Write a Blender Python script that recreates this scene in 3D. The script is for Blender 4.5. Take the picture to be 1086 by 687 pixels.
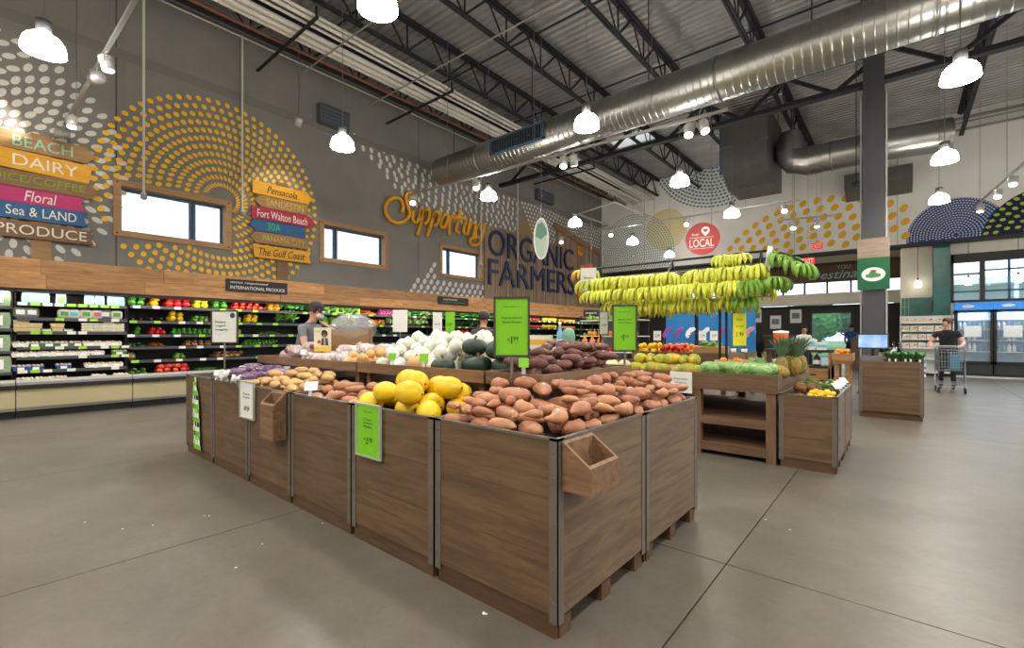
import bpy, math, random
import numpy as np
from mathutils import Vector, Matrix, Euler
random.seed(7)
rng = np.random.default_rng(11)
for o in list(bpy.data.objects): bpy.data.objects.remove(o, do_unlink=True)
S = bpy.context.scene
COL = S.collection
PI = math.pi
# ---------------------------------------------------------------- camera, world, exposure
cd = bpy.data.cameras.new('camera'); cam = bpy.data.objects.new('camera', cd); COL.objects.link(cam)
cd.sensor_fit = 'HORIZONTAL'; cd.sensor_width = 36.0; cd.lens = 36.0*490/1086
cd.shift_y = 11.5/1086; cd.clip_start = 0.05; cd.clip_end = 300
cam.location = (0, 0, 1.32); cam.rotation_euler = (PI/2, 0, math.radians(40.1))
S.camera = cam
w = bpy.data.worlds.new('world'); S.world = w; w.use_nodes = True
bg = w.node_tree.nodes['Background']; bg.inputs[0].default_value = (0.70, 0.86, 1.0, 1); bg.inputs[1].default_value = 2.0
S.view_settings.view_transform = 'Standard'; S.view_settings.look = 'None'
S.view_settings.gamma = 1.0; S.view_settings.use_curve_mapping = False
S.view_settings.exposure = 0.5
LAMP_W = 150.0       # pendant bulbs
SHADE_E = 42.0        # glow of the pendant shades
SPOT_W = 60.0        # track spotlights
# ---------------------------------------------------------------- materials
_M = {}
def lin(c):
    return tuple(((v/255)/12.92 if v/255 <= .04045 else ((v/255+.055)/1.055)**2.4) for v in c)
def mat(name, rgb=(128,128,128), rough=.6, metal=0.0, emit=0.0, noise=0.0, scale=20.0, rgb2=None, rand=0.0,
        bump=0.0, bscale=60.0, trans=0.0, alpha=1.0, stretch=None, coat=0.0, spec=.5, wave=None, detail=4):
    if name in _M: return _M[name]
    m = bpy.data.materials.new(name); m.use_nodes = True
    nt = m.node_tree; b = nt.nodes['Principled BSDF']; L = nt.links
    c = lin(rgb); b.inputs['Base Color'].default_value = (*c, 1)
    b.inputs['Roughness'].default_value = rough; b.inputs['Metallic'].default_value = metal
    b.inputs['Specular IOR Level'].default_value = spec
    b.inputs['Coat Weight'].default_value = coat
    if trans: b.inputs['Transmission Weight'].default_value = trans
    if alpha < 1: b.inputs['Alpha'].default_value = alpha
    if emit:
        b.inputs['Emission Color'].default_value = (*c, 1); b.inputs['Emission Strength'].default_value = emit
    vec = None
    if noise or bump or wave or rgb2:
        tc = nt.nodes.new('ShaderNodeTexCoord'); mp = nt.nodes.new('ShaderNodeMapping')
        L.new(tc.outputs['Object'], mp.inputs[0]); vec = mp.outputs[0]
        if stretch: mp.inputs['Scale'].default_value = stretch
    cur = None
    if noise or rgb2:
        n = nt.nodes.new('ShaderNodeTexNoise'); n.inputs['Scale'].default_value = scale; n.inputs['Detail'].default_value = detail
        L.new(vec, n.inputs['Vector'])
        r = nt.nodes.new('ShaderNodeValToRGB'); L.new(n.outputs[0], r.inputs[0])
        c2 = lin(rgb2) if rgb2 else tuple(min(1, x*(1+noise)) for x in c)
        c1 = c if rgb2 else tuple(x*(1-noise) for x in c)
        r.color_ramp.elements[0].position = .33; r.color_ramp.elements[1].position = .67
        r.color_ramp.elements[0].color = (*c1, 1); r.color_ramp.elements[1].color = (*c2, 1)
        cur = r.outputs[0]
    if rand:
        oi = nt.nodes.new('ShaderNodeObjectInfo'); hs = nt.nodes.new('ShaderNodeHueSaturation')
        ma = nt.nodes.new('ShaderNodeMapRange'); ma.inputs[3].default_value = 1-rand; ma.inputs[4].default_value = 1+rand
        L.new(oi.outputs['Random'], ma.inputs[0]); L.new(ma.outputs[0], hs.inputs['Value'])
        mh = nt.nodes.new('ShaderNodeMapRange'); mh.inputs[3].default_value = .5-rand*.05; mh.inputs[4].default_value = .5+rand*.05
        L.new(oi.outputs['Random'], mh.inputs[0]); L.new(mh.outputs[0], hs.inputs['Hue'])
        if cur is not None: L.new(cur, hs.inputs['Color'])
        else: hs.inputs['Color'].default_value = (*c, 1)
        cur = hs.outputs[0]
    if cur is not None: L.new(cur, b.inputs['Base Color'])
    if bump:
        n2 = nt.nodes.new('ShaderNodeTexNoise'); n2.inputs['Scale'].default_value = bscale; n2.inputs['Detail'].default_value = 3
        L.new(vec, n2.inputs['Vector'])
        bp = nt.nodes.new('ShaderNodeBump'); bp.inputs['Strength'].default_value = bump; bp.inputs['Distance'].default_value = .01
        L.new(n2.outputs[0], bp.inputs['Height']); L.new(bp.outputs[0], b.inputs['Normal'])
    _M[name] = m
    return m
def wood(name, dark, light, axis=0, rough=.6, rand=.12, scale=3.0, knots=True):
    """wood with grain running along the object's local axis"""
    if name in _M: return _M[name]
    m = bpy.data.materials.new(name); m.use_nodes = True
    nt = m.node_tree; b = nt.nodes['Principled BSDF']; L = nt.links
    b.inputs['Roughness'].default_value = rough
    tc = nt.nodes.new('ShaderNodeTexCoord'); mp = nt.nodes.new('ShaderNodeMapping'); L.new(tc.outputs['Object'], mp.inputs[0])
    sc = [9.0, 9.0, 9.0]; sc[axis] = .9; mp.inputs['Scale'].default_value = sc
    oi = nt.nodes.new('ShaderNodeObjectInfo'); cx = nt.nodes.new('ShaderNodeMath'); cx.operation = 'MULTIPLY'; cx.inputs[1].default_value = 37.0
    L.new(oi.outputs['Random'], cx.inputs[0]); L.new(cx.outputs[0], mp.inputs['Location'])
    n = nt.nodes.new('ShaderNodeTexNoise'); n.inputs['Scale'].default_value = scale; n.inputs['Detail'].default_value = 7; n.inputs['Roughness'].default_value = .65
    n.inputs['Distortion'].default_value = .6
    L.new(mp.outputs[0], n.inputs['Vector'])
    r = nt.nodes.new('ShaderNodeValToRGB'); L.new(n.outputs[0], r.inputs[0])
    e = r.color_ramp.elements; e[0].position = .28; e[1].position = .72
    e[0].color = (*lin(dark), 1); e[1].color = (*lin(light), 1)
    hs = nt.nodes.new('ShaderNodeHueSaturation'); ma = nt.nodes.new('ShaderNodeMapRange')
    ma.inputs[3].default_value = 1-rand; ma.inputs[4].default_value = 1+rand
    L.new(oi.outputs['Random'], ma.inputs[0]); L.new(ma.outputs[0], hs.inputs['Value']); L.new(r.outputs[0], hs.inputs['Color'])
    L.new(hs.outputs[0], b.inputs['Base Color'])
    bp = nt.nodes.new('ShaderNodeBump'); bp.inputs['Strength'].default_value = .15; bp.inputs['Distance'].default_value = .005
    L.new(n.outputs[0], bp.inputs['Height']); L.new(bp.outputs[0], b.inputs['Normal'])
    _M[name] = m
    return m
# ---------------------------------------------------------------- mesh builder
class MB:
    def __init__(s): s.v = []; s.f = []; s.m = []; s.s = []
    def add(s, vs, fs, m=0, sm=False):
        o = len(s.v); s.v.extend([tuple(p) for p in vs])
        for f in fs: s.f.append([i+o for i in f]); s.m.append(m); s.s.append(sm)
        return s
    def box(s, x0, x1, y0, y1, z0, z1, m=0):
        if x0 > x1: x0, x1 = x1, x0
        if y0 > y1: y0, y1 = y1, y0
        if z0 > z1: z0, z1 = z1, z0
        return s.add([(x0,y0,z0),(x1,y0,z0),(x1,y1,z0),(x0,y1,z0),(x0,y0,z1),(x1,y0,z1),(x1,y1,z1),(x0,y1,z1)],
              [(3,2,1,0),(4,5,6,7),(0,1,5,4),(1,2,6,5),(2,3,7,6),(3,0,4,7)], m)
    def beam(s, p0, p1, w, h=None, m=0, up=(0,0,1)):
        """box of section w x h from p0 to p1"""
        h = w if h is None else h
        p0 = Vector(p0); p1 = Vector(p1); d = (p1-p0).normalized(); u = Vector(up)
        if abs(d.dot(u)) > .98: u = Vector((0,1,0))
        a = d.cross(u).normalized(); b = a.cross(d).normalized()
        vs = []
        for p in (p0, p1):
            for i, j in ((-1,-1),(1,-1),(1,1),(-1,1)): vs.append(p+a*(i*w/2)+b*(j*h/2))
        return s.add(vs, [(3,2,1,0),(4,5,6,7),(0,1,5,4),(1,2,6,5),(2,3,7,6),(3,0,4,7)], m)
    def tube(s, pts, r, seg=8, m=0, cap=True, sm=True):
        pts = [Vector(p) for p in pts]; n = len(pts)
        rs = r if isinstance(r, (list, tuple)) else [r]*n
        vs = []; ref = None
        for i, p in enumerate(pts):
            d = (pts[min(i+1, n-1)]-pts[max(i-1, 0)]).normalized()
            if ref is None:
                ref = Vector((0,0,1)) if abs(d.z) < .9 else Vector((1,0,0))
            a = d.cross(ref).normalized(); b = a.cross(d).normalized(); ref = b
            for k in range(seg):
                t = 2*PI*k/seg; vs.append(p+(a*math.cos(t)+b*math.sin(t))*rs[i])
        fs = []
        for i in range(n-1):
            for k in range(seg):
                k2 = (k+1) % seg; fs.append((i*seg+k, i*seg+k2, (i+1)*seg+k2, (i+1)*seg+k))
        s.add(vs, fs, m, sm)
        if cap: s.add(vs[:seg], [list(range(seg))[::-1]], m); s.add(vs[-seg:], [list(range(seg))], m)
        return s
    def lathe(s, prof, c=(0,0,0), seg=16, m=0, sm=True, axis='z'):
        vs = []; fs = []
        for r, z in prof:
            for k in range(seg):
                t = 2*PI*k/seg; p = (r*math.cos(t), r*math.sin(t), z)
                if axis == 'x': p = (p[2], p[0], p[1])
                if axis == 'y': p = (p[1], p[2], p[0])
                vs.append((p[0]+c[0], p[1]+c[1], p[2]+c[2]))
        for i in range(len(prof)-1):
            for k in range(seg):
                k2 = (k+1) % seg; fs.append((i*seg+k, i*seg+k2, (i+1)*seg+k2, (i+1)*seg+k))
        return s.add(vs, fs, m, sm)
    def prism(s, poly, fmap, d0, d1, m=0):
        """2-D outline (a,b) extruded from d0 to d1; fmap(a,b,d)->xyz"""
        n = len(poly)
        vs = [fmap(a, b, d0) for a, b in poly]+[fmap(a, b, d1) for a, b in poly]
        fs = [list(range(n))[::-1], [n+i for i in range(n)]]
        for i in range(n): j = (i+1) % n; fs.append([i, j, n+j, n+i])
        return s.add(vs, fs, m)
    def ell(s, c, r, seg=12, rings=8, m=0, fn=None, sm=True):
        vs = []; fs = []
        for i in range(rings+1):
            ph = PI*i/rings
            for k in range(seg):
                t = 2*PI*k/seg
                p = Vector((math.sin(ph)*math.cos(t), math.sin(ph)*math.sin(t), math.cos(ph)))
                if fn: p = Vector(fn(p, t, ph))
                vs.append((c[0]+p.x*r[0], c[1]+p.y*r[1], c[2]+p.z*r[2]))
        for i in range(rings):
            for k in range(seg):
                k2 = (k+1) % seg
                if i == 0: fs.append((k, seg+k, seg+k2))
                elif i == rings-1: fs.append((i*seg+k, (i+1)*seg+k, i*seg+k2))
                else: fs.append((i*seg+k, (i+1)*seg+k, (i+1)*seg+k2, i*seg+k2))
        return s.add(vs, fs, m, sm)
    def mesh(s, name, mats, off=(0,0,0)):
        me = bpy.data.meshes.new(name)
        if off != (0,0,0): vs = [(p[0]-off[0], p[1]-off[1], p[2]-off[2]) for p in s.v]
        else: vs = s.v
        me.from_pydata([tuple(p) for p in vs], [], s.f)
        if not isinstance(mats, (list, tuple)): mats = [mats]
        for q in mats: me.materials.append(q)
        me.polygons.foreach_set('material_index', s.m); me.polygons.foreach_set('use_smooth', s.s)
        me.update()
        return me
    def build(s, name, mats, parent=None, loc=None):
        """world-space vertices; the object's origin is put at the parent's place or at the base centre"""
        if parent is not None:
            off = tuple(parent['_w']) if '_w' in parent else (0,0,0)
        elif loc is not None: off = loc
        else:
            a = np.array([tuple(p) for p in s.v]); off = (float((a[:,0].min()+a[:,0].max())/2), float((a[:,1].min()+a[:,1].max())/2), float(a[:,2].min()))
        me = s.mesh(name, mats, off)
        o = bpy.data.objects.new(name, me); COL.objects.link(o)
        if parent is not None: o.parent = parent; o['_w'] = off
        else: o.location = off; o['_w'] = off
        return o
def tag(o, label=None, cat=None, group=None, kind=None):
    if label: o['label'] = label
    if cat: o['category'] = cat
    if group: o['group'] = group
    if kind: o['kind'] = kind
    return o
def thing(name, label, cat, loc=(0,0,0), rotz=0, group=None):
    o = bpy.data.objects.new(name, None); COL.objects.link(o); o.location = loc; o.rotation_euler = (0,0,rotz)
    o.empty_display_size = .1; o['_w'] = tuple(loc)
    return tag(o, label, cat, group)
def inst(me, name, loc, rot=(0,0,0), sc=(1,1,1), label=None, cat=None, group=None, parent=None):
    o = bpy.data.objects.new(name, me); COL.objects.link(o); o.location = loc; o.rotation_euler = rot
    o.scale = sc if isinstance(sc, (tuple, list)) else (sc, sc, sc)
    if parent is not None: o.parent = parent
    return tag(o, label, cat, group)
def place(parts, name, label, cat, loc, rotz=0, group=None, sc=1.0, rot=None):
    """parts: list of (part name, mesh, [sub-parts])"""
    t = thing(name, label, cat, loc, rotz, group); t.scale = (sc, sc, sc)
    if rot: t.rotation_euler = rot
    for p in parts:
        o = bpy.data.objects.new(p[0], p[1]); COL.objects.link(o); o.parent = t
        for q in (p[2] if len(p) > 2 else []):
            c = bpy.data.objects.new(q[0], q[1]); COL.objects.link(c); c.parent = o
    return t
_txt = {}
def text(s, m, org, right, up, height=None, width=None, depth=.004, parent=None, name='lettering', anchor=(0,0), shear=0.0, bold=0.0):
    """lettering as a thin mesh; org is the lower left (anchor 0,0) or centre (.5,.5) of its box"""
    cu = bpy.data.curves.new('t', 'FONT'); cu.body = s; cu.size = 1; cu.extrude = .5; cu.shear = shear; cu.offset = bold; cu.resolution_u = 3
    ob = bpy.data.objects.new('t', cu); COL.objects.link(ob)
    dg = bpy.context.evaluated_depsgraph_get()
    me = bpy.data.meshes.new_from_object(ob.evaluated_get(dg)); bpy.data.objects.remove(ob); bpy.data.curves.remove(cu)
    a = np.empty(len(me.vertices)*3); me.vertices.foreach_get('co', a); a = a.reshape(-1, 3)
    x0, x1, y0, y1 = a[:,0].min(), a[:,0].max(), a[:,1].min(), a[:,1].max()
    if height and width: sx, sy = width/(x1-x0), height/(y1-y0)
    elif height: sx = sy = height/(y1-y0)
    else: sx = sy = width/(x1-x0)
    R = Vector(right).normalized(); U = Vector(up).normalized(); N = R.cross(U)
    px = ((a[:,0]-x0)-anchor[0]*(x1-x0))*sx; py = ((a[:,1]-y0)-anchor[1]*(y1-y0))*sy; pz = (a[:,2]+.5)*depth
    off = np.array(tuple(parent['_w'])) if parent is not None and '_w' in parent else np.zeros(3)
    P = np.array(org)[None]+px[:,None]*np.array(R)[None]+py[:,None]*np.array(U)[None]+pz[:,None]*np.array(N)[None]-off[None]
    me.vertices.foreach_set('co', P.ravel()); me.materials.clear(); me.materials.append(m); me.update(); me.name = name
    o = bpy.data.objects.new(name, me); COL.objects.link(o)
    if parent is not None: o.parent = parent
    return o
# image ray helpers (the same numbers as the camera above)
_c, _s = math.cos(math.radians(40.1)), math.sin(math.radians(40.1))
def _d(u): L = (u-543)/490; return (L*_c-_s, L*_s+_c)
def yu(u, x): X, Y = _d(u); return Y*x/X      # y on the plane x seen at column u
def xu(u, y): X, Y = _d(u); return X*y/Y      # x on the plane y seen at column u
# ---------------------------------------------------------------- shared materials
WHITE = mat('white_paint', (225,222,214), .7)
BLACK = mat('black_metal', (22,23,25), .5)
STEEL = mat('brushed_steel', (150,150,150), .38, 1.0)
CHROME = mat('chrome', (200,200,202), .2, 1.0)
GALV = mat('galvanised', (150,152,150), .42, .9, noise=.18, scale=5)
JOIST = mat('joist_paint', (30,31,36), .65)
PAPER = mat('sign_paper', (232,232,228), .6)
INK = mat('ink', (28,30,34), .7)
LIME = mat('lime_card', (122,200,24), .55)
GLASS = mat('clear_glass', (235,245,250), .03, 0, trans=1.0, spec=.3)
PLASTIC = mat('clear_plastic', (225,232,235), .15, 0, alpha=.35)
# ================================================================ THE SETTING
XW, YB, XR, YF, ZT = -11.7, 21.0, 7.0, -7.0, 8.6
def struct(o): o['kind'] = 'structure'; return o
# floor: polished concrete slabs parted by sawn joints
def concrete():
    m = bpy.data.materials.new('polished_concrete'); m.use_nodes = True; nt = m.node_tree; b = nt.nodes['Principled BSDF']; L = nt.links
    ge = nt.nodes.new('ShaderNodeNewGeometry')
    def noise(sc, det, dist=0.0):
        n = nt.nodes.new('ShaderNodeTexNoise'); n.inputs['Scale'].default_value = sc; n.inputs['Detail'].default_value = det
        n.inputs['Distortion'].default_value = dist; L.new(ge.outputs['Position'], n.inputs['Vector']); return n.outputs[0]
    def ramp(src, p0, c0, p1, c1):
        r = nt.nodes.new('ShaderNodeValToRGB'); L.new(src, r.inputs[0]); e = r.color_ramp.elements
        e[0].position = p0; e[1].position = p1; e[0].color = (*c0, 1); e[1].color = (*c1, 1); return r.outputs[0]
    def mix(a, c, f, mode='MULTIPLY'):
        x = nt.nodes.new('ShaderNodeMixRGB'); x.blend_type = mode; x.inputs[0].default_value = f; L.new(a, x.inputs[1]); L.new(c, x.inputs[2]); return x.outputs[0]
    base = ramp(noise(.5, 4, .2), .05, lin((72,66,56)), .95, lin((132,127,118)))
    fine = ramp(noise(28, 6), .3, (.80,.79,.77), .7, (1,1,1))
    blot = ramp(noise(1.9, 3, .2), .05, (.72,.70,.66), .95, (1.1,1.1,1.1))
    chips = ramp(noise(130, 2), .70, (1,1,1), .76, (.55,.52,.48))
    med = ramp(noise(6.5, 6), .15, (.74,.72,.69), .85, (1.12,1.12,1.12))
    c = mix(mix(mix(mix(base, fine, .7), blot, .6), chips, .4), med, .7)
    L.new(c, b.inputs['Base Color'])
    rr = nt.nodes.new('ShaderNodeMapRange'); rr.inputs[3].default_value = .31; rr.inputs[4].default_value = .44; L.new(noise(1.7, 3, .0), rr.inputs[0])
    L.new(rr.outputs[0], b.inputs['Roughness']); b.inputs['Specular IOR Level'].default_value = .4
    return m
CONC = concrete()
fl = struct(MB().box(XW-.3, XR+.3, YF-.3, 27.2, -.3, -.012).build('floor', mat('joint_filler', (58,54,48), .9), loc=(0,0,-.3)))
gx = [XW-.3]+[-.77+2.7*k for k in range(-4, 4)]; gx = sorted(g for g in gx if g > XW-.31 and g < XR)+[XR+.3]
gy = [YF-.3]+[2.83+5.4*k for k in range(-1, 5)]; gy = sorted(g for g in gy if g < 27)+[27.2]
for i in range(len(gx)-1):
    for j in range(len(gy)-1):
        MB().box(gx[i]+.004, gx[i+1]-.004, gy[j]+.004, gy[j+1]-.004, -.06, 0).build('slab', CONC, fl)
# left wall, grey, with three openings
GREY = mat('grey_wall_paint', (128,125,120), .85, noise=.05, scale=1.5)
CREAM = mat('cream_wall_paint', (234,227,206), .85, noise=.03, scale=1.5)
WHT = mat('white_wall_paint', (240,238,232), .85, noise=.03, scale=1.2)
wins = [(1.87, 3.94, .66), (6.03, 8.15, .26), (10.16, 12.25, .27)]
WZ0, WZ1 = 3.25, 4.36
b = MB(); ys = YF-.3
ci = .10
for y0, y1, _ in wins:
    b.box(XW-.3, XW, ys, y0+ci, 0, ZT+.15); b.box(XW-.3, XW, y0+ci, y1-ci, 0, WZ0+ci); b.box(XW-.3, XW, y0+ci, y1-ci, WZ1-ci, ZT+.15); ys = y1-ci
b.box(XW-.3, XW, ys, 27.2, 0, ZT+.15)
wl = struct(b.build('wall_left', GREY, loc=(XW, 0, 0)))
MB().box(XW-.01, XW+.008, YF, 21, 6.72, 6.92).build('reveal_strip', mat('reveal_paint', (119,116,111), .85), wl)
for yy in (1.92, 9.3, 16.6): MB().box(XW-.01, XW+.004, yy-.012, yy+.012, 2.5, ZT).build('panel_seam', mat('seam', (84,80,76), .9), wl)
PINE = wood('pine_casing', (150,108,66), (186,146,98), 1, .6, .08)
ALU = mat('blue_grey_alu', (58,92,124), .45, .3)
PANE = mat('window_pane', (230,240,250), .05, 0, alpha=.12)
for k, (y0, y1, fr) in enumerate(wins):
    t = thing('window_%d' % (k+1), None, None, (XW, (y0+y1)/2, WZ0)); struct(t)
    for a0, a1, c0, c1 in ((y0, y1, WZ1-.12, WZ1), (y0, y1, WZ0, WZ0+.12), (y0, y0+.12, WZ0+.12, WZ1-.12), (y1-.12, y1, WZ0+.12, WZ1-.12)):
        MB().box(XW-.18, XW+.035, a0, a1, c0, c1).build('casing_board', PINE, t)
    for zz in (WZ0+.06, WZ1-.06):
        for yy in (y0+.06, y1-.06): MB().lathe([(.0, .006), (.016, .006), (.016, 0)], (XW+.035, yy, zz), 8, axis='x').build('bolt', BLACK, t)
    ym = y0+(y1-y0)*fr
    for a0, a1 in ((y0+.12, ym-.02), (ym+.02, y1-.12)):
        f = MB(); 
        f.box(XW-.24, XW-.19, a0, a1, WZ0+.12, WZ0+.16); f.box(XW-.24, XW-.19, a0, a1, WZ1-.17, WZ1-.12)
        f.box(XW-.24, XW-.19, a0, a0+.045, WZ0+.16, WZ1-.17); f.box(XW-.24, XW-.19, a1-.045, a1, WZ0+.16, WZ1-.17)
        sash = f.build('sash', ALU, t)
        MB().box(XW-.218, XW-.212, a0+.045, a1-.045, WZ0+.16, WZ1-.17).build('pane', PANE, sash)
    MB().box(XW-.25, XW-.18, ym-.02, ym+.02, WZ0+.12, WZ1-.12).build('mullion', mat('dark_alu', (38,48,62), .5), t)
# back wall: white upper wall above an open recess on the left, cream lower wall on the right
SO = 4.44
wb = struct(MB().box(XW, XR+.3, YB, YB+.78, SO, ZT+.15).build('wall_back', WHT, loc=(0, YB, SO)))
MB().box(XW, XR, YB-.02, YB+.80, SO-.05, SO+.02).build('soffit_trim', mat('dark_trim', (52,50,50), .6), wb)
for k in range(6): MB().box(-9.4+3.1*k-.008, -9.4+3.1*k+.008, YB-.004, YB+.01, SO, ZT).build('panel_seam', mat('seam2', (168,166,160), .9), wb)
wx = (1.29, 5.0, 2.41, 4.02)
YL = YB+.5
b = MB(); b.box(0, wx[0], YL+.02, YL+.27, 0, SO-.05); b.box(wx[0], wx[1], YL+.02, YL+.27, 0, wx[2]); b.box(wx[0], wx[1], YL+.02, YL+.27, wx[3], SO-.05); b.box(wx[1], XR+.3, YL+.02, YL+.27, 0, SO-.05)
wlow = struct(b.build('wall_back_lower', CREAM, loc=(3, YL, 0)))
MB().box(0, XR, YL-.02, YL+.02, 0, .12).build('baseboard', mat('base_grey', (150,150,146), .6), wlow)
TEAL = mat('teal_tile', (24,112,102), .25, rand=.12)
GROUT = mat('tile_grout', (20,78,72), .8)
MB().box(.0, .82, YL+.005, YL+.02, 1.3, 2.62).build('tile_backing', GROUT, wlow)
tm = MB().box(-.048, .048, -.008, 0, -.16, .16).mesh('tile', TEAL)
for i in range(8):
    for j in range(4): inst(tm, 'tile', (.05+i*.102-3, .005, 1.47+j*.33), parent=wlow)
tc = struct(MB().box(.83, 1.25, YB+.03, YL+.02, 0, SO-.05).build('trim_1', GROUT, loc=(1.04, YB+.09, 0)))
tm2 = MB().box(-.05, .05, -.008, 0, -.158, .158).mesh('tile', TEAL)
for i in range(4):
    for j in range(13): inst(tm2, 'tile', (-.158+i*.105, -.06, .17+j*.325), parent=tc)
# window in the lower wall
DKF = mat('bronze_frame', (48,42,38), .5)
t = thing('window_4', None, None, (2.5, YL, wx[2])); struct(t)
f = MB(); f.box(wx[0], wx[1], YL-.03, YL+.2, wx[3]-.28, wx[3]); f.box(wx[0], wx[1], YL-.03, YL+.2, wx[2], wx[2]+.07); f.box(wx[0], wx[0]+.07, YL-.03, YL+.2, wx[2], wx[3])
f.box(1.98, 2.1, YL-.02, YL+.2, wx[2], wx[3]); f.box(wx[1]-.07, wx[1], YL-.03, YL+.2, wx[2], wx[3]); f.build('frame', DKF, t)
f = MB(); f.box(wx[0], 1.98, YL+.08, YL+.13, 3.32, 3.38); f.box(2.1, 5, YL+.08, YL+.13, 3.42, 3.47); f.box(2.62, 2.68, YL+.08, YL+.13, wx[2], wx[3]); f.box(1.29, 5, YL+.08, YL+.13, 2.74, 2.79); f.build('glazing_bar', ALU, t)
for a0, a1 in ((wx[0]+.07, 1.98), (2.1, 2.62), (2.68, wx[1]-.07)): MB().box(a0, a1, YL+.1, YL+.106, wx[2]+.07, wx[3]-.28).build('pane', PANE, t)
# recess behind the soffit: dark storefront with high windows
YR = 24.0
struct(MB().box(XW, .3, YB+.3, YR+.6, 5.0, 5.15).build('ceiling_recess', WHT, loc=(-5, 22, 5.0)))
struct(MB().box(-.02, .25, YL, YR+.3, 0, 5.0).build('wall_recess_right', CREAM, loc=(0, 22, 0)))
BRN = wood('brown_panel', (70,48,34), (112,80,54), 0, .6, .15)
DARK = mat('dark_shopfront', (52,46,42), .7, noise=.15, scale=2)
b = MB(); gdoor = (-3.05, -1.55)
b.box(XW, gdoor[0], YR, YR+.2, 0, 2.6); b.box(gdoor[1], 0, YR, YR+.2, 0, 2.6); b.box(gdoor[0], gdoor[1], YR, YR+.2, 2.32, 2.6)
b.box(XW, 0, YR, YR+.2, 3.62, 5.0)
wr = struct(b.build('wall_recess', DARK, loc=(-5, YR, 0)))
MB().box(XW, -.02, YR-.5, YR, 2.62, 3.08).build('bulkhead', CREAM, wr)
for k in range(12):
    MB().box(-11.6+k*.97, -11.6+k*.97+.93, YR-.06, YR-.01, 3.64, 4.42).build('panel', BRN, wr)
MB().box(XW, -.02, YR-.03, YR, 4.42, 5.0).build('upper_panel', CREAM, wr)
for k in range(14):
    x0 = XW+.1+k*.83
    f = MB(); f.box(x0, x0+.06, YR-.05, YR+.15, 3.08, 3.64); f.box(x0, x0+.83, YR-.05, YR+.15, 3.08, 3.12); f.box(x0, x0+.83, YR-.05, YR+.15, 3.6, 3.64)
    fo = f.build('clerestory_frame', DKF, wr); MB().box(x0+.06, x0+.83, YR+.05, YR+.056, 3.12, 3.6).build('pane', PANE, fo)
for s_, xx in (('YOU', -2.1),): text(s_, mat('pale_green_letter', (150,190,150), .5), (xx, YR-.07, 4.12), (1,0,0), (0,0,1), height=.16, parent=wr, depth=.01)
text('Destination', mat('pale_teal_letter', (160,196,190), .5), (-3.1, YR-.07, 3.72), (1,0,0), (0,0,1), height=.36, width=2.6, parent=wr, depth=.02, shear=.35)
t = struct(thing('door_1', None, None, (-2.3, YR, 0)))
f = MB(); f.box(gdoor[0], gdoor[0]+.07, YR-.02, YR+.12, 0, 2.32); f.box(gdoor[1]-.07, gdoor[1], YR-.02, YR+.12, 0, 2.32); f.box(gdoor[0], gdoor[1], YR-.02, YR+.12, 2.25, 2.32); f.build('door_frame', DKF, t)
MB().box(gdoor[0]+.07, gdoor[1]-.07, YR+.04, YR+.046, 0, 2.25).build('pane', PANE, t)
# walls out of frame
b = MB(); wy = (6.0, 19.0); b.box(XR, XR+.3, YF-.3, wy[0], 0, ZT+.15); b.box(XR, XR+.3, wy[1], 27.2, 0, ZT+.15); b.box(XR, XR+.3, wy[0], wy[1], 0, .15); b.box(XR, XR+.3, wy[0], wy[1], 4.2, ZT+.15)
struct(b.build('wall_right', CREAM, loc=(XR, 8, 0)))
t = struct(thing('window_6', None, None, (XR, 12.5, .15)))  # unseen storefront glazing, added to bring daylight onto the right side of the floor
for k in range(14): MB().box(XR, XR+.12, wy[0]+k-.04, wy[0]+k+.04, .15, 4.2).build('mullion', DKF, t)
for z0 in (.15, 2.5, 4.12): MB().box(XR, XR+.12, wy[0], wy[1], z0, z0+.08).build('transom', DKF, t)
for k in range(13): MB().box(XR+.05, XR+.056, wy[0]+k+.04, wy[0]+k+.96, .23, 4.12).build('pane', PANE, t)
struct(MB().box(XW, XR, YF-.3, YF, 0, ZT+.15).build('wall_front', CREAM, loc=(0, YF, 0)))
# ceiling: ribbed steel deck with one skylight
SK = (-8.4, -6.75, 15.3, 16.35)
prof = [(0, 0), (.09, 0), (.115, .055), (.175, .055), (.2, 0)]
def deck(x0, x1, y0, y1, b):
    n = int(round((y1-y0)/.2)); vs = []
    for k in range(n):
        for dy, dz in prof[:-1]: vs.append((y0+k*.2+dy, ZT+dz))
    vs.append((y1, ZT)); V = []
    for y, z in vs: V += [(x0, y, z), (x1, y, z)]
    b.add(V, [(2*i, 2*i+1, 2*i+3, 2*i+2) for i in range(len(vs)-1)])
b = MB(); deck(XW, XR, YF, 15.4, b); deck(XW, SK[0], 15.4, 16.4, b); deck(SK[1], XR, 15.4, 16.4, b); deck(XW, XR, 16.4, 21.2, b)
b.box(XW-.3, SK[0], YF, 21.3, ZT+.08, ZT+.14); b.box(SK[1], XR+.3, YF, 21.3, ZT+.08, ZT+.14); b.box(SK[0], SK[1], YF, 15.4, ZT+.08, ZT+.14); b.box(SK[0], SK[1], 16.4, 21.3, ZT+.08, ZT+.14)
ceil = struct(b.build('ceiling', mat('deck_metal', (158,157,155), .42, .5, noise=.12, scale=1.5), loc=(0, 7, ZT)))
t = struct(thing('window_5', None, None, (SK[0], 15.4, ZT)))
f = MB(); f.box(SK[0], SK[1], 15.38, 15.43, ZT-.05, ZT+.5); f.box(SK[0], SK[1], 16.37, 16.42, ZT-.05, ZT+.5); f.box(SK[0], SK[0]+.05, 15.4, 16.4, ZT-.05, ZT+.5); f.box(SK[1]-.05, SK[1], 15.4, 16.4, ZT-.05, ZT+.5); f.build('skylight_curb', WHITE, t)
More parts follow.
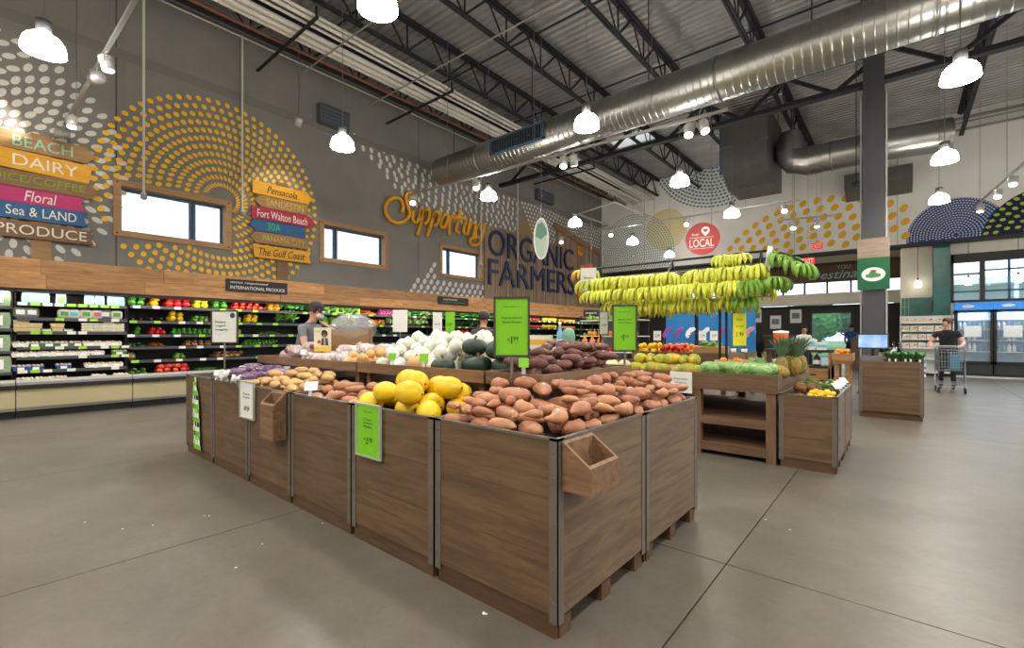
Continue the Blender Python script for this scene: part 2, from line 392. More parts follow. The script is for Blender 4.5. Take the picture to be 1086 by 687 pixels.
MB().box(SK[0]+.05, SK[1]-.05, 15.43, 16.37, ZT+.45, ZT+.46).build('pane', PANE, t)
# open-web joists along the hall
web_d = MB().beam((0, 0, 0), (0, .62, .62), .045, .045).mesh('web_bar', JOIST)
web_e = MB().beam((0, 0, 0), (0, -.5, .62), .03, .03).mesh('web_bar', JOIST)
web_v = MB().beam((0, 0, 0), (0, 0, .62), .03, .03).mesh('web_bar', JOIST)
tops = MB(); tops.box(-.09, -.01, YF, YB, -.06, 0); tops.box(.01, .09, YF, YB, -.06, 0); tops.box(-.02, .02, YF, YB, -.1, -.05)
topm = tops.mesh('top_chord', JOIST)
bot = MB(); bot.box(-.055, -.008, YF, YB, 0, .05); bot.box(.008, .055, YF, YB, 0, .05); botm = bot.mesh('bottom_chord', JOIST)
jx = [-10.75, -8.72, -6.82, -4.72, -2.62, -.55, 1.5, 3.55, 5.6]
names = ['beside the left wall', 'second out from the left wall', 'third out from the left wall', 'over the produce island', 'above the round duct middle', 'near the steel column', 'right of the steel column', 'over the right aisle', 'by the right wall']
for x, nm in zip(jx, names):
    t = thing('roof_joist', 'dark open-web steel roof joist '+nm, 'roof joist', (x, 0, ZT-.001), group='open-web roof joists')
    inst(topm, 'top_chord', (0,0,0), parent=t); inst(botm, 'bottom_chord', (0,0,-.78), parent=t)
    y = -1.2 if x < 0 else 4.8
    while y < 20:
        inst(web_d, 'web_bar', (0, y, -.73), parent=t); inst(web_v, 'web_bar', (0, y, -.73), parent=t); inst(web_e, 'web_bar', (0, y+1.24, -.73), parent=t); y += 1.3
# bridging bars across the joists
for k, yy in enumerate((2.4, 5.6, 8.8, 12.0, 16.9)):
    tag(MB().box(-10.75, 5.6, yy-.02, yy+.02, ZT-.125, ZT-.095).build('bridging_bar', JOIST), 'thin dark bridging bar across the roof joists, row %s from the camera' % ('first second third fourth fifth'.split()[k]), 'bridging bar', 'bridging bars')
# girder truss and column
GY, GX = 13.2, -.47
t = thing('roof_girder', 'deep dark steel girder truss carried by the column', 'girder', (GX, GY, 7.2))
MB().box(XW, XR, GY-.09, GY+.09, 7.64, 7.78).build('top_chord', JOIST, t)
MB().box(XW, XR, GY-.09, GY+.09, 6.95, 7.06).build('bottom_chord', JOIST, t)
for k in range(9):
    x0 = XW+.5+k*2.0
    MB().beam((x0, GY, 7.0), (x0+1, GY, 7.7), .08).build('web_bar', JOIST, t); MB().beam((x0+2, GY, 7.0), (x0+1, GY, 7.7), .08).build('web_bar', JOIST, t)
CG = mat('column_grey', (70,70,74), .5)
t = thing('steel_column', 'tall dark grey steel column behind the deli bin', 'column', (GX, GY, 0))
b = MB(); b.box(GX-.19, GX+.19, GY-.17, GY-.14, 0, 7.64); b.box(GX-.19, GX+.19, GY+.14, GY+.17, 0, 7.64); b.box(GX-.03, GX+.03, GY-.14, GY+.14, 0, 7.64); b.build('i_beam', CG, t)
for s in (-1, 1): MB().tube([(GX+s*.22, GY-.1, 0), (GX+s*.22, GY-.1, 6.7)], .022, 8).build('conduit', mat('conduit_grey', (170,170,170), .5), t)
MB().box(GX-.28, GX+.28, GY-.25, GY+.25, 0, .03).build('base_plate', CG, t)
# big round spiral duct across the hall
DY, DZ, DR = 9.6, 6.36, .415
t = thing('spiral_duct', 'big silver spiral duct crossing the hall', 'duct', (-2, DY, DZ-DR))
prof = []; x = -10.95
prof.append((0.0, x)); prof.append((DR, x))
while x < 6.9:
    prof += [(DR, x+.006), (DR, x+.108), (DR, x+.114), (DR+.006, x+.12), (DR+.006, x+.134), (DR, x+.14)]; x += .14
prof.append((0.0, x))
DUCTM = mat('duct_zinc', (172,172,168), .36, 1.0, noise=.08, scale=3)
MB().lathe(prof, (0, DY, DZ), 40, axis='x').build('tube', DUCTM, t)
for xx in (-9.2, -5.9, -2.75, .4, 3.6): MB().lathe([(DR, xx), (DR+.016, xx), (DR+.016, xx+.05), (DR, xx+.05)], (0, DY, DZ), 40, axis='x').build('collar', STEEL, t)
ang = math.radians(200)
g = MB(); gy0 = DY-DR-.045
g.box(-8.5, -6.7, gy0, gy0+.16, DZ-.2, DZ-.17); g.box(-8.5, -6.7, gy0, gy0+.16, DZ+.17, DZ+.2); g.box(-8.5, -8.46, gy0, gy0+.16, DZ-.2, DZ+.2); g.box(-6.74, -6.7, gy0, gy0+.16, DZ-.2, DZ+.2)
gr = g.build('register', mat('register_blue', (70,100,130), .5, .4), t)
MB().box(-8.47, -6.73, gy0+.04, gy0+.05, DZ-.18, DZ+.18).build('register_back', BLACK, gr)
sl = MB().box(-.012, .012, 0, .03, -.17, .17).mesh('slat', mat('slat_grey', (74,84,94), .5, .4))
for k in range(20): inst(sl, 'slat', (-8.42+k*.0865+2, gy0+.005-DY, .415), parent=gr)
for k, xx in enumerate((-10.4, -7.4, -4.2, -1.2, 2.4)):
    MB().tube([(xx, DY, DZ+DR), (xx, DY, ZT)], .012, 6).build('hanger', BLACK, t)
# fan-coil box with round branch duct near the back wall
t = thing('air_handler', 'boxy sheet metal air handler with round branch duct near back wall', 'air handler', (-3.7, 17, 6.0))
SHEET = mat('sheet_metal', (120,120,118), .45, .8, noise=.1, scale=3)
b = MB(); b.prism([(15.4, 6.5), (16.2, 6.05), (17.6, 6.05), (17.6, 8.2), (15.4, 8.2)], lambda a, c, d: (d, a, c), -4.35, -3.05); b.build('casing', SHEET, t)
MB().box(-4.4, -3.0, 15.38, 15.44, 7.15, 7.22).build('flange', STEEL, t)
MB().box(-4.42, -4.36, 15.5, 15.56, 6.4, 8.3).build('blue_pipe', mat('blue_pipe', (28,92,150), .5), t)
MB().lathe([(.28, 7.6), (.46, 7.05), (.46, 6.95)], (-2.65, 16.6, 0), 20).build('transition', DUCTM, t)
MB().tube([(-2.65, 16.6, 7.2), (-2.65, 16.6, 6.95), (-2.5, 16.6, 6.72), (-2.2, 16.6, 6.62), (-.2, 16.6, 6.62), (1.0, 16.8, 6.62)], .42, 24).build('branch_duct', DUCTM, t)
for xx in (-1.6, -.9): MB().lathe([(.42, xx), (.437, xx), (.437, xx+.05), (.42, xx+.05)], (0, 16.6, 6.62), 24, axis='x').build('collar', STEEL, t)
for yy in (15.6, 17.3): MB().tube([(-3.1, yy, 8.2), (-3.1, yy, ZT)], .012, 6).build('hanger', BLACK, t)
tag(MB().prism([(20.99, 6.2), (20.99, 7.0), (20.2, 7.0), (20.2, 6.55)], lambda a, c, d: (d, a, c), -1.55, .3).build('wall_grille_box', SHEET), 'grey sheet metal hood box on the white back wall', 'duct box')
# white conduits under the roof along the left wall
PW = mat('pipe_white', (205,200,190), .5); PO = mat('pipe_rust', (120,76,52), .6)
lb = ['outermost', 'second', 'middle', 'fourth', 'fifth', 'innermost']
for k, (x, r) in enumerate(((-9.95, .05), (-9.78, .07), (-9.58, .06), (-9.3, .03), (-9.1, .05), (-8.95, .035))):
    tag(MB().tube([(x, YF, 7.69), (x, YB, 7.69)], r, 10).build('ceiling_pipe', PW), 'long white pipe under the roof beside left wall, %s of six from the wall' % lb[k], 'pipe', 'white pipes along the left wall')
tag(MB().tube([(-10.35, YF, 7.7), (-10.35, YB, 7.7)], .035, 8).build('ceiling_pipe', PO), 'rusty brown pipe under the roof between left wall and white pipes', 'pipe')
tag(MB().tube([(-11.56, 0.5, 8.15), (-11.56, 20.8, 8.15)], .022, 8).build('conduit_pipe', PW), 'thin white conduit along the top of the grey wall', 'pipe')
for k, yy in enumerate((.9, 4.5, 8.1, 11.7, 15.3)):
    t = thing('pipe_bracket', 'dark strut carrying the white pipes, number %s away along the wall' % 'one two three four five'.split()[k], 'bracket', (-10.3, yy, 7.55), group='pipe struts')
    MB().beam((XW, yy, 7.59), (-8.8, yy, 7.59), .05, .045).build('strut', BLACK, t); MB().beam((-8.85, yy, 7.59), (-8.85, yy, ZT-.78), .03).build('rod', BLACK, t)
for k, (yy, zz, r) in enumerate(((20.75, 8.3, .05), (20.6, 8.12, .03), (20.8, 7.95, .04))):
    tag(MB().tube([(-5, yy, zz), (XR, yy, zz)], r, 8).build('ceiling_pipe', mat('pipe_grey', (150,148,142), .5, .3)), '%s grey pipe running along the top of the back wall' % ('upper', 'middle', 'lower')[k], 'pipe', 'pipes on the back wall')
tag(MB().tube([(-11.65, 20.6, 6.7), (-11.0, 20.4, 6.7), (-11.0, 17.6, 6.7), (-9.2, 17.6, 6.9), (-9.2, 20.985, 6.9)], .045, 8).build('pipe_loop', PW), 'white bent pipe in the corner above the teal ring mural', 'pipe')
for k, (x0, y0) in enumerate(((-3.4, 7.1), (-5.6, 5.2))):
    tag(MB().tube([(-11, y0, 7.55), (4, y0+.2, 7.55)], .018, 6).build('sprinkler_pipe', mat('pipe_grey', (150,148,142), .5, .3)), 'thin pale sprinkler pipe crossing below the joists, %s the round duct' % ('just before', 'well before')[k], 'pipe', 'sprinkler pipes')
# ================================================================ PRODUCE SHAPES (shared meshes)
LBLW_ = mat('sticker_white', (236,238,236), .5)
def fm(name, rgb, rough=.5, **k): return mat(name, rgb, rough, **k)
SKIN = {
 'sweet': fm('sweet_potato_skin', (164,106,76), .5, rgb2=(190,136,100), scale=14, rand=.14, bump=.3, bscale=40),
 'purple': fm('purple_yam_skin', (94,56,54), .65, rgb2=(124,82,72), scale=16, rand=.15, bump=.2, bscale=50),
 'russet': fm('russet_skin', (186,146,92), .75, rgb2=(204,168,112), scale=18, rand=.1, bump=.25, bscale=50),
 'melon': fm('yellow_melon_skin', (236,190,10), .45, rgb2=(242,206,30), scale=9, rand=.05, bump=.12, bscale=25),
 'kabocha': fm('kabocha_skin', (38,56,46), .5, rgb2=(56,76,60), scale=14, rand=.15),
 'onion': fm('white_onion_skin', (222,222,206), .35, rgb2=(236,236,226), scale=8, rand=.06),
 'yonion': fm('yellow_onion_skin', (204,150,84), .4, rgb2=(222,176,112), scale=9, rand=.1),
 'jicama': fm('tan_squash_skin', (206,162,106), .6, rgb2=(220,182,128), scale=9, rand=.08),
 'garlic': fm('garlic_skin', (214,196,196), .6, rgb2=(232,222,220), scale=18, rand=.1),
 'redp': fm('red_pepper_skin', (190,24,22), .25, rand=.12), 'grnp': fm('green_pepper_skin', (58,128,32), .25, rand=.18),
 'orgp': fm('orange_pepper_skin', (240,140,16), .25, rand=.1), 'yelp': fm('yellow_pepper_skin', (240,196,28), .25, rand=.08),
 'egg': fm('eggplant_skin', (40,24,48), .2, rand=.2), 'lime': fm('lime_skin', (112,160,40), .4, rand=.15),
 'tom': fm('tomato_skin', (206,44,28), .3, rand=.1), 'orange': fm('orange_skin', (238,136,24), .5, rand=.08, bump=.1, bscale=90),
 'water': fm('watermelon_skin', (64,116,46), .4, rgb2=(160,196,120), scale=11, rand=.12, stretch=(.35,2.4,2.4)),
 'cant': fm('pale_melon_skin', (212,208,150), .6, rgb2=(226,226,184), scale=16, rand=.06, bump=.2, bscale=60),
 'papaya': fm('papaya_skin', (104,146,44), .4, rgb2=(224,184,50), scale=9, rand=.2), 'coco': fm('coconut_husk', (98,68,46), .9, rgb2=(132,98,66), scale=30, rand=.1, bump=.6, bscale=70),
 'pine': fm('pineapple_rind', (120,110,54), .7, rgb2=(160,132,64), scale=40, rand=.1), 'bean': fm('bean_green', (96,148,58), .5, rand=.18),
 'ginger': fm('ginger_skin', (176,132,84), .7, rand=.14), 'butter': fm('butternut_skin', (222,178,116), .5, rand=.07),
 'carrot': fm('carrot_skin', (236,132,44), .5, rand=.1), 'radish': fm('radish_skin', (170,56,110), .5, rand=.15), 'apple': fm('apple_skin', (200,52,40), .3, rand=.2),
}
STEM = mat('stem_green', (98,118,48), .7); STEMB = mat('stem_brown', (116,96,60), .8)
LEAF = {'kale': mat('kale_leaf', (52,96,50), .6, rand=.2), 'lettuce': mat('lettuce_leaf', (128,178,66), .5, rand=.18),
        'chard': mat('chard_leaf', (60,124,44), .5, rand=.18), 'pale': mat('bok_choy_leaf', (176,206,128), .5, rand=.12), 'fern': mat('pineapple_leaf', (78,112,88), .6, rgb2=(110,140,110), scale=12, rand=.14),
        'dark': mat('dark_leaf', (34,70,40), .6, rand=.2)}
def tuber(seed, a, b, c, bend=.12, taper=.5, seg=10, rings=10):
    """tapered lumpy root lying along x"""
    r = random.Random(seed); bs = r.uniform(-bend, bend); bz = r.uniform(-bend, bend)*.4; t1 = r.uniform(.2, taper); ph = r.uniform(0, 6); k = r.uniform(.04, .1)
    m = MB(); vs = []; fs = []
    for i in range(rings+1):
        s = -1+2*i/rings; w = math.sqrt(max(0, 1-abs(s)**(2.4)))*(1-t1*(.5+.5*s)*.7)+(.0 if 0 < i < rings else .02)
        for j in range(seg):
            t = 2*PI*j/seg; q = w*(1+k*math.sin(3*t+ph+4*s)+k*.6*math.sin(5*s+ph))
            vs.append((s*a, q*b*math.cos(t)+bs*b*3*(s*s-.3), q*c*math.sin(t)+bz*c*2*(s*s-.3)))
    for i in range(rings):
        for j in range(seg):
            j2 = (j+1) % seg; fs.append((i*seg+j, (i+1)*seg+j, (i+1)*seg+j2, i*seg+j2))
    m.add(vs, fs, 0, True); m.add(vs[:seg], [list(range(seg))]); m.add(vs[-seg:], [list(range(seg))[::-1]])
    return m
def fruit(kind, seed=0):
    r = random.Random(seed*13+hash(kind) % 97 if False else seed*13+len(kind)); m = MB()
    if kind in ('sweet',):
        a, b, c = r.uniform(.075, .12), r.uniform(.04, .056), r.uniform(.038, .05); return tuber(seed, a, b, c, .3, 1.15), (a, b, c)
    if kind == 'purple':
        a, b, c = r.uniform(.065, .10), r.uniform(.034, .044), r.uniform(.032, .04); return tuber(seed+50, a, b, c, .18, .6), (a, b, c)
    if kind == 'russet':
        a, b, c = r.uniform(.07, .095), r.uniform(.036, .044), r.uniform(.034, .04); return tuber(seed+90, a, b, c, .08, .25), (a, b, c)
    if kind == 'ginger':
        a, b, c = .06, .035, .03; return tuber(seed+20, a, b, c, .5, .6), (a, b, c)
    if kind == 'bean':
        a, b, c = .09, .018, .018; return tuber(seed+30, a, b, c, .5, .4, 6, 6), (a, b, c)
    if kind == 'carrot':
        a, b, c = .11, .022, .022; return tuber(seed+33, a, b, c, .1, .9, 8, 6), (a, b, c)
    if kind == 'melon':
        a, b, c = r.uniform(.105, .122), r.uniform(.082, .09), r.uniform(.08, .088)
        m.ell((0,0,0), (a, b, c), 18, 12, fn=lambda p, t, ph: p*(1+.012*math.sin(9*math.atan2(p.z, p.y)))+Vector((.10*max(0, p.x)**6, 0, 0)))
        m.tube([(a*1.06, 0, 0), (a*1.16, .005, .005)], [.009, .006], 6, 1); return m, (a, b, c)
    if kind == 'kabocha':
        a = b = r.uniform(.095, .11); c = r.uniform(.068, .078)
        def fn(p, t, ph):
            w = 1+.05*abs(math.sin(5*t)); d = 1-.28*math.exp(-(math.sin(ph)/.35)**2); return Vector((p.x*w, p.y*w, p.z*d))
        m.ell((0,0,0), (a, b, c), 30, 12, fn=fn); m.tube([(0,0,c*.7), (.004,0,c*.98), (.012,.004,c*1.2)], [.016, .011, .013], 6, 1); return m, (a, b, c)
    if kind in ('onion', 'yonion', 'garlic'):
        a = {'onion': .056, 'yonion': .05, 'garlic': .03}[kind]*r.uniform(.92, 1.12); c = a*.92
        m.ell((0,0,0), (a, a, c), 12, 10, fn=lambda p, t, ph: Vector((p.x*(1+.02*math.sin(6*t)), p.y, p.z+(.16 if ph < .05 else .08*math.exp(-(ph/.35)**2))))); return m, (a, a, c)
    if kind == 'jicama':
        a, c = r.uniform(.075, .085), .066; m.ell((0,0,0), (a, a, c), 16, 10, fn=lambda p, t, ph: p*(1+.02*math.sin(5*t))); m.tube([(0,0,c*.95), (.004,.002,c*1.12)], .008, 6, 1); return m, (a, a, c)
    if kind in ('redp', 'grnp', 'orgp', 'yelp'):
        a = .045*r.uniform(.92, 1.1)
        m.ell((0,0,0), (a, a, a*1.1), 12, 8, fn=lambda p, t, ph: Vector((p.x*(1+.10*math.cos(4*t))*(1-.12*(p.z < 0)), p.y*(1+.10*math.cos(4*t)), p.z-(.25 if ph < .3 else 0)))); m.tube([(0,0,a*.75), (.006,0,a*1.25)], [.008, .006], 6, 1); return m, (a, a, a*1.1)
    if kind == 'egg':
        a, b = .085, .036; m.ell((0,0,0), (a, b, b), 10, 8, fn=lambda p, t, ph: Vector((p.x, p.y*(.8-.3*p.x), p.z*(.8-.3*p.x)))); m.tube([(a*.9,0,0), (a*1.2,0,.004)], [.014,.007], 6, 1); return m, (a, b, b)
    if kind == 'water':
        a, b = r.uniform(.135, .155), .105; m.ell((0,0,0), (a, b, b), 18, 12); m.tube([(a*.98,0,0), (a*1.08,.006,.004)], .007, 6, 1); return m, (a, b, b)
    if kind == 'papaya':
        a, b = r.uniform(.11, .13), .068; m.ell((0,0,0), (a, b, b), 14, 10, fn=lambda p, t, ph: Vector((p.x, p.y*(1-.18*p.x), p.z*(1-.18*p.x)))); m.tube([(a*.97,0,0), (a*1.06,0,.003)], .009, 6, 1); return m, (a, b, b)
    if kind == 'butter':
        a, b = .12, .06; m.ell((0,0,0), (a, b, b), 14, 12, fn=lambda p, t, ph: Vector((p.x, p.y*(1 if p.x < 0 else 1-.42*min(1, p.x*2.2)), p.z*(1 if p.x < 0 else 1-.42*min(1, p.x*2.2))))); return m, (a, b, b)
    rad = {'cant': .085, 'coco': .058, 'lime': .03, 'tom': .04, 'orange': .042, 'radish': .022, 'apple': .04}[kind]*r.uniform(.94, 1.06)
    m.ell((0,0,0), (rad, rad, rad*.95), 12, 8, fn=lambda p, t, ph: p*(1+.02*math.sin(3*t))-Vector((0,0,.12*math.exp(-(ph/.4)**2))))
    m.tube([(0,0,rad*.78), (.003,.002,rad*1.04)], .004, 5, 1); return m, (rad, rad, rad*.95)
_F = {}
def fruits(kind, n=8):
    if kind not in _F:
        L = []
        for k in range(n):
            m, ext = fruit(kind, k+1); L.append((m.mesh(kind+'_mesh', [SKIN[kind], STEMB if kind in ('kabocha', 'melon', 'water', 'papaya', 'jicama') else STEM]), ext))
        _F[kind] = L
    return _F[kind]
class Heap:
    """height map on which produce is dropped one by one"""
    def __init__(s, x0, x1, y0, y1, z, cell=.011):
        s.x0, s.x1, s.y0, s.y1, s.c = x0, x1, y0, y1, cell
        s.nx = int((x1-x0)/cell)+1; s.ny = int((y1-y0)/cell)+1
        X, Y = np.meshgrid(x0+np.arange(s.nx)*cell, y0+np.arange(s.ny)*cell, indexing='ij'); s.X, s.Y = X, Y
        s.H = z(X, Y) if callable(z) else np.full(X.shape, float(z))
    def try_at(s, x, y, ext, yaw):
        a, b, c = ext; R = max(a, b)
        i0 = max(0, int((x-R-s.x0)/s.c)); i1 = min(s.nx, int((x+R-s.x0)/s.c)+2); j0 = max(0, int((y-R-s.y0)/s.c)); j1 = min(s.ny, int((y+R-s.y0)/s.c)+2)
        X = s.X[i0:i1, j0:j1]-x; Y = s.Y[i0:i1, j0:j1]-y; ca, sa = math.cos(yaw), math.sin(yaw)
        q = 1-((X*ca+Y*sa)/a)**2-((-X*sa+Y*ca)/b)**2; ok = q > 0
        if not ok.any(): return None
        h = c*np.sqrt(np.where(ok, q, 0)); zc = (np.where(ok, s.H[i0:i1, j0:j1]+h, -9)).max()
        return zc, (i0, i1, j0, j1), h, ok
    def put(s, zc, w, h, ok):
        i0, i1, j0, j1 = w; H = s.H[i0:i1, j0:j1]; s.H[i0:i1, j0:j1] = np.where(ok, np.maximum(H, zc+h), H)
def heap(kind, name, label, cat, group, area, base, top, n, yawf=None, tries=14, seed=0, sc=1.0, over=0.0, kinds=None, hp=None, tilt=.12):
    """fill area (x0,x1,y0,y1) up to the surface top(x,y)"""
    r = random.Random(seed+5); x0, x1, y0, y1 = area; sticker = MB().ell((0,0,0), (.011,.008,.0025), 8, 5).mesh('sticker', LBLW_) if kind in ('sweet', 'purple') else None; hp = hp or Heap(x0-.02-over, x1+.02+over, y0-.02-over, y1+.02+over, base); cnt = 0; fails = 0
    V = fruits(kind)
    while cnt < n and fails < 25:
        me, ext = r.choice(V); k = sc*r.uniform(.9, 1.1); ext = tuple(e*k for e in ext); best = None
        for _ in range(tries):
            yaw = (yawf(r) if yawf else r.uniform(0, 2*PI))
            rx = abs(math.cos(yaw))*ext[0]+abs(math.sin(yaw))*ext[1]; ry = abs(math.sin(yaw))*ext[0]+abs(math.cos(yaw))*ext[1]
            if x1-x0 <= 2*rx-2*over or y1-y0 <= 2*ry-2*over: continue
            x = r.uniform(x0+rx-over, x1-rx+over); y = r.uniform(y0+ry-over, y1-ry+over); t = hp.try_at(x, y, ext, yaw)
            if t is None: continue
            e = t[0]+ext[2]*.3-top(x, y)
            if best is None or e < best[0]: best = (e, x, y, yaw, t)
        if best is None or best[0] > 0: fails += 1; continue
        fails = 0; _, x, y, yaw, t = best; hp.put(*t)
        oo = inst(me, name, (x, y, t[0]), (r.uniform(-tilt, tilt), r.uniform(-tilt, tilt)*.6, yaw), k, label, cat, group); cnt += 1
        if sticker and r.random() < .25:
            so = inst(sticker, 'sticker', (r.uniform(-.02, .02), 0, 0), parent=oo); co = me.vertices; sx_ = so.location.x; so.location.z = max((v.co.z for v in co if abs(v.co.x-sx_) < .022 and abs(v.co.y) < .02), default=ext[2]/k)-.001
    return hp
# leafy bunch: fan of curled blades standing on its stalks
def bunch_mesh(seed, n, h, spread, wid, leaf, stalk):
    r = random.Random(seed); m = MB()
    for k in range(n):
        a = 2*PI*k/n+r.uniform(-.3, .3); d = spread*r.uniform(.3, 1); hh = h*r.uniform(.75, 1.1); ww = wid*r.uniform(.7, 1.2)
        pts = []
        for i in range(6):
            q = i/5; rad = d*q**1.6; z = hh*(q-.22*q*q*q*d/spread); pts.append(Vector((math.cos(a)*rad, math.sin(a)*rad, z)))
        tx = Vector((-math.sin(a), math.cos(a), 0)); nn = Vector((math.cos(a), math.sin(a), 0))
        prof = (.12, .3, .75, 1.0, .85, .15); vs = []
        for i, p in enumerate(pts):
            w = ww*prof[i]/2; cur = .35*w
            vs += [p-tx*w+nn*(cur+r.uniform(-.1, .1)*w), p, p+tx*w+nn*(cur+r.uniform(-.1, .1)*w)]
        m.add(vs, [f for i in range(5) for f in ((i*3, i*3+1, i*3+4, i*3+3), (i*3+1, i*3+2, i*3+5, i*3+4))], 0, True)
        m.tube([(0,0,0), pts[2], pts[4]], [.007, .005, .002], 5, 1)
    return m.mesh('leafy_bunch', [leaf, stalk])
PALEST = mat('pale_stalk', (206,216,170), .5)
BUN = {k: [bunch_mesh(i+len(k), n, h, sp, w, LEAF[lf], PALEST if k in ('bok', 'kale') else LEAF[lf]) for i in range(3)] for k, (n, h, sp, w, lf) in {
  'kale': (14, .22, .13, .10, 'kale'), 'lettuce': (16, .19, .13, .13, 'lettuce'), 'chard': (12, .26, .12, .09, 'chard'), 'bok': (10, .26, .09, .08, 'pale'), 'dark': (14, .22, .13, .09, 'dark'), 'scallion': (16, .32, .14, .03, 'lettuce')}.items()}
# ================================================================ LEFT WALL: MURALS, SIGNS, BULKHEAD, CASES
def dots(name, L, mp, m, parent, seg=10):
    b = MB()
    for a, c, ra, rc, an in L:
        ca, sa = math.cos(an), math.sin(an); vs = []
        for k in range(seg):
            t = 2*PI*k/seg; p, q = ra*math.cos(t), rc*math.sin(t); vs.append(mp(a+p*ca-q*sa, c+p*sa+q*ca))
        b.add(vs, [list(range(seg))])
    o = b.build(name, m, parent); o['kind'] = 'stuff'; return o
ML = lambda a, c: (XW+.006, a, c)
MBk = lambda a, c: (a, YB-.008, c)
def inwin(a, c): return any(y0-.06 < a < y1+.06 and WZ0-.06 < c < WZ1+.06 for y0, y1, _ in wins)
YEL = mat('mural_yellow', (242,188,40), .8); OFFW = mat('mural_white', (214,212,206), .8)
L = []; r = random.Random(3)
for i in range(12):
    R = .33+i*.166; n = 72 if R > 1.25 else (54 if R > .8 else 36)
    for k in range(n):
        t = 2*PI*(k+.5*(i % 2)*0)/n+i*.035; a, c = 3.75+R*math.cos(t), 4.36+R*math.sin(t)
        if c > 2.58 and not inwin(a, c): L.append((a, c, .058, min(.05, R*2.2/n), t+.5))
dots('dot_mural', L, lambda a, c: (XW+.009, a, c), YEL, wl)
L = []
for i in range(13):
    R = .2+i*.16; n = 46 if R > 1.2 else (34 if R > .6 else 20)
    for k in range(n):
        t = 2*PI*(k+.5*(i % 2))/n; a, c = -.1+R*math.cos(t), 4.4+R*math.sin(t)
        if c > 2.6 and R < 2.2: L.append((a, c, .088, .05, t if abs(math.cos(t)) > .4 else t*.3))
dots('dot_mural', L, ML, OFFW, wl)
L = []
for i in range(8):
    y = 7.05+.27*i; n = 0
    while y < 14.3:
        z = 6.85-.175*i-.10*(y-7.05)+.035*max(0, y-10.4)**2*(1.2-.05*i)+.03*math.sin(y*9+i*2)
        L.append((y, z, .055, .09, .2)); y += .29+.03*math.sin(i*3+y)
for i in range(9):
    for j in range(14):
        y = 9.0+j*.27+.13*(i % 2); z = 2.66+i*.19
        if z < 2.75+(y-9.0)*1.15 and y < 12.25 and (z < WZ0-.12 or y < 10.05) and z < 4.1: L.append((y, z, .07, .10, -.5))
for i in range(11):
    for j in range(34):
        y = 14.2+j*.21+.1*(i % 2); z = 6.75-i*.16-.02*(y-14)+.10*math.sin((y-14)*1.3)
        if y < 20.9 and z > 5.35 and y > 14.2+i*.12: L.append((y, z, .06, .05, .3))
dots('dot_mural', L, ML, OFFW, wl)
dots('mural_disc', [(15.1, 5.35, .75, .75, 0)], lambda a, c: (XW+.004, a, c), mat('mural_ochre', (150,126,82), .85), wl, 32)
# back wall murals
TEALP = mat('mural_teal', (62,136,148), .8); L = []
for i in range(15):
    R = .75+i*.15; n = int(2*PI*R/.17)
    for k in range(n):
        t = 2*PI*k/n; a, c = -6.1+R*math.cos(t), 9.75+R*math.sin(t)
        if c < ZT: L.append((a, c, .045, .065, t))
for i in range(18):
    R = .12+i*.11; n = max(8, int(2*PI*R/.12))
    for k in range(n):
        t = 2*PI*k/n; a, c = -9.95+R*math.cos(t), 5.15+R*math.sin(t)
        if c > SO+.05 and a > XW+.1: L.append((a, c, .026, .045, t))
dots('ring_mural', L, MBk, TEALP, wb, 6)
dots('mural_disc', [(-8.35, 6.2, .95, .95, 0)], lambda a, c: (a, YB-.004, c), mat('mural_pale_yellow', (226,214,164), .85), wb, 32)
L = []
for i in range(9):
    R = .9+i*.33; n = int(2*PI*R/.40)
    for k in range(n):
        t = 2*PI*(k+.5*(i % 2))/n; a, c = -2.35+1.12*R*math.cos(t), 2.9+R*math.sin(t)
        if c > SO+.12 and a < .15: L.append((a, c, .145, .11, .9))
dots('dot_mural', L, MBk, YEL, wb)
def halfdisc(cx, cz, R, m, nm, dy):
    pts = []; n = 48
    t0 = math.asin(max(-1, (SO+.02-cz)/R))
    for k in range(n+1):
        t = t0+(PI-2*t0)*k/n; pts.append((cx+R*math.cos(t), YB-dy, cz+R*math.sin(t)))
    MB().add(pts, [list(range(n+1))]).build(nm, m, wb)
NAVY = mat('mural_navy', (28,76,144), .8); NAVY2 = mat('mural_dark_navy', (18,40,70), .8); LIMEP = mat('mural_lime', (196,206,62), .8)
halfdisc(3.55, 4.25, 1.6, NAVY2, 'mural_disc', .006); halfdisc(1.38, 4.58, 1.24, NAVY, 'mural_disc', .004)
L = []
for i in range(15):
    R = .09+i*.079; n = max(6, int(2*PI*R/.075))
    for k in range(n):
        t = 2*PI*k/n; a, c = 1.38+R*math.cos(t), 4.6+R*math.sin(t)
        if c > SO+.06 and (a-3.55)**2+(c-4.25)**2 > 1.62**2: L.append((a, c, .023, .031, t))
dots('dot_mural', L, lambda a, c: (a, YB-.01, c), OFFW, wb, 6)
L = []
for i in range(7):
    R = .25+i*.21; n = int(2*PI*R/.2)
    for k in range(n):
        t = 2*PI*(k+.5*(i % 2))/n; a, c = 3.55+R*math.cos(t), 4.25+R*math.sin(t)
        if c > SO+.08: L.append((a, c, .07, .05, t+.6))
dots('dot_mural', L, lambda a, c: (a, YB-.012, c), LIMEP, wb)
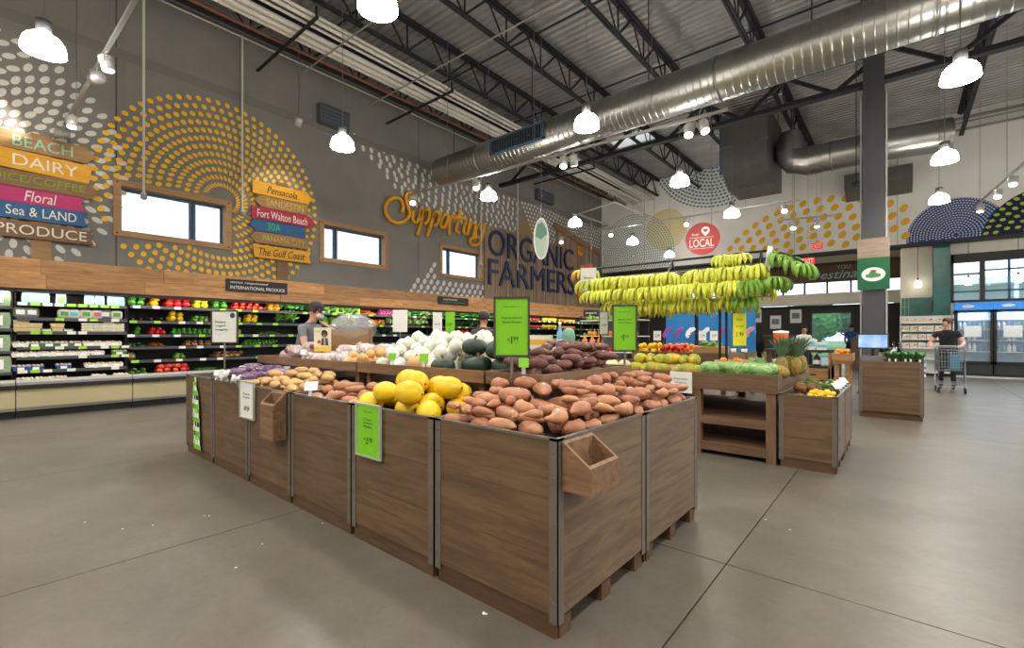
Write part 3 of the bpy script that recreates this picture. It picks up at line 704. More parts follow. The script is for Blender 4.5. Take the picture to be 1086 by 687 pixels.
# ---- finger-post signs
TAN = wood('tan_plank', (140,106,66), (176,140,94), 1, .7, .1); BRP = wood('brown_plank', (112,84,56), (146,112,76), 1, .7, .1)
SC = {'tan': TAN, 'brown': BRP, 'yellow': wood('yellow_plank', (214,148,14), (240,180,40), 1, .6, .05), 'magenta': wood('magenta_plank', (172,24,96), (196,44,116), 1, .6, .05), 'blue': wood('blue_plank', (28,80,130), (48,108,158), 1, .6, .05), 'red': wood('crimson_plank', (160,30,60), (184,48,76), 1, .6, .05)}
def plank_sign(t, y0, y1, z, h, col, tip, words, twc, ty0, ty1, th, shear=0, tilt=0.0, d=.054):
    n = .14
    if tip == 'r': P = [(y0, z-h/2), (y1-n, z-h/2), (y1, z), (y1-n, z+h/2), (y0, z+h/2)]
    elif tip == 'l': P = [(y0+n, z-h/2), (y1, z-h/2), (y1, z+h/2), (y0+n, z+h/2), (y0, z)]
    elif tip == 'n': P = [(y0, z-h/2), (y1-.05, z-h/2), (y1, z+h/2), (y0, z+h/2)]
    else: P = [(y0+.05, z-h/2), (y1, z-h/2), (y1-.06, z+.02), (y1, z+h/2), (y0, z+h/2)]
    ym = (y0+y1)/2
    P = [(a, c-(a-ym)*tilt) for a, c in P]
    o = MB().prism(P, lambda a, c, dd: (XW+dd, a, c), d, d+.045).build('plank', SC[col], t)
    text(words, mat(*twc), (XW+d+.046, ty0, z-th/2-(ty0-ym)*tilt), (0,1,-tilt), (0,0,1), height=th, width=ty1-ty0, parent=o, depth=.006, shear=shear, bold=0.0)
PT = ('paint_pale_teal', (150,204,190), .6); PWt = ('paint_white', (236,232,222), .6); PGr = ('paint_lime', (124,166,40), .6); PDk = ('paint_dark', (58,48,40), .6); PTan = ('paint_straw', (206,182,96), .6)
t = thing('signpost', 'wooden finger-post sign with department planks at the left edge', 'sign', (XW+.03, .9, 2.56))
MB().box(XW+.014, XW+.052, .76, 1.02, 2.56, 4.86).build('post', TAN, t)
plank_sign(t, -.9, 1.62, 4.66, .30, 'tan', 'r', 'BEACH', PT, .54, 1.29, .19)
plank_sign(t, -.9, 1.56, 4.34, .33, 'yellow', 'n', 'DAIRY', PWt, .54, 1.36, .19, tilt=.03)
plank_sign(t, -.9, 1.66, 4.00, .29, 'brown', 'r', 'JUICE/COFFEE', PGr, .22, 1.46, .16)
plank_sign(t, -.9, 1.46, 3.73, .27, 'magenta', 'f', 'Floral', PWt, .68, 1.08, .18, .2)
plank_sign(t, -.9, 1.50, 3.46, .28, 'blue', 'f', 'Sea & LAND', PWt, .46, 1.34, .16)
plank_sign(t, -.9, 1.58, 3.14, .28, 'brown', 'f', 'PRODUCE', PWt, .34, 1.48, .17)
t = thing('signpost', 'wooden finger-post sign with beach town planks beside the windows', 'sign', (XW+.03, 5.05, 2.56))
MB().box(XW+.014, XW+.052, 4.93, 5.2, 2.56, 5.06).build('post', BRP, t)
plank_sign(t, 4.36, 5.80, 4.80, .30, 'yellow', 'r', 'Pensacola', PDk, 4.68, 5.4, .17, .3)
plank_sign(t, 4.40, 5.66, 4.50, .27, 'tan', 'l', 'SANDESTIN', PTan, 4.66, 5.56, .16)
plank_sign(t, 4.34, 5.86, 4.20, .30, 'red', 'r', 'Fort Walton Beach', PWt, 4.46, 5.66, .18)
plank_sign(t, 4.28, 5.62, 3.92, .29, 'blue', 'l', '30A', ('paint_green', (60,190,120), .6), 4.68, 5.0, .18)
plank_sign(t, 4.30, 5.68, 3.63, .27, 'tan', 'l', 'PANAMA CITY', PTan, 4.58, 5.6, .13)
plank_sign(t, 4.36, 5.76, 3.30, .30, 'yellow', 'f', 'The Gulf Coast', PDk, 4.5, 5.6, .18, .3)
# ---- script lettering
def onwall(px, py, x=XW+.07):
    u = 390+px*.17456; v = 150+py*.17456; X, Y = _d(u); tt = x/X; return (x, Y*tt, 1.32-(v-355)/490*tt)
def smooth(P, n=5):
    P = [Vector(p) for p in P]; out = []
    for i in range(len(P)-1):
        a = P[max(i-1, 0)]; b_ = P[i]; c = P[i+1]; d = P[min(i+2, len(P)-1)]
        for k in range(n):
            q = k/n; out.append(.5*((2*b_)+(c-a)*q+(2*a-5*b_+4*c-d)*q*q+(3*b_-a-3*c+d)*q**3))
    out.append(P[-1]); return out
strokes = [[(205,432),(216,395),(198,352),(162,340),(124,362),(106,402),(116,450),(152,488),(198,494),(240,470),(254,430),(240,385),(232,335),(254,310),(292,322)],
 [(278,420),(270,465),(283,490),(305,478),(324,415)], [(326,412),(316,470),(326,492)], [(342,420),(322,500),(300,572)], [(334,455),(352,412),(374,425),(366,480),(340,505)],
 [(402,432),(382,510),(358,580)], [(394,465),(412,425),(434,440),(424,495),(400,517)], [(470,440),(448,470),(444,515),(464,520),(482,490),(486,455),(470,440)],
 [(502,450),(494,510),(496,570)], [(498,490),(514,452),(530,470)], [(562,415),(546,490),(536,540),(556,556)], [(526,455),(592,472)], [(598,478),(580,540),(592,566)],
 [(618,488),(604,572)], [(608,540),(632,494),(650,510),(638,584),(652,590)], [(700,520),(676,502),(654,535),(662,580),(686,570),(704,505)], [(708,498),(694,575),(672,622),(636,630),(618,602),(648,580),(690,585)]]
b = MB()
for s_ in strokes: b.tube(smooth([onwall(*p) for p in s_]), .062, 6)
b.ell(onwall(612, 445), (.05, .06, .06), 8, 6)
tag(b.build('script_lettering', mat('mustard_letter', (226,160,24), .5)), 'mustard script wall lettering reading Supporting, above the windows', 'lettering')
# ---- slatted board with ORGANIC FARMERS
SL = wood('weathered_slat', (118,96,76), (160,138,114), 2, .75, .22)
t = thing('slat_board', 'weathered vertical slat board with navy ORGANIC FARMERS letters', 'sign board', (XW+.03, 15.6, 2.56))
MB().box(XW+.013, XW+.02, 12.3, 20.3, 2.56, 5.3).build('backing', BLACK, t)
y = 12.28; r = random.Random(5)
while y < 20.3:
    w_ = r.uniform(.11, .17); top = 5.36+r.uniform(-.03, .03)
    if y > 16.9: top = 6.0-(y-16.9)*.2
    MB().box(XW+.02, XW+.045+r.uniform(0, .012), y, y+w_-.012, 2.56, top).build('slat', SL, t); y += w_
MB().beam((XW+.09, 16.7, 6.12), (XW+.09, 20.7, 5.38), .05, .28).build('gable_plank', BRP, t)
NV = mat('navy_letter', (22,36,84), .5)
text('ORGANIC', NV, (XW+.06, 12.45, 4.27), (0,1,0), (0,0,1), height=.98, width=5.75, parent=t, depth=.05, bold=.0)
text('FARMERS', NV, (XW+.06, 12.45, 3.17), (0,1,0), (0,0,1), height=.98, width=5.85, parent=t, depth=.05, bold=.0)
MUS = mat('mustard_letter', (226,160,24), .5)
text('S      E', MUS, (XW+.06, 19.0, 3.0), (0,0,1), (0,-1,0), height=.42, width=2.5, parent=t, depth=.05, bold=.03)
# ---- wooden bulkhead above the cases
BX = -10.82
t = thing('wood_bulkhead', 'long honey-coloured plank bulkhead above the refrigerated cases', 'bulkhead', (BX-.4, 9, 2.08))
HON = wood('honey_plank', (138,88,46), (206,156,98), 1, .55, .34, scale=2.2)
MB().box(XW+.01, BX-.03, -2.5, 20.4, 2.10, 2.54).build('carcass', BLACK, t)
r = random.Random(9)
for row, (z0, z1) in enumerate(((2.075, 2.31), (2.312, 2.56))):
    y = -2.5-row*.7
    while y < 20.4:
        l = r.uniform(1.3, 2.6); MB().box(BX-.03, BX+r.uniform(-.004, .008), max(y, -2.5)+.002, min(y+l, 20.4)-.002, z0, z1).build('plank', HON, t); y += l
def plaque(y0, y1, z0, z1, lines, label, nm='department_sign'):
    t = thing(nm, label, 'sign', (BX+.03, (y0+y1)/2, z0)); MB().box(BX+.012, BX+.04, y0, y1, z0, z1).build('board', mat('chalk_black', (24,26,30), .6), t)
    for s_, m, a0, a1, zz, h, sh in lines: text(s_, m, (BX+.041, a0, zz), (0,1,0), (0,0,1), height=h, width=a1-a0, parent=t, depth=.003, shear=sh)
CW = mat('chalk_white', (226,226,222), .7); CGn = mat('chalk_green', (84,150,70), .7)
ya = yu(239, BX); yb = yu(304, BX)
plaque(ya, yb, 2.25, 2.50, [('most requested', CW, ya+.08, yb-.42, 2.40, .06, .3), ('INTERNATIONAL PRODUCE', CW, ya+.08, yb-.06, 2.29, .07, 0)], 'black chalkboard sign reading INTERNATIONAL PRODUCE on the bulkhead')
ya = yu(464, BX); yb = yu(496, BX)
plaque(ya, yb, 2.27, 2.50, [('local favorites', CW, ya+.2, yb-.5, 2.40, .05, .3), ('organic vegetables', CGn, ya+.15, yb-.15, 2.31, .05, .2)], 'small black sign with green script on the bulkhead under the dots')
# ---- refrigerated wall cases
CASEW = mat('case_lip', (150,149,144), .35); CASEB = mat('case_panel', (176,164,128), .5); INNER = mat('case_black', (18,19,24), .5); SHELF = mat('shelf_black', (26,27,31), .45)
TAGW = mat('tag_white', (224,224,220), .6); TAGL = mat('tag_lime', (150,206,40), .6); TUBE = mat('case_tube', (255,250,240), .5, emit=2.0)
FX = -10.6
def case(y0, y1, shelves, label, tags):
    t = thing('refrigerated_case', label, 'display case', (FX-.5, (y0+y1)/2, 0), group='refrigerated wall cases')
    e = .006; y0 += e; y1 -= e
    b = MB(); b.box(XW+.02, XW+.10, y0, y1, .12, 2.07); b.box(XW+.1, FX-.04, y0, y1, .12, .30); b.box(XW+.1, FX-.5, y0, y0+.02, .3, 2.07); b.box(XW+.1, FX-.5, y1-.02, y1, .3, 2.07); b.box(XW+.1, BX-.02, y0, y1, 2.02, 2.07)
    b.build('body', INNER, t)
    MB().box(XW+.05, FX-.10, y0, y1, 0, .12).build('toe_kick', BLACK, t)
    MB().box(FX-.06, FX-.02, y0, y1, .17, .46).build('front_panel', CASEB, t)
    MB().box(FX-.07, FX+.02, y0, y1, .46, .525).build('bumper', BLACK, t)
    MB().prism([(FX-.16, .3), (FX-.03, .525), (FX-.03, .565), (FX-.09, .605), (FX-.16, .605)], lambda a, c, d: (a, d, c), y0, y1).build('front_lip', CASEW, t)
    MB().box(FX-.03, FX-.015, y0, y1, .12, .17).build('kick_rail', STEEL, t)
    MB().tube([(BX-.09, y0+.05, 2.045), (BX-.09, y1-.05, 2.045)], .018, 8).build('light_tube', TUBE, t)
    ld = bpy.data.lights.new('case_light', 'AREA'); ld.shape = 'RECTANGLE'; ld.size = y1-y0-.1; ld.size_y = .06; ld.energy = 4*(y1-y0); ld.color = (1, .97, .9)
    lo = bpy.data.objects.new('case_light', ld); COL.objects.link(lo); lo.parent = t; lo.location = (BX-.07-(FX-.5), 0, 2.012)
    lo.rotation_euler = Euler((math.radians(0), math.radians(22), math.radians(0))); ld.size, ld.size_y = .06, y1-y0-.1
    for k, z in enumerate(shelves):
        dep = -10.95 if z > .6 else -10.78
        s = MB().box(XW+.1, dep, y0+.02, y1-.02, z-.025, z).build('shelf', SHELF, t)
        if z > .6: MB().box(dep, dep+.012, y0+.02, y1-.02, z-.045, z+.008).build('price_rail', mat('rail_grey', (70,72,76), .4), s)
        for (k2, yy, kind) in tags:
            if k2 == k and y0 < yy < y1: MB().box(dep+.013, dep+.017, yy-.055, yy+.055, z-.042, z+.008).build('price_tag', TAGL if kind else TAGW, s)
    return t
S1 = [1.845, 1.60, 1.372, 1.117, .955, .735, .53]; S2 = [1.862, 1.58, 1.32, 1.09, .838, .58]
rt = random.Random(21)
tg1 = [(k, .62+j*.145, (rt.random() < .5)) for k in range(6) for j in range(10) if rt.random() < (.95 if k == 0 else .45)]
tg2 = [(k, 2.05+j*.36+rt.uniform(-.05, .05), rt.random() < (.25 if j < 5 else .8)) for k in range(5) for j in range(50) if rt.random() < .75]
sec = [(.53, 1.97), (1.97, 5.55), (5.55, 9.15), (9.15, 12.75), (12.75, 16.35), (16.35, 19.95)]
case(-1.95, .53, [1.78, 1.42, 1.06, .72, .53], 'black refrigerated case at the left edge holding large salad boxes', [(k, .3, 1) for k in range(4)])
case(.53, 1.97, S1, 'black refrigerated case of packaged mushrooms and sprouts', tg1)
for i, nm in enumerate(('coloured peppers under the chalkboard sign', 'leafy greens behind the grey-shirted man', 'lettuces behind the white onions', 'kale behind the dark-aproned man', 'cut fruit at the far end')):
    case(sec[i+1][0], sec[i+1][1], S2, 'black refrigerated case of '+nm, tg2)
# ================================================================ CASE CONTENTS
def uy(u): return yu(u, -11.0)
CLR = mat('film_clear', (206,214,206), .15, alpha=.3); LBLW = mat('label_white', (236,238,236), .5); LBLT = mat('label_teal', (110,190,206), .5); LBLG = mat('label_green', (96,160,60), .5); LBLP = mat('label_pink', (206,90,120), .5)
MUSH = mat('mushroom', (206,192,168), .7, rand=.08); TRB = mat('tray_blue', (40,80,150), .4); TRG = mat('tray_green', (60,110,70), .4); TRW = mat('tray_white', (222,220,210), .5); SPR = mat('sprout_fill', (200,190,120), .6, noise=.2, scale=60); BEI = mat('tub_beige', (206,178,134), .5)
SALG = mat('salad_fill', (86,132,52), .6, rgb2=(130,168,80), scale=40, bump=.6, bscale=50)
def pouch(w, h, m2):
    b = MB(); vs = []; 
    for z, d, ww in ((0, .045, 1), (h*.3, .05, 1.02), (h*.75, .03, .97), (h*.92, .008, .9), (h, .006, .88)):
        vs += [(-d, -w/2*ww, z), (d, -w/2*ww, z), (d, w/2*ww, z), (-d, w/2*ww, z)]
    fs = [(0,3,2,1), (16,17,18,19)]
    for i in range(4):
        for k in range(4): k2 = (k+1) % 4; fs.append((i*4+k, i*4+k2, i*4+4+k2, i*4+4+k))
    b.add(vs, fs, 0); b.add([(.053, -w*.36, h*.12), (.053, w*.36, h*.12), (.045, w*.36, h*.6), (.045, -w*.36, h*.6)], [(0,1,2,3)], 1)
    return b.mesh('pouch', [mat('pouch_body', (150,190,204), .4), m2])
def pillow(w, h, m1, m2):
    b = MB(); b.ell((0,0,h/2), (.05, w/2, h/2), 12, 8, fn=lambda p, t, ph: Vector([math.copysign(abs(q)**.55, q) for q in p])); b.add([(.054, -w*.28, h*.3), (.054, w*.28, h*.3), (.05, w*.28, h*.72), (.05, -w*.28, h*.72)], [(0,1,2,3)], 1)
    return b.mesh('bag', [m1, m2])
def tubstack(w, h, n, m1, m2):
    b = MB(); d = .06
    for k in range(n):
        z0 = k*h/n; z1 = z0+h/n*.94
        b.prism([(-w/2+.01, z0), (w/2-.01, z0), (w/2, z0+(z1-z0)*.7), (w/2, z1), (-w/2, z1), (-w/2, z0+(z1-z0)*.7)], lambda a, c, dd: (dd, a, c), -d, d, 0)
        b.box(d, d+.002, -w*.35, w*.35, z0+(z1-z0)*.25, z0+(z1-z0)*.65, 1)
    return b.mesh('tub', [m1, m2])
def mtray(w, h, tray, fill, seed):
    r = random.Random(seed); b = MB(); d = .07
    b.prism([(-w/2+.012, 0), (w/2-.012, 0), (w/2, h*.55), (-w/2, h*.55)], lambda a, c, dd: (dd, a, c), -d, d, 0)
    for i in range(3):
        for j in range(4): b.ell((-d*.6+i*d*.6+r.uniform(-.006, .006), -w*.36+j*w*.24+r.uniform(-.006, .006), h*.55+r.uniform(0, .012)), (.022, .022, .018), 6, 5, 1)
    b.box(d, d+.002, -w*.2, w*.2, h*.08, h*.46, 2)
    return b.mesh('tray', [tray, fill, LBLW])
def clam(w, h, fill):
    b = MB(); d = .10
    b.prism([(-w/2+.02, .004), (w/2-.02, .004), (w/2-.006, h*.5), (w/2-.02, h-.006), (-w/2+.02, h-.006), (-w/2+.006, h*.5)], lambda a, c, dd: (dd, a, c), -d+.004, d-.004, 0)
    b.prism([(-w/2+.014, 0), (w/2-.014, 0), (w/2, h*.48), (w/2, h*.54), (w/2-.014, h), (-w/2+.014, h), (-w/2, h*.54), (-w/2, h*.48)], lambda a, c, dd: (dd, a, c), -d, d, 1)
    b.box(d+.001, d+.003, -w*.2, w*.2, h*.2, h*.8, 2)
    return b.mesh('clamshell', [fill, CLR, LBLW])
PK = {'pouchT': pouch(.12, .2, LBLT), 'pouchG': pouch(.12, .2, LBLG), 'bagG': pillow(.15, .15, CLR, LBLW), 'bagW': pillow(.15, .14, TRW, LBLG), 'bagP': pillow(.14, .14, TRW, LBLP), 'bagT': pillow(.14, .14, TRW, LBLT),
      'tub3': tubstack(.15, .16, 3, BEI, SPR), 'tub2': tubstack(.14, .12, 2, BEI, SPR), 'tubw': tubstack(.13, .13, 3, TRW, SPR), 'tubt': tubstack(.13, .18, 4, TRW, SPR), 'tubl': tubstack(.12, .05, 1, TRG, LBLW),
      'mW': mtray(.15, .09, TRW, MUSH, 1), 'mG': mtray(.17, .09, TRG, MUSH, 2), 'mB': mtray(.15, .09, TRB, MUSH, 3), 'clam': clam(.30, .26, SALG)}
def pk(kind, u, z, label, cat, group, dx=0, yy=None):
    inst(PK[kind], {'p': 'pouch', 'b': 'salad_bag', 't': 'plastic_tub', 'm': 'mushroom_tray', 'c': 'salad_clamshell'}[kind[0]], (-11.05+dx, uy(u) if yy is None else yy, z), (0,0,random.uniform(-.06, .06)), {'p': 1.05, 'b': 1.2, 't': 1.22, 'm': 1.3, 'c': 1.0}[kind[0]], label, cat, group)
SHW = ['top', 'second', 'third', 'fourth', 'fifth', 'sixth', 'bottom']
for u, k in ((29,'pouchT'),(38.5,'pouchT'),(47,'pouchT'),(65,'pouchG'),(95,'pouchT'),(106,'pouchT'),(119,'pouchT'),(127.5,'pouchT')): pk(k, u, S1[0], 'small %s pouch on the top shelf of the packaged case' % ('white and teal' if k[-1] == 'T' else 'white and green'), 'pouch', 'pouches on the top case shelf')
for u, k in ((22,'bagG'),(34,'bagG'),(68.5,'bagW'),(78.5,'bagT'),(91.5,'bagW'),(103,'bagP'),(112,'bagG'),(124,'bagW')): pk(k, u, S1[1], {'bagG': 'clear', 'bagW': 'white and green', 'bagT': 'white and teal', 'bagP': 'white and pink'}[k]+' salad bag on the second shelf of the packaged case', 'bag', 'bags on the second case shelf')
for u, k in ((22.5,'tub3'),(37,'tub2'),(49,'tubl'),(61,'tub2'),(72,'tubl'),(93,'tubw'),(105,'tubw'),(115.5,'tubt'),(126,'tubw')): pk(k, u, S1[2], {'tub3': 'tall beige', 'tub2': 'short beige', 'tubl': 'flat green', 'tubw': 'pale', 'tubt': 'tallest pale'}[k]+' stack of sprout tubs on the third packaged shelf', 'tub', 'tub stacks on the third case shelf')
for row, L in ((3, ((22,'mW'),(37,'mG'),(51.5,'mG'),(68,'mG'),(82,'mG'),(95,'mW'),(108,'mW'),(121.5,'mW'))), (4, ((21,'mW'),(35,'mW'),(48.5,'mW'),(63,'mW'),(76,'mW'),(88,'mW'),(103,'mW'),(126,'mG'))), (5, ((22,'mB'),(37.5,'mB'),(67,'mB'),(97,'mW'),(110.5,'mW'),(123,'mW'))), (6, ((26,'mB'),(45.5,'mW'),(62,'mB'),(104,'mW'),(127,'mG')))):
    for u, k in L: pk(k, u, S1[row], '%s tray of mushrooms on the %s shelf of the packaged case' % ({'mW': 'white', 'mG': 'green', 'mB': 'blue'}[k], SHW[row]), 'mushroom tray', 'mushroom trays', .12 if row == 6 else .02)
for k, z in enumerate((1.78, 1.42, 1.06, .72)):
    for j in range(2): pk('clam', 0, z, 'large clear salad box with white label, %s shelf of leftmost case' % SHW[k], 'salad box', 'large salad boxes', .02, .35-j*.34)
# produce shelves of the open case
def rowfill(kind, u0, u1, z, label, cat, rows=2, layers=1, name=None, sc=1.0, yaw=None, maxn=60, front=-10.99):
    y0, y1 = uy(u0), uy(u1); r = random.Random(int(u0*7+z*100)); V = fruits(kind); n = 0
    for lay in range(layers):
        x = front
        for row in range(rows-lay):
            y = y0+(.02 if lay == 0 else .04)
            while n < maxn:
                me, e = r.choice(V); e = [q*sc for q in e]; yw = r.uniform(-.4, .4) if yaw is None else yaw+r.uniform(-.25, .25)
                hy = abs(math.sin(yw))*e[0]+abs(math.cos(yw))*e[1]; hx = abs(math.cos(yw))*e[0]+abs(math.sin(yw))*e[1]
                if y+2*hy > y1: break
                inst(me, name or kind, (x-hx-.01-lay*.03, y+hy, z+e[2]+lay*e[2]*1.5), (r.uniform(-.15, .15), r.uniform(-.15, .15), yw), sc, label, cat, label.split(' on ')[0]+'s'); y += 2*hy+.003; n += 1
            x -= hx*1.9
Z = S2
for kind, nm, u0, u1, z, desc, cat, rows, lay, sc in (
    ('grnp','bell_pepper',134,158,Z[0],'green bell pepper on the top produce shelf at its left end','pepper',2,2,1.1), ('orgp','bell_pepper',159,174,Z[0],'orange bell pepper on the top produce shelf between green and red','pepper',3,3,1.1),
    ('redp','bell_pepper',175,204,Z[0],'red bell pepper on the top produce shelf between orange and yellow','pepper',2,2,1.1), ('yelp','bell_pepper',205,223,Z[0],'yellow bell pepper on the top produce shelf','pepper',3,3,1.1),
    ('grnp','bell_pepper',225,244,Z[0],'green bell pepper on the top produce shelf right of the yellow ones','pepper',3,3,1.1), ('tom','tomato',246,282,Z[0],'red tomato on the top produce shelf under the chalkboard','tomato',2,2,1.15), ('orgp','bell_pepper',284,299,Z[0],'orange bell pepper on the top produce shelf under the chalkboard','pepper',2,1,1),
    ('egg','eggplant',135,176,Z[1],'dark eggplant on the second produce shelf','eggplant',2,1,1), ('yelp','yellow_squash',178,203,Z[1],'yellow squash on the second produce shelf left of the integrity sign','squash',2,2,1), ('lime','lime',204,224,Z[1],'green lime on the second produce shelf','lime',3,2,1.1), ('lime','lime',250,258,Z[1],'green lime on the second produce shelf right of the integrity sign','lime',2,2,1.1), ('yelp','yellow_squash',260,279,Z[1],'yellow squash on the second produce shelf right of the integrity sign','squash',2,1,1),
    ('grnp','poblano_pepper',141,155,Z[2],'dark green chilli on the third produce shelf','chilli',2,1,.8), ('redp','red_chilli',157,178,Z[2],'red chilli on the third produce shelf','chilli',3,1,.7), ('grnp','green_chilli',181,226,Z[2],'small green chilli on the third produce shelf','chilli',2,1,.65), ('ginger','ginger_root',250,262,Z[2],'brown ginger root on the third produce shelf','ginger',2,1,1), ('bean','okra_pod',276,299,Z[2],'light green okra pod on the third produce shelf','okra',3,2,1),
    ('bean','green_bean',135,157,Z[3],'light green bean on the fourth produce shelf','bean',3,2,1), ('carrot','carrot',159,180,Z[3],'orange carrot on the fourth produce shelf','carrot',2,1,.8), ('ginger','ginger_root',196,226,Z[3],'brown ginger root on the fourth produce shelf','ginger',2,2,1), ('grnp','green_chilli',258,296,Z[3],'small green chilli on the fourth produce shelf','chilli',2,1,.6),
    ('butter','butternut_squash',134,157,Z[4],'tan squash on the fifth produce shelf','squash',1,1,1), ('lime','tomatillo',184,199,Z[4],'green tomatillo on the fifth produce shelf','tomatillo',2,1,1.1), ('ginger','cassava_root',227,262,Z[4],'brown cassava root on the fifth produce shelf','cassava',2,1,1.1),
    ('bean','cactus_pad',135,158,Z[5],'grey-green cactus pad on the bottom produce deck','cactus',3,2,1.6), ('apple','apple',163,204,Z[5],'red apple on the bottom produce deck','apple',2,2,1.1), ('bean','snap_pea',206,229,Z[5],'pale snap pea on the bottom produce deck','pea',5,4,.8)):
    rowfill(kind, u0, u1, z, desc, cat, rows+1, min(lay, 2) if lay > 1 or kind in ('egg', 'butter') else 2, nm, sc*1.22, front=-10.98 if z > .6 else -10.82)
# leafy part of the cases further along
def leafrow(kind, u0, u1, z, label, cat, step=.15, lean=.95, sc=1.15):
    y0, y1 = uy(u0), uy(u1); r = random.Random(int(u0)); y = y0+.08; k = 0
    while y < y1:
        inst(r.choice(BUN[kind]), cat.replace(' ', '_')+'_bunch' if 'bunch' not in cat else cat.replace(' ', '_'), (-11.18+r.uniform(-.02, .02), y, z+.03), (0, lean+r.uniform(-.15, .15), r.uniform(-.2, .2)), sc*r.uniform(.9, 1.1), label, cat, label); y += step*sc*r.uniform(.9, 1.1)
leafrow('lettuce', 297, 300, Z[1], 'pale green lettuce by the grey-shirted man', 'lettuce')
leafrow('scallion', 293, 318, Z[1], 'bright scallion bunch behind the grey-shirted man, second shelf', 'scallion', .16)
leafrow('chard', 293, 336, Z[0], 'green herb bunch behind the grey-shirted man, top shelf', 'herb', .15)
leafrow('lettuce', 337, 382, Z[0], 'light lettuce behind the cardboard box, top shelf', 'lettuce', .17)
rowfill('carrot', 384, 402, Z[0], 'orange carrot on the top shelf right of the cardboard box', 'carrot', 3, 3, 'carrot', 1.2)
rowfill('radish', 403, 420, Z[0], 'purple radish on the top shelf behind the onions', 'radish', 4, 4, 'radish', 1.7)
leafrow('lettuce', 421, 437, Z[0], 'green lettuce on the top shelf right of the radishes', 'lettuce'); leafrow('chard', 437, 446, Z[0], 'dark chard on the top shelf behind the onions', 'chard'); leafrow('bok', 447, 459, Z[0], 'pale bok choy on the top shelf behind the onions', 'bok choy')
leafrow('kale', 459, 470, Z[0], 'blue-green kale on the top shelf under the small sign', 'kale'); leafrow('chard', 470, 540, Z[0], 'green leaf bunch on the top shelf right of the small sign', 'greens')
rowfill('orange', 393, 410, Z[1], 'orange sweet pepper on the second shelf behind the onions', 'pepper', 3, 2, 'sweet_pepper', 1.2)
leafrow('bok', 410, 440, Z[1], 'pale romaine on the second shelf behind the onions', 'romaine', .15); leafrow('bok', 440, 452, Z[1], 'celery bunch on the second shelf behind the onions', 'celery', .14); leafrow('dark', 483, 512, Z[1], 'dark kale on the second shelf beside the aproned man', 'kale', .17)
leafrow('dark', 395, 420, Z[2], 'dark greens on the third shelf behind the onions', 'greens', .2); leafrow('lettuce', 340, 380, Z[1], 'light lettuce behind the cardboard box, second shelf', 'lettuce', .18)
rowfill('tom', 470, 500, Z[2], 'red tomato on the third shelf behind the squash', 'tomato', 2, 2, 'tomato', 1.3)
for k, (u0, u1, kd, c) in enumerate(((545, 560, 'orange', 'orange'), (560, 575, 'tom', 'tomato'), (576, 592, 'yelp', 'yellow pepper'), (593, 612, 'orange', 'orange'))):
    for z, wz in ((Z[0], 'top'), (Z[1], 'second')): rowfill(kd, u0, u1, z, 'boxed %s on the %s shelf of the far case, spot %s' % (c, wz, 'abcd'[k]), c.split()[-1], 1, 1, c.replace(' ', '_'), 1.6, maxn=10)
# ================================================================ PRODUCE ISLAND OF WOODEN BINS
BINW = wood('bin_board', (76,57,40), (120,94,68), 0, .6, .06, scale=2.4); BINY = wood('bin_board_side', (84,67,51), (130,107,84), 1, .6, .06, scale=2.4)
POST = mat('bin_post_steel', (106,99,91), .5, .1, noise=.08, scale=8); RIM = mat('bin_rim', (120,112,102), .5, .5); SKID = wood('skid_board', (70,48,32), (104,76,52), 0, .7, .05)
IX = [-6.25, -5.38, -4.47, -3.63, -2.76, -1.93, -1.12]; IY = [1.636, 2.53, 3.41]; BH = .872
def produce_bin(x0, x1, y0, y1, h, label, floor=.78, group='wooden produce bins', skirt=True):
    t = thing('produce_bin', label, 'bin', ((x0+x1)/2, (y0+y1)/2, 0), group=group)
    e = .003; x0 += e; x1 -= e; y0 += e; y1 -= e; pw = .047; th = .02; zb = .10
    n = 3
    for k in range(n):
        z0 = zb+(h-.012-zb)*k/n; z1 = zb+(h-.012-zb)*(k+1)/n-.0015; j = .0012*(k % 2)
        MB().box(x0+pw, x1-pw, y0+.004+j, y0+.004+th, z0, z1).build('plank', BINW, t); MB().box(x0+pw, x1-pw, y1-.004-th, y1-.004-j, z0, z1).build('plank', BINW, t)
        MB().box(x0+.004+j, x0+.004+th, y0+pw, y1-pw, z0, z1).build('plank', BINY, t); MB().box(x1-.004-th, x1-.004-j, y0+pw, y1-pw, z0, z1).build('plank', BINY, t)
    for sx, xa in ((1, x0), (-1, x1)):
        for sy, ya in ((1, y0), (-1, y1)):
            b = MB(); b.box(xa, xa+sx*pw, ya, ya+sy*.005, .07, h); b.box(xa, xa+sx*.005, ya, ya+sy*pw, .07, h)
            for zz in (.16, .3, .5, .7, h-.06): b.lathe([(0, -.004*sy), (.006, -.004*sy), (.006, 0)], (xa+sx*pw*.5, ya, zz), 6, axis='y')
            b.build('corner_post', POST, t)
    b = MB(); b.box(x0, x1, y0, y0+.022, h-.012, h); b.box(x0, x1, y1-.022, y1, h-.012, h); b.box(x0, x0+.022, y0+.022, y1-.022, h-.012, h); b.box(x1-.022, x1, y0+.022, y1-.022, h-.012, h); b.build('rim', RIM, t)
    MB().box(x0+.026, x1-.026, y0+.026, y1-.026, floor-.02, floor).build('false_floor', BLACK, t)
    MB().box(x0+.02, x1-.02, y0+.02, y1-.02, .085, .10).build('base_board', SKID, t)
    for q in (y0+.03, (y0+y1)/2-.045, y1-.12): MB().box(x0+.012, x1-.012, q, q+.09, 0, .085).build('skid', SKID, t)
    if skirt: MB().box(x0+.02, x1-.02, y0+.012, y0+.03, 0, .098).build('skirt_board', SKID, t)
    return t
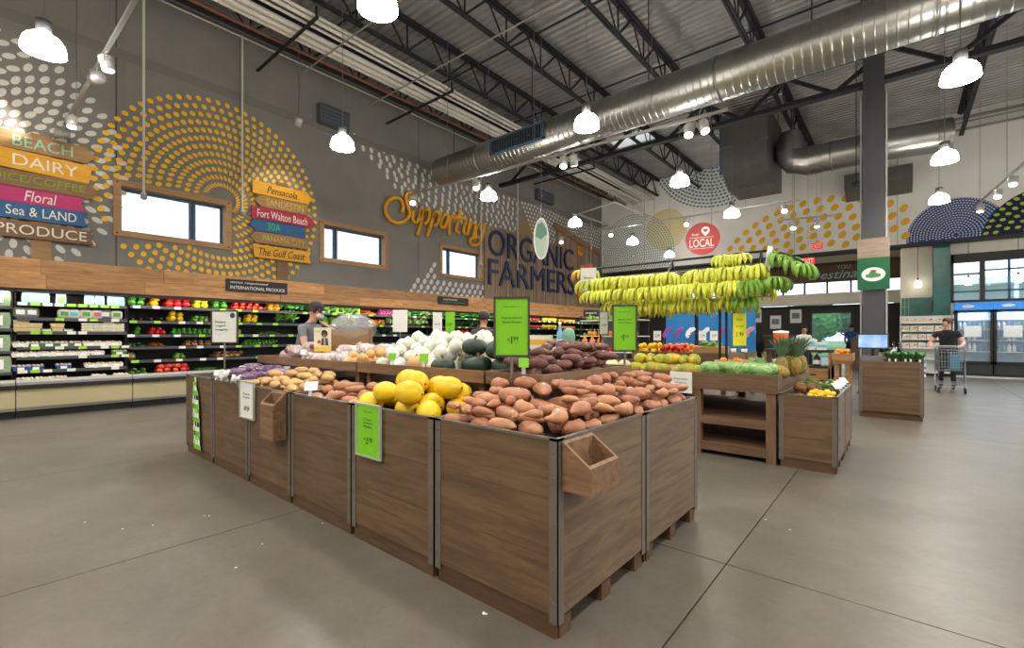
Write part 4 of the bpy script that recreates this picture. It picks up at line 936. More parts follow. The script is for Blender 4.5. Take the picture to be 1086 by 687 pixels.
fl_lab = ['at the far left end of the island, empty topped', 'holding bagged purple potatoes, second from the far left', 'holding russet potatoes, under the white price card', 'holding dark yams, right of the tall scoop box', 'holding yellow melons, behind the lime price card', 'holding sweet potatoes, nearest the camera']
for i in range(6):
    produce_bin(IX[i], IX[i+1], IY[0], IY[1], BH, 'brown wooden produce bin '+fl_lab[i], floor=.846 if i == 0 else (.825 if i == 5 else .78))
    if i: produce_bin(IX[i], IX[i+1], IY[1], IY[2], BH, 'brown bin of the back row, '+['', 'second from far left', 'third from far left', 'fourth from far left', 'fifth from far left', 'on the right corner'][i], floor=.825 if i == 5 else .78)
# upper trays
TRAYW = wood('tray_board', (90,66,48), (140,110,80), 0, .65, .08); TRAYY = wood('tray_board_side', (90,66,48), (140,110,80), 1, .65, .08)
def tray(x0, x1, y0, y1, z0, label):
    t = thing('display_tray', label, 'tray', ((x0+x1)/2, (y0+y1)/2, .87), group='raised wooden trays')
    MB().box(x0, x1, y0, y0+.02, z0, z0+.078).build('side_board', TRAYW, t); MB().box(x0, x1, y1-.02, y1, z0, z0+.078).build('side_board', TRAYW, t)
    MB().box(x0, x0+.02, y0+.02, y1-.02, z0, z0+.078).build('side_board', TRAYY, t); MB().box(x1-.02, x1, y0+.02, y1-.02, z0, z0+.078).build('side_board', TRAYY, t)
    MB().box(x0+.02, x1-.02, y0+.02, y1-.02, z0, z0+.015).build('tray_floor', TRAYW, t)
    for xx in (x0+.05, x1-.1):
        for yy in (y0+.06, y1-.11): MB().box(xx, xx+.05, yy, yy+.05, .825 if xx > -1.95 else .78, z0).build('leg', TRAYW, t)
    return t
TZ = 1.01
tray(-5.56, -3.53, 2.14, 3.3, TZ, 'long raised tray of bagged onions and garlic'); tray(-3.51, -2.04, 2.14, 3.3, TZ, 'raised tray of white onions and green squash'); tray(-2.02, -1.58, 2.14, 3.3, TZ, 'raised end tray of purple yams')
# produce in the front bins
def slope(y0, z0, y1, z1): return lambda x, y: z0+(z1-z0)*min(1, max(0, (y-y0)/(y1-y0)))
FL = .78
def base(xe=None): return lambda X, Y: np.full(X.shape, FL)
top6 = lambda x, y: .945+min(.13, .30*max(0, y-1.70))*min(1, max(.25, (-1.14-x)/.3))
hpA = Heap(-1.95, -1.11, 1.63, 3.41, .83)
def sweets(area, top, n, seed, sc, yawf=None, tries=30):
    lab = ('brown sweet potato heaped in the nearest wooden bin', 'sweet potatoes in the near bin') if area[2] < 2.1 else ('brown sweet potato heaped right of the purple yam tray', 'sweet potatoes right of the yam tray')
    heap('sweet', 'sweet_potato', lab[0], 'sweet potato', lab[1], area, .83, top, n, seed=seed, over=.015, hp=hpA, sc=sc, yawf=yawf, tries=tries)
def edge_row(p0, p1, yaw, seed, lab):
    r = random.Random(seed); p0, p1 = Vector((*p0, 0)), Vector((*p1, 0)); d = (p1-p0).normalized(); L = (p1-p0).length; s_ = 0.0; V = fruits('sweet')
    while True:
        me, e = r.choice(V); k = r.uniform(.85, 1.15); e = tuple(q*k for q in e); yw = yaw+r.uniform(-.5, .5); h = abs(math.cos(yw-yaw))*e[0]*.93+abs(math.sin(yw-yaw))*e[1]
        if s_+2*h > L+.04: break
        p = p0+d*(s_+h); q = hpA.try_at(p.x, p.y, e, yw); hpA.put(*q); inst(me, 'sweet_potato', (p.x, p.y, q[0]), (r.uniform(-.1, .1), r.uniform(-.06, .06), yw), k, lab[0], 'sweet potato', lab[1]); s_ += 2*h-.008
LA = ('brown sweet potato heaped in the nearest wooden bin', 'sweet potatoes in the near bin'); LB = ('brown sweet potato heaped right of the purple yam tray', 'sweet potatoes right of the yam tray')
edge_row((-1.92, 1.715), (-1.14, 1.715), 0, 71, LA); edge_row((-1.195, 1.80), (-1.195, 2.14), PI/2, 72, LA); edge_row((-1.195, 2.15), (-1.195, 3.39), PI/2, 73, LB); edge_row((-1.90, 1.80), (-1.25, 1.80), 0, 74, LA)
top7 = lambda x, y: .945+.11*min(1, max(.1, (-1.15-x)/.3))
sweets((-1.915, -1.145, 1.66, 2.13), top6, 120, 1, 1.14); sweets((-1.565, -1.145, 2.14, 3.38), top7, 130, 2, 1.12)
sweets((-1.915, -1.145, 1.66, 2.13), top6, 60, 61, .7, tries=60); sweets((-1.565, -1.145, 2.14, 3.38), top7, 60, 62, .7, tries=60)
heap('melon', 'canary_melon', 'bright yellow melon piled behind the lime price card', 'melon', 'yellow melons', (-2.80, -1.95, 1.65, 2.13), .80, lambda x, y: 1.0 if y < 1.9 else 1.05, 15, seed=3, yawf=lambda r: r.uniform(-.6, .6), over=.03, sc=.9, tries=40)
heap('sweet', 'yam', 'brown yam in the bin between russet potatoes and yellow melons', 'yam', 'yams left of the melons', (-3.61, -2.77, 1.66, 2.13), .80, lambda x, y: .905+.16*max(0, y-1.75), 70, seed=4, over=.01)
heap('russet', 'russet_potato', 'tan russet potato heaped behind the white price card', 'potato', 'russet potatoes', (-4.6, -3.62, 1.65, 2.13), .80, lambda x, y: .925+.22*max(0, y-1.72), 110, seed=5, yawf=lambda r: r.uniform(-.5, .5), sc=1.05, over=.012)
# bagged potatoes
def net_bag(seed, L, W, Hh, net, fill, ntop):
    r = random.Random(seed); b = MB()
    for k in range(16):
        p = (r.uniform(-.8, .8)*L, r.uniform(-.75, .75)*W, r.uniform(.3, .75)*Hh*1.2); b.ell(p, (.036, .03, .028), 8, 6, 1)
    b.ell((0,0,Hh*.55), (L, W, Hh*.62), 22, 14, 0, fn=lambda p, t, ph: Vector([math.copysign(abs(q)**.7, q) for q in p])*(1+.07*math.sin(7*t+seed)*math.sin(6*ph+seed)+.05*math.sin(11*t)*math.sin(9*ph)))
    b.tube(smooth([(L*.9, 0, Hh*.6), (L*1.1, 0, Hh*.8), (L*1.25, .01, Hh*.7), (L*1.5, .02, Hh*.75)]), [.035]*5+[.014]*5+[.045]*6, 6, 2)
    b.add([(-L*.5, -W*.5, Hh*1.13), (L*.4, -W*.5, Hh*1.15), (L*.4, W*.4, Hh*1.16), (-L*.5, W*.4, Hh*1.14)], [(0,1,2,3)], 3)
    return b.mesh('net_bag', [net, fill, ntop, LBLW])
NETP = mat('net_purple', (66,34,74), .4, rgb2=(150,120,150), scale=45, alpha=.92); NETB = mat('net_blue', (90,126,200), .4, rgb2=(214,150,110), scale=20, alpha=.85); NETW = mat('net_clear', (206,180,180), .3, rgb2=(238,232,232), scale=26, alpha=.6)
REDP = mat('red_onion', (150,52,66), .45, rand=.15); PURP = mat('purple_potato', (92,58,88), .6, rand=.15); ORF = mat('orange_fill', (222,110,50), .5)
bagP = [net_bag(k, .13, .085, .10, NETP, PURP, LBLW) for k in range(3)]; bagB = [net_bag(k+5, .12, .08, .085, NETB, ORF if k == 1 else PURP, NETB) for k in range(2)]; bagR = [net_bag(k+9, .13, .09, .10, NETW, REDP, NETW) for k in range(3)]; bagG = [net_bag(k+14, .10, .075, .09, NETW, SKIN['garlic'], NETW) for k in range(3)]
hb = Heap(-5.42, -4.4, 1.6, 2.2, .80); r = random.Random(31)
def bagheap(hb, meshes, ext, n, area, top, name, label, cat, group, yaw=(-.6, .6)):
    c = 0; f = 0
    while c < n and f < 30:
        best = None
        for _ in range(10):
            x, y, yw = r.uniform(area[0], area[1]), r.uniform(area[2], area[3]), r.uniform(*yaw); t = hb.try_at(x, y, ext, yw)
            if t and (best is None or t[0]-top(x, y) < best[0]): best = (t[0]-top(x, y), x, y, yw, t)
        if best is None or best[0] > 0: f += 1; continue
        _, x, y, yw, t = best; hb.put(*t); inst(r.choice(meshes), name, (x, y, t[0]-ext[2]), (r.uniform(-.1, .1), r.uniform(-.1, .1), yw), 1, label, cat, group); c += 1
bagheap(hb, bagP, (.12, .08, .055), 22, (-5.24, -4.75, 1.74, 2.06), lambda x, y: .93+.25*(y-1.7), 'potato_bag', 'purple netted potato bag with white tie in the left bins', 'bag', 'purple potato bags', (-2.3, -.9))
bagheap(hb, bagB, (.11, .075, .047), 9, (-4.86, -4.62, 1.73, 2.04), lambda x, y: .92+.2*(y-1.7), 'potato_bag', 'blue netted potato bag beside the russet potatoes', 'bag', 'blue potato bags', (.6, 1.8))
# produce on the trays
TF = TZ+.016
ht = Heap(-5.58, -3.5, 2.1, 3.34, TF)
bagheap(ht, bagR, (.12, .085, .055), 16, (-5.40, -4.85, 2.26, 3.1), lambda x, y: TF+.15+.12*(y-2.2), 'onion_bag', 'clear bag of red onions at the left end of the tray', 'bag', 'bags of red onions')
bagheap(ht, bagG, (.095, .07, .05), 22, (-4.78, -4.0, 2.24, 3.0), lambda x, y: TF+.12+.14*(y-2.2), 'garlic_bag', 'clear bag of pale garlic on the long raised tray', 'bag', 'bags of garlic', (0, 3))
heap('yonion', 'yellow_onion', 'golden yellow onion on the long raised tray', 'onion', 'yellow onions', (-4.0, -3.55, 2.17, 3.25), TF, lambda x, y: TF+.11+.10*(y-2.2), 60, seed=8, hp=ht)
hw = Heap(-3.51, -2.03, 2.12, 3.32, TF)
heap('jicama', 'tan_squash', 'round tan squash along the front of the white onion tray', 'squash', 'round tan squash', (-3.06, -2.72, 2.16, 2.32), TF, lambda x, y: TF+.09, 4, seed=9, hp=hw)
heap('kabocha', 'kabocha_squash', 'dark green ribbed squash between white onions and purple yams', 'squash', 'dark green squash', (-2.71, -2.05, 2.16, 2.75), TF, lambda x, y: TF+.10+(.14 if y > 2.42 else 0), 12, seed=10, hp=hw, sc=1.0)
heap('onion', 'white_onion', 'shiny white onion in the big heap on the raised tray', 'onion', 'white onions', (-3.5, -2.62, 2.16, 3.28), TF, lambda x, y: TF+.08+.22*min(1, max(0, (y-2.15)/.5)), 190, seed=11, hp=hw)
heap('purple', 'purple_yam', 'purple-brown yam heaped on the end tray', 'yam', 'purple yams', (-2.0, -1.60, 2.16, 3.28), TF, lambda x, y: TF+.10+.14*min(1, max(.0, (y-2.15)/.35))*min(1, max(.25, (-1.58-x)/.2)), 190, seed=12, over=.01)
# scoop boxes
def scoop_box(label, pts, thick=.014):
    """pts: function (a along the bin, d out from the bin, z)"""
    P, a0, a1, zt, zf, zb, dp = pts
    t = thing('bag_box', label, 'wooden box', P((a0+a1)/2, dp/2, zb), group='wooden bag boxes'); m = wood('box_board', (92,68,48), (146,112,80), 0, .6, .05)
    def bd(poly, a, b_, nm): MB().prism(poly, lambda q, z, d: P(d, q, z), a, b_).build(nm, m, t)
    side = [(0, zb), (dp, zb), (dp, zf), (0, zt)]
    bd(side, a0, a0+thick, 'side_panel'); bd(side, a1-thick, a1, 'side_panel')
    bd([(dp-thick, zb), (dp, zb), (dp, zf), (dp-thick, zf+(zt-zf)*thick/dp)], a0+thick, a1-thick, 'front_panel')
    bd([(0, zb), (thick, zb), (thick, zt-(zt-zf)*thick/dp), (0, zt)], a0+thick, a1-thick, 'back_panel'); bd([(thick, zb), (dp-thick, zb), (dp-thick, zb+thick), (thick, zb+thick)], a0+thick, a1-thick, 'bottom_panel')
scoop_box('slanted open wooden box on the right side of the nearest bin', (lambda a, d, z: (IX[6]+.004+d, a, z), 1.66, 1.91, .862, .765, .65, .14))
scoop_box('tall slanted wooden box fixed below the russet potatoes', (lambda a, d, z: (a, IY[0]-.004-d, z), -3.93, -3.69, .868, .77, .50, .10))
# ---- signs on and around the island
def card(name, label, corner, right, w, h, m, lines, th=.006, frame=None, pole=None, group=None, badge=None, kid=False):
    """upright card; corner = lower left as seen from its front"""
    R = Vector(right).normalized(); N = R.cross(Vector((0,0,1))); c = Vector(corner)
    base = c+R*w/2 if pole is None else Vector((*(c+R*w/2).xy, pole))
    t = thing(name, label, 'sign', tuple(base), group=group)
    q = lambda a, z, d: tuple(c+R*a+Vector((0,0,z))+N*d)
    MB().prism([(0,0), (w,0), (w,h), (0,h)], q, -th, 0).build('card', m, t)
    if frame:
        for pl in ([(-.012,-.012), (w+.012,-.012), (w+.012,0), (-.012,0)], [(-.012,h), (w+.012,h), (w+.012,h+.012), (-.012,h+.012)], [(-.012,0), (0,0), (0,h), (-.012,h)], [(w,0), (w+.012,0), (w+.012,h), (w,h)]):
            MB().prism(pl, q, -th-.006, .006).build('frame_bar', frame, t)
    if pole is not None:
        MB().tube([tuple(Vector(base)-N*th), tuple(c+R*w/2-N*(th/2))], .009, 8).build('pole', STEEL, t)
        MB().lathe([(0, .008), (.04, .008), (.045, 0)], base, 12).build('foot', STEEL, t)
    for s_, mm, fa, fz, hh, ww in lines:
        text(s_, mm, q(w*fa, h*fz, .0006), R, (0,0,1), height=hh*h, width=None if ww is None else ww*w, parent=t, depth=.0012, anchor=(.5, .5))
    if badge: 
        fa, fz, rr, mm = badge; MB().prism([(w*fa+rr*math.cos(k*PI/10), h*fz+rr*math.sin(k*PI/10)) for k in range(20)], q, 0, .0015).build('badge', mm, t)
    if kid:
        for pl, mm in (([(w*.62+.034*math.cos(k*PI/8), h*.74+.04*math.sin(k*PI/8)) for k in range(16)], 'hair_black'), ([(w*.62+.022*math.cos(k*PI/8), h*.72+.028*math.sin(k*PI/8)) for k in range(16)], 'skin_tan'), ([(w*.42, h*.25), (w*.86, h*.25), (w*.8, h*.56), (w*.46, h*.56)], 'print_blue'), ([(w*.58, h*.25), (w*.68, h*.25), (w*.68, h*.56), (w*.58, h*.56)], 'print_yellow'), ([(w*.22, h*.33), (w*.40, h*.33), (w*.40, h*.47), (w*.22, h*.47)], 'print_red'), ([(0, 0), (w, 0), (w, h*.2), (0, h*.2)], 'print_yellow')):
            col = {'hair_black': (28,24,24), 'skin_tan': (200,150,120), 'print_blue': (50,60,120), 'print_yellow': (230,196,60), 'print_red': (196,60,70)}[mm]
            MB().prism(pl, q, 0, .0015+.0004*len(pl)/16).build('print', mat('pic_'+mm, col, .6), t)
    return t
FR = mat('sign_frame', (74,74,70), .5, .4); GRN = mat('badge_green', (20,84,58), .6)
VR = (_c, _s, 0)
price = lambda big: [('ORGANIC SWEET POTATO', INK, .5, .86, .014, .55), ('Organic Garnet', INK, .5, .66, .035, .68), ('Sweet Potato', INK, .5, .585, .035, .56), ('$', INK, .40, .27, .05, None), (big, INK, .5, .265, .13, None), ('99', INK, .63, .29, .07, None), ('lb', INK, .65, .21, .02, None)]
cpos = Vector((-1.775, 2.105, 0))
R_ = Vector((.80, .60, 0)).normalized()
card('price_sign', 'tall lime price sign on a pole reading 1.99 above the nearest sweet potatoes', tuple(cpos-R_*.096+Vector((0,0,1.20))), R_, .192, .335, LIME, price('1'), frame=FR, pole=.825)
cpos = Vector((-1.665, 3.355, 0))
card('price_sign', 'smaller lime price sign on a pole at the far corner of the island', tuple(cpos-R_*.085+Vector((0,0,1.20))), R_, .17, .345, LIME, [('ORGANIC SWEET POTATO', INK, .5, .88, .014, .55), ('Garnet Yams', INK, .5, .70, .035, .62), ('Sweet Potato', INK, .5, .63, .035, .6), ('$', INK, .36, .30, .05, None), ('1', INK, .46, .295, .13, None), ('19', INK, .6, .31, .07, None)], frame=FR, pole=.825)
card('price_sign', 'hanging lime price card reading 2.79 on the bin front', (-2.665, IY[0]-.012, .566), (1,0,0), .245, .312, LIME, [('ORGANIC', INK, .5, .88, .018, .45), ('Canary', INK, .5, .72, .04, .35), ('Organic', INK, .5, .65, .04, .42), ('Melon', INK, .5, .58, .04, .38), ('$', INK, .34, .32, .05, None), ('2', INK, .46, .30, .13, None), ('79', INK, .62, .32, .09, None)], frame=mat('clear_edge', (170,180,160), .3))
card('price_sign', 'hanging white price card on the bin front below the russet potatoes', (-4.60, IY[0]-.012, .585), (1,0,0), .29, .31, PAPER, [('Russet', INK, .5, .68, .05, .5), ('Potato', INK, .5, .58, .05, .5), ('89', INK, .5, .26, .13, .4)], frame=mat('clear_edge', (170,180,160), .3))
ip = atz = None
def at(u, v, t): X, Y = _d(u); return Vector((X*t, Y*t, 1.32-(v-355)/490*t))
c = at(238, 364, 4.75); c.z = 1.245
card('notice_sign', 'white notice on a pole reading Protect organic integrity', tuple(c-Vector(R_)*.13), R_, .26, .315, PAPER, [('Protect', INK, .34, .66, .08, .42), ('organic', INK, .36, .53, .08, .44), ('integrity.', INK, .40, .40, .08, .5)], frame=FR, pole=.846, badge=(.83, .87, .027, GRN))
# little tags on clips
def clip_tag(p, label, m, w=.05, h=.04, lean=.25, R=(.8,.6,0), foot=None):
    t = thing('price_tag', label, 'price tag', p, group='little price tags on clear clips'); R = Vector(R).normalized(); N = R.cross(Vector((0,0,1))); c = Vector(p)
    q = lambda a, z, d: tuple(c+R*a+Vector((0,0,z))+N*(d-z*lean)); 
    MB().prism([(-.012, 0), (.012, 0), (.012, .05), (-.012, .05)], q, -.004, 0).build('clip', PLASTIC, t); MB().prism([(-w/2, .04), (w/2, .04), (w/2, .04+h), (-w/2, .04+h)], q, 0, .003).build('card', m, t)
clip_tag((-1.70, 2.125, TZ+.078), 'lime tag clipped in front of the purple yams', LIME, .06, .055); clip_tag((-2.62, 2.125, TZ+.078), 'lime tag clipped in front of the dark green squash', LIME, .065, .055)
clip_tag((-3.0, 2.125, TZ+.078), 'lime tag clipped in front of the white onions', LIME, .055, .05); clip_tag((-3.70, 2.125, TZ+.078), 'white tag clipped in front of the yellow onions', LBLW, .06, .05); clip_tag((-4.45, 2.125, TZ+.078), 'white tag clipped in front of the garlic bags', LBLW, .06, .05)
clip_tag((-3.30, 1.628, BH), 'white tag clipped on the rim in front of the yams', LBLW, .09, .06, .8, (.6,.8,0)); 
for k, xx in enumerate((-5.25, -5.1, -4.95)): clip_tag((xx, 1.628, BH), 'white tag clipped on the purple potato bin, %s of three' % ('left', 'middle', 'right')[k], LBLW, .07, .05, .4)
# green striped folded cloth hanging from the left bin
hx = -5.83
t = thing('striped_cloth', 'green black and white striped cloth hanging on the leftmost bin', 'cloth', (hx, IY[0]-.03, .08))
cells = {0: MB(), 1: MB(), 2: MB()}
def clf(a, z): 
    sp = .12+.88*min(1, max(0, (.86-z)/.22)); return (hx-.045+a*sp+(.86-z)*.11, IY[0]-.006-.02*abs(math.sin(a*38)), z)
for k in range(8):
    for j in range(16):
        a0, a1 = -.10+.025*k, -.075+.025*k; z1, z0 = .86-.048*j, .86-.048*(j+1); kk = (0, 0, 1, 0, 2, 1)[(2*k+j) % 6]
        P4 = [clf(a0, z0), clf(a1, z0), clf(a1, z1), clf(a0, z1)]; cells[kk].add(P4+[(p[0], p[1]+.004, p[2]) for p in P4], [(0,1,2,3), (7,6,5,4), (0,3,7,4), (1,5,6,2), (0,4,5,1), (2,6,7,3)])
for kk, mm in ((0, mat('cloth_green', (112,190,36), .8)), (1, LBLW), (2, mat('cloth_black', (26,26,28), .8))): cells[kk].build('stripe', mm, t)
# cardboard box in a clear bag and picture card behind the onions
CARD = mat('cardboard', (150,116,80), .8, noise=.08, scale=6); FILM = mat('bag_film', (236,236,240), .1, alpha=.24)
c = at(374, 352, 5.4)
t = thing('cardboard_box', 'cardboard box draped with a clear plastic bag behind the onions', 'box', (c.x, c.y, 1.02))
def obox(c, w, d, h, rz, z0): 
    ca, sa = math.cos(rz), math.sin(rz); q = lambda a, b_, z: (c.x+a*ca-b_*sa, c.y+a*sa+b_*ca, z)
    return q
q = obox(c, .4, .3, .3, .9, 1.02)
b = MB(); W, D, Hh = .21, .15, .36
for (a0, a1, b0, b1) in ((-W, W, -D, -D+.008), (-W, W, D-.008, D), (-W, -W+.008, -D, D), (W-.008, W, -D, D)):
    b.add([q(a0,b0,1.02), q(a1,b0,1.02), q(a1,b1,1.02), q(a0,b1,1.02), q(a0,b0,1.02+Hh), q(a1,b0,1.02+Hh), q(a1,b1,1.02+Hh), q(a0,b1,1.02+Hh)], [(3,2,1,0),(4,5,6,7),(0,1,5,4),(1,2,6,5),(2,3,7,6),(3,0,4,7)])
b.add([q(-W,-D,1.03), q(W,-D,1.03), q(W,D,1.03), q(-W,D,1.03)], [(0,1,2,3)]); b.build('carton', CARD, t)
for s in (-1, 1):
    f = MB(); f.add([q(s*W,-D,1.38), q(s*W,D,1.38), q(s*(W+.13),D,1.47), q(s*(W+.13),-D,1.47), q(s*W,-D,1.385), q(s*W,D,1.385), q(s*(W+.13),D,1.475), q(s*(W+.13),-D,1.475)], [(0,1,2,3), (7,6,5,4), (0,4,5,1), (1,5,6,2), (2,6,7,3), (3,7,4,0)]); f.build('flap', CARD, t)
r5 = random.Random(4)
fb = MB(); fb.ell((c.x, c.y, 1.40), (.27, .25, .155), 16, 9, fn=lambda p, t_, ph: p*(1+.12*math.sin(5*t_+2*ph)+.07*math.sin(9*ph+3*t_))); fb.build('plastic_bag', FILM, t)
c2 = at(341.5, 360, 5.0)
card('picture_card', 'cream picture card of a farm worker behind the garlic', (c2.x-.08, c2.y-.05, 1.14), (.8, .6, 0), .19, .26, mat('picture_cream', (226,222,190), .6), [('LOCAL FARMS', mat('paint_lime', (124,166,40), .6), .4, .85, .07, .6)], frame=None, pole=1.03, kid=True)
c3 = at(426.5, 341, 6.3)
card('price_sign', 'blank white card on a pole behind the white onions', (c3.x-.10, c3.y-.08, 1.36), R_, .20, .30, PAPER, [], pole=0.0)
c3 = at(467, 341, 7.0); card('price_sign', 'white price card on a pole left of the aproned man', (c3.x-.09, c3.y-.07, 1.36), R_, .14, .30, PAPER, [('$2.99', INK, .5, .4, .1, .6)], pole=0.0)
c3 = at(477, 341, 7.05); card('price_sign', 'lime price card on a pole left of the aproned man', (c3.x-.05, c3.y-.04, 1.36), R_, .14, .31, LIME, [('3.99', INK, .5, .4, .1, .6)], pole=0.0)
# ================================================================ MELON TABLE AND BANANA RACK
TBW = wood('table_board', (84,60,44), (132,102,74), 0, .6, .07); TBY = wood('table_board_side', (84,60,44), (132,102,74), 1, .6, .07)
TX0, TX1, TY0, TY1, TT = -3.55, -.97, 5.30, 7.30, .845
t = thing('display_table', 'brown wooden table with open shelves holding melons and banana rack', 'table', ((TX0+TX1)/2, 6.3, 0))
MB().box(TX0, TX1, TY0, TY1, TT-.04, TT).build('table_top', TBW, t)
for x0 in (TX0, -1.80, TX1-.09):
    for y0 in (TY0, TY1-.09): MB().box(x0, x0+.09, y0, y0+.09, 0, TT-.04).build('leg', wood('leg_board', (84,60,44), (132,102,74), 2, .6, .07), t)
MB().box(TX0, TX1, TY0-.02, TY0, .72, .905).build('apron_board', TBW, t); MB().box(TX0, TX1, TY1, TY1+.02, .72, .905).build('apron_board', TBW, t)
MB().box(TX1, TX1+.02, TY0-.02, TY1+.02, .72, .905).build('apron_board', TBY, t); MB().box(TX0-.02, TX0, TY0-.02, TY1+.02, .72, .905).build('apron_board', TBY, t)
for zz in (.14, .43):
    for k in range(5): MB().box(TX0+.05, TX1-.02, TY0+.05+k*.38, TY0+.05+k*.38+.34, zz-.03, zz).build('shelf_board', TBW, t)
    MB().box(TX0+.09, TX1-.09, TY0+.01, TY0+.05, zz-.09, zz-.001).build('shelf_rail', TBW, t)
MB().box(-2.3, -2.2, 6.3, 6.38, .43, .80).build('inner_post', TBW, t)
def pz(u, v, z): X, Y = _d(u); q = 490*(1.32-z)/(v-355); return X*q, Y*q
def putf(kind, name, u, y, z, label, cat, group, sc=1.0, yaw=0.0, seed=0, tilt=0):
    me, e = fruits(kind)[seed % 5]; x = xu(u, y); inst(me, name, (x, y, z+e[2]*sc), (0, tilt, yaw), sc, label, cat, group)
for k, u in enumerate((649, 662.5)): putf('cant', 'cantaloupe', u, 5.47, TT, 'pale round melon at the left end of the papaya row, %s of two' % ('left', 'right')[k], 'melon', 'pale melons', 1.0, k, k)
for k, u in enumerate((675, 685, 694, 704, 720, 732, 742)): putf('papaya', 'papaya', u, 5.43, TT, 'green-yellow papaya in the front row of the melon table', 'papaya', 'front papayas', 1.0+.08*math.sin(k*4.1), 1.2+.7*math.sin(k*2.1), k)
for k, u in enumerate((680, 690, 702, 714, 726, 736)): putf('papaya', 'papaya', u, 5.58, TT+.115, 'green-yellow papaya stacked in the upper row of the melon table', 'papaya', 'upper papayas', .95+.08*math.sin(k*2.9), 1.3+.8*math.sin(k*1.7), k+2)
for k, (u, y) in enumerate(((752, 5.45), (762, 5.68), (776, 5.70), (788, 5.44), (800, 5.66), (806, 5.45), (818, 5.62))): putf('water', 'watermelon', u, y, TT, 'green watermelon on the right half of the melon table', 'watermelon', 'watermelons', .84+.06*math.sin(k*3.1), .9+.7*math.sin(k*2.3), k)
# pineapples
def pineapple():
    b = MB(); b.ell((0,0,.10), (.062, .062, .10), 16, 14, 0, fn=lambda p, t, ph: p*(1+.06*abs(math.sin(4*t+5*ph))*abs(math.sin(4*t-5*ph))), sm=False); body = b.mesh('rind', SKIN['pine'])
    c = MB(); r = random.Random(2)
    for k in range(44):
        a = k*2.4; q = k/44; L = .10+.10*(1-abs(q-.45)); out = .13*(1-q)+.02; z0 = .19+.02*q
        p = [Vector((math.cos(a)*.018, math.sin(a)*.018, z0)), Vector((math.cos(a)*(.02+out*.45), math.sin(a)*(.02+out*.45), z0+L*.6)), Vector((math.cos(a)*(.02+out), math.sin(a)*(.02+out), z0+L))]
        tx = Vector((-math.sin(a), math.cos(a), 0)); w_ = (.014, .012, .001)
        vs = [];
        for i in range(3): vs += [p[i]-tx*w_[i], p[i]+tx*w_[i]]
        c.add(vs, [(0,1,3,2), (2,3,5,4)])
    return [('rind', body), ('crown', c.mesh('crown', LEAF['fern']))]
PINE_ = pineapple()
for k, (u, y, rot, zz) in enumerate(((836, 5.58, (0, 1.45, 2.6), .065), (828, 5.84, (.1, .15, 2.2), .01), (841, 6.0, (-.1, .1, 0), .01), (834, 6.24, (.1, .1, 1), .01), (849, 6.38, (0, .1, 2), .01), (838, 6.6, (.1, 0, 1), .01), (850, 6.8, (0, .1, 3), .01))):
    place(PINE_, 'pineapple', 'pineapple lying on its side at the table corner' if k == 0 else 'pineapple with bushy crown at the right end of the table', 'pineapple', (xu(u, y), y, TT+zz), rot=rot, group='pineapples', sc=1.12)
# round platter with oranges
px_, py_ = xu(784, 6.15), 6.15
t = thing('round_platter', 'round wooden platter with oranges behind the watermelons', 'platter', (px_, py_, TT))
MB().lathe([(.0, .10), (.26, .10), (.28, .12), (.28, .16), (.26, .16), (.26, .12), (0, .12)], (px_, py_, TT), 28).build('dish', mat('platter_wood', (176,132,84), .6, noise=.1, scale=12), t)
MB().lathe([(.14, 0), (.12, .10)], (px_, py_, TT), 16).build('foot', TBW, t)
for k, (a, d) in enumerate(((-.15, -.12), (.05, -.18), (.15, 0), (-.05, .08))): me, e = fruits('orange')[k]; inst(me, 'orange', (px_+a, py_+d, TT+.12+e[2]), (0,0,k), 1, 'orange fruit lying on the round platter', 'orange', 'oranges on the platter')
for k, u in enumerate((797, 803, 808)): clip_tag((xu(u, 5.95), 5.95, TT+.12), 'lime tag standing behind the watermelons, %s of three' % ('left', 'middle', 'right')[k], LIME, .05, .05); 
# bananas
def banana(seed, tipup):
    b = MB(); pts = []; rs = []; R = .115; n = 9
    for i in range(n):
        q = i/(n-1); th = math.radians(8+100*q); pts.append((0, -R*math.sin(th)*1.05, -R*(1-math.cos(th)))); rs.append((.008, .011, .018, .021, .0215, .021, .019, .012, .005)[i])
    b.tube(pts, rs, 6, 0)
    return b
GB = {'y': mat('banana_yellow_green', (186,200,36), .4, rgb2=(222,220,84), scale=12, rand=.13), 'g': mat('banana_green', (96,146,30), .45, rgb2=(126,168,48), scale=12, rand=.12), 'o': mat('banana_ripe', (218,166,26), .45, rand=.1)}
bm = {k: banana(0, 0).mesh('banana', m) for k, m in GB.items()}
cr = MB().ell((0,0,0), (.03, .014, .016), 8, 6).mesh('stem_crown', mat('banana_stem', (150,160,60), .6))
def bunch(loc, rz, kind, label, group, n=6, sc=1.0):
    t = thing('banana_bunch', label, 'bananas', loc, rz+random.uniform(-.15, .15), group); t.scale = (sc,)*3
    inst(cr, 'stem_crown', (0,0,0), parent=t)
    for k in range(n):
        f = (k-(n-1)/2)/((n-1)/2); inst(bm[kind], 'banana', (f*.028, random.uniform(-.008, .004), random.uniform(-.008, .006)), (random.uniform(-.12, .2), random.uniform(-.06, .06), f*.95), random.uniform(.92, 1.08), parent=t)
RX0, RX1 = -3.72, -1.22; RY = 6.25
t = thing('banana_rack', 'dark metal rack with rails of hanging bananas on the melon table', 'banana rack', (-1.75, RY, TT))
for x in (xu(763.5, RY), xu(770.5, RY)): MB().tube([(x, RY, TT), (x, RY, 2.33)], .016, 8).build('pole', BLACK, t)
MB().tube([(-3.5, RY, TT), (-3.5, RY, 2.33)], .016, 8).build('pole', BLACK, t)
MB().box(-1.98, -1.5, RY-.2, RY+.2, TT, TT+.02).build('base_plate', BLACK, t)
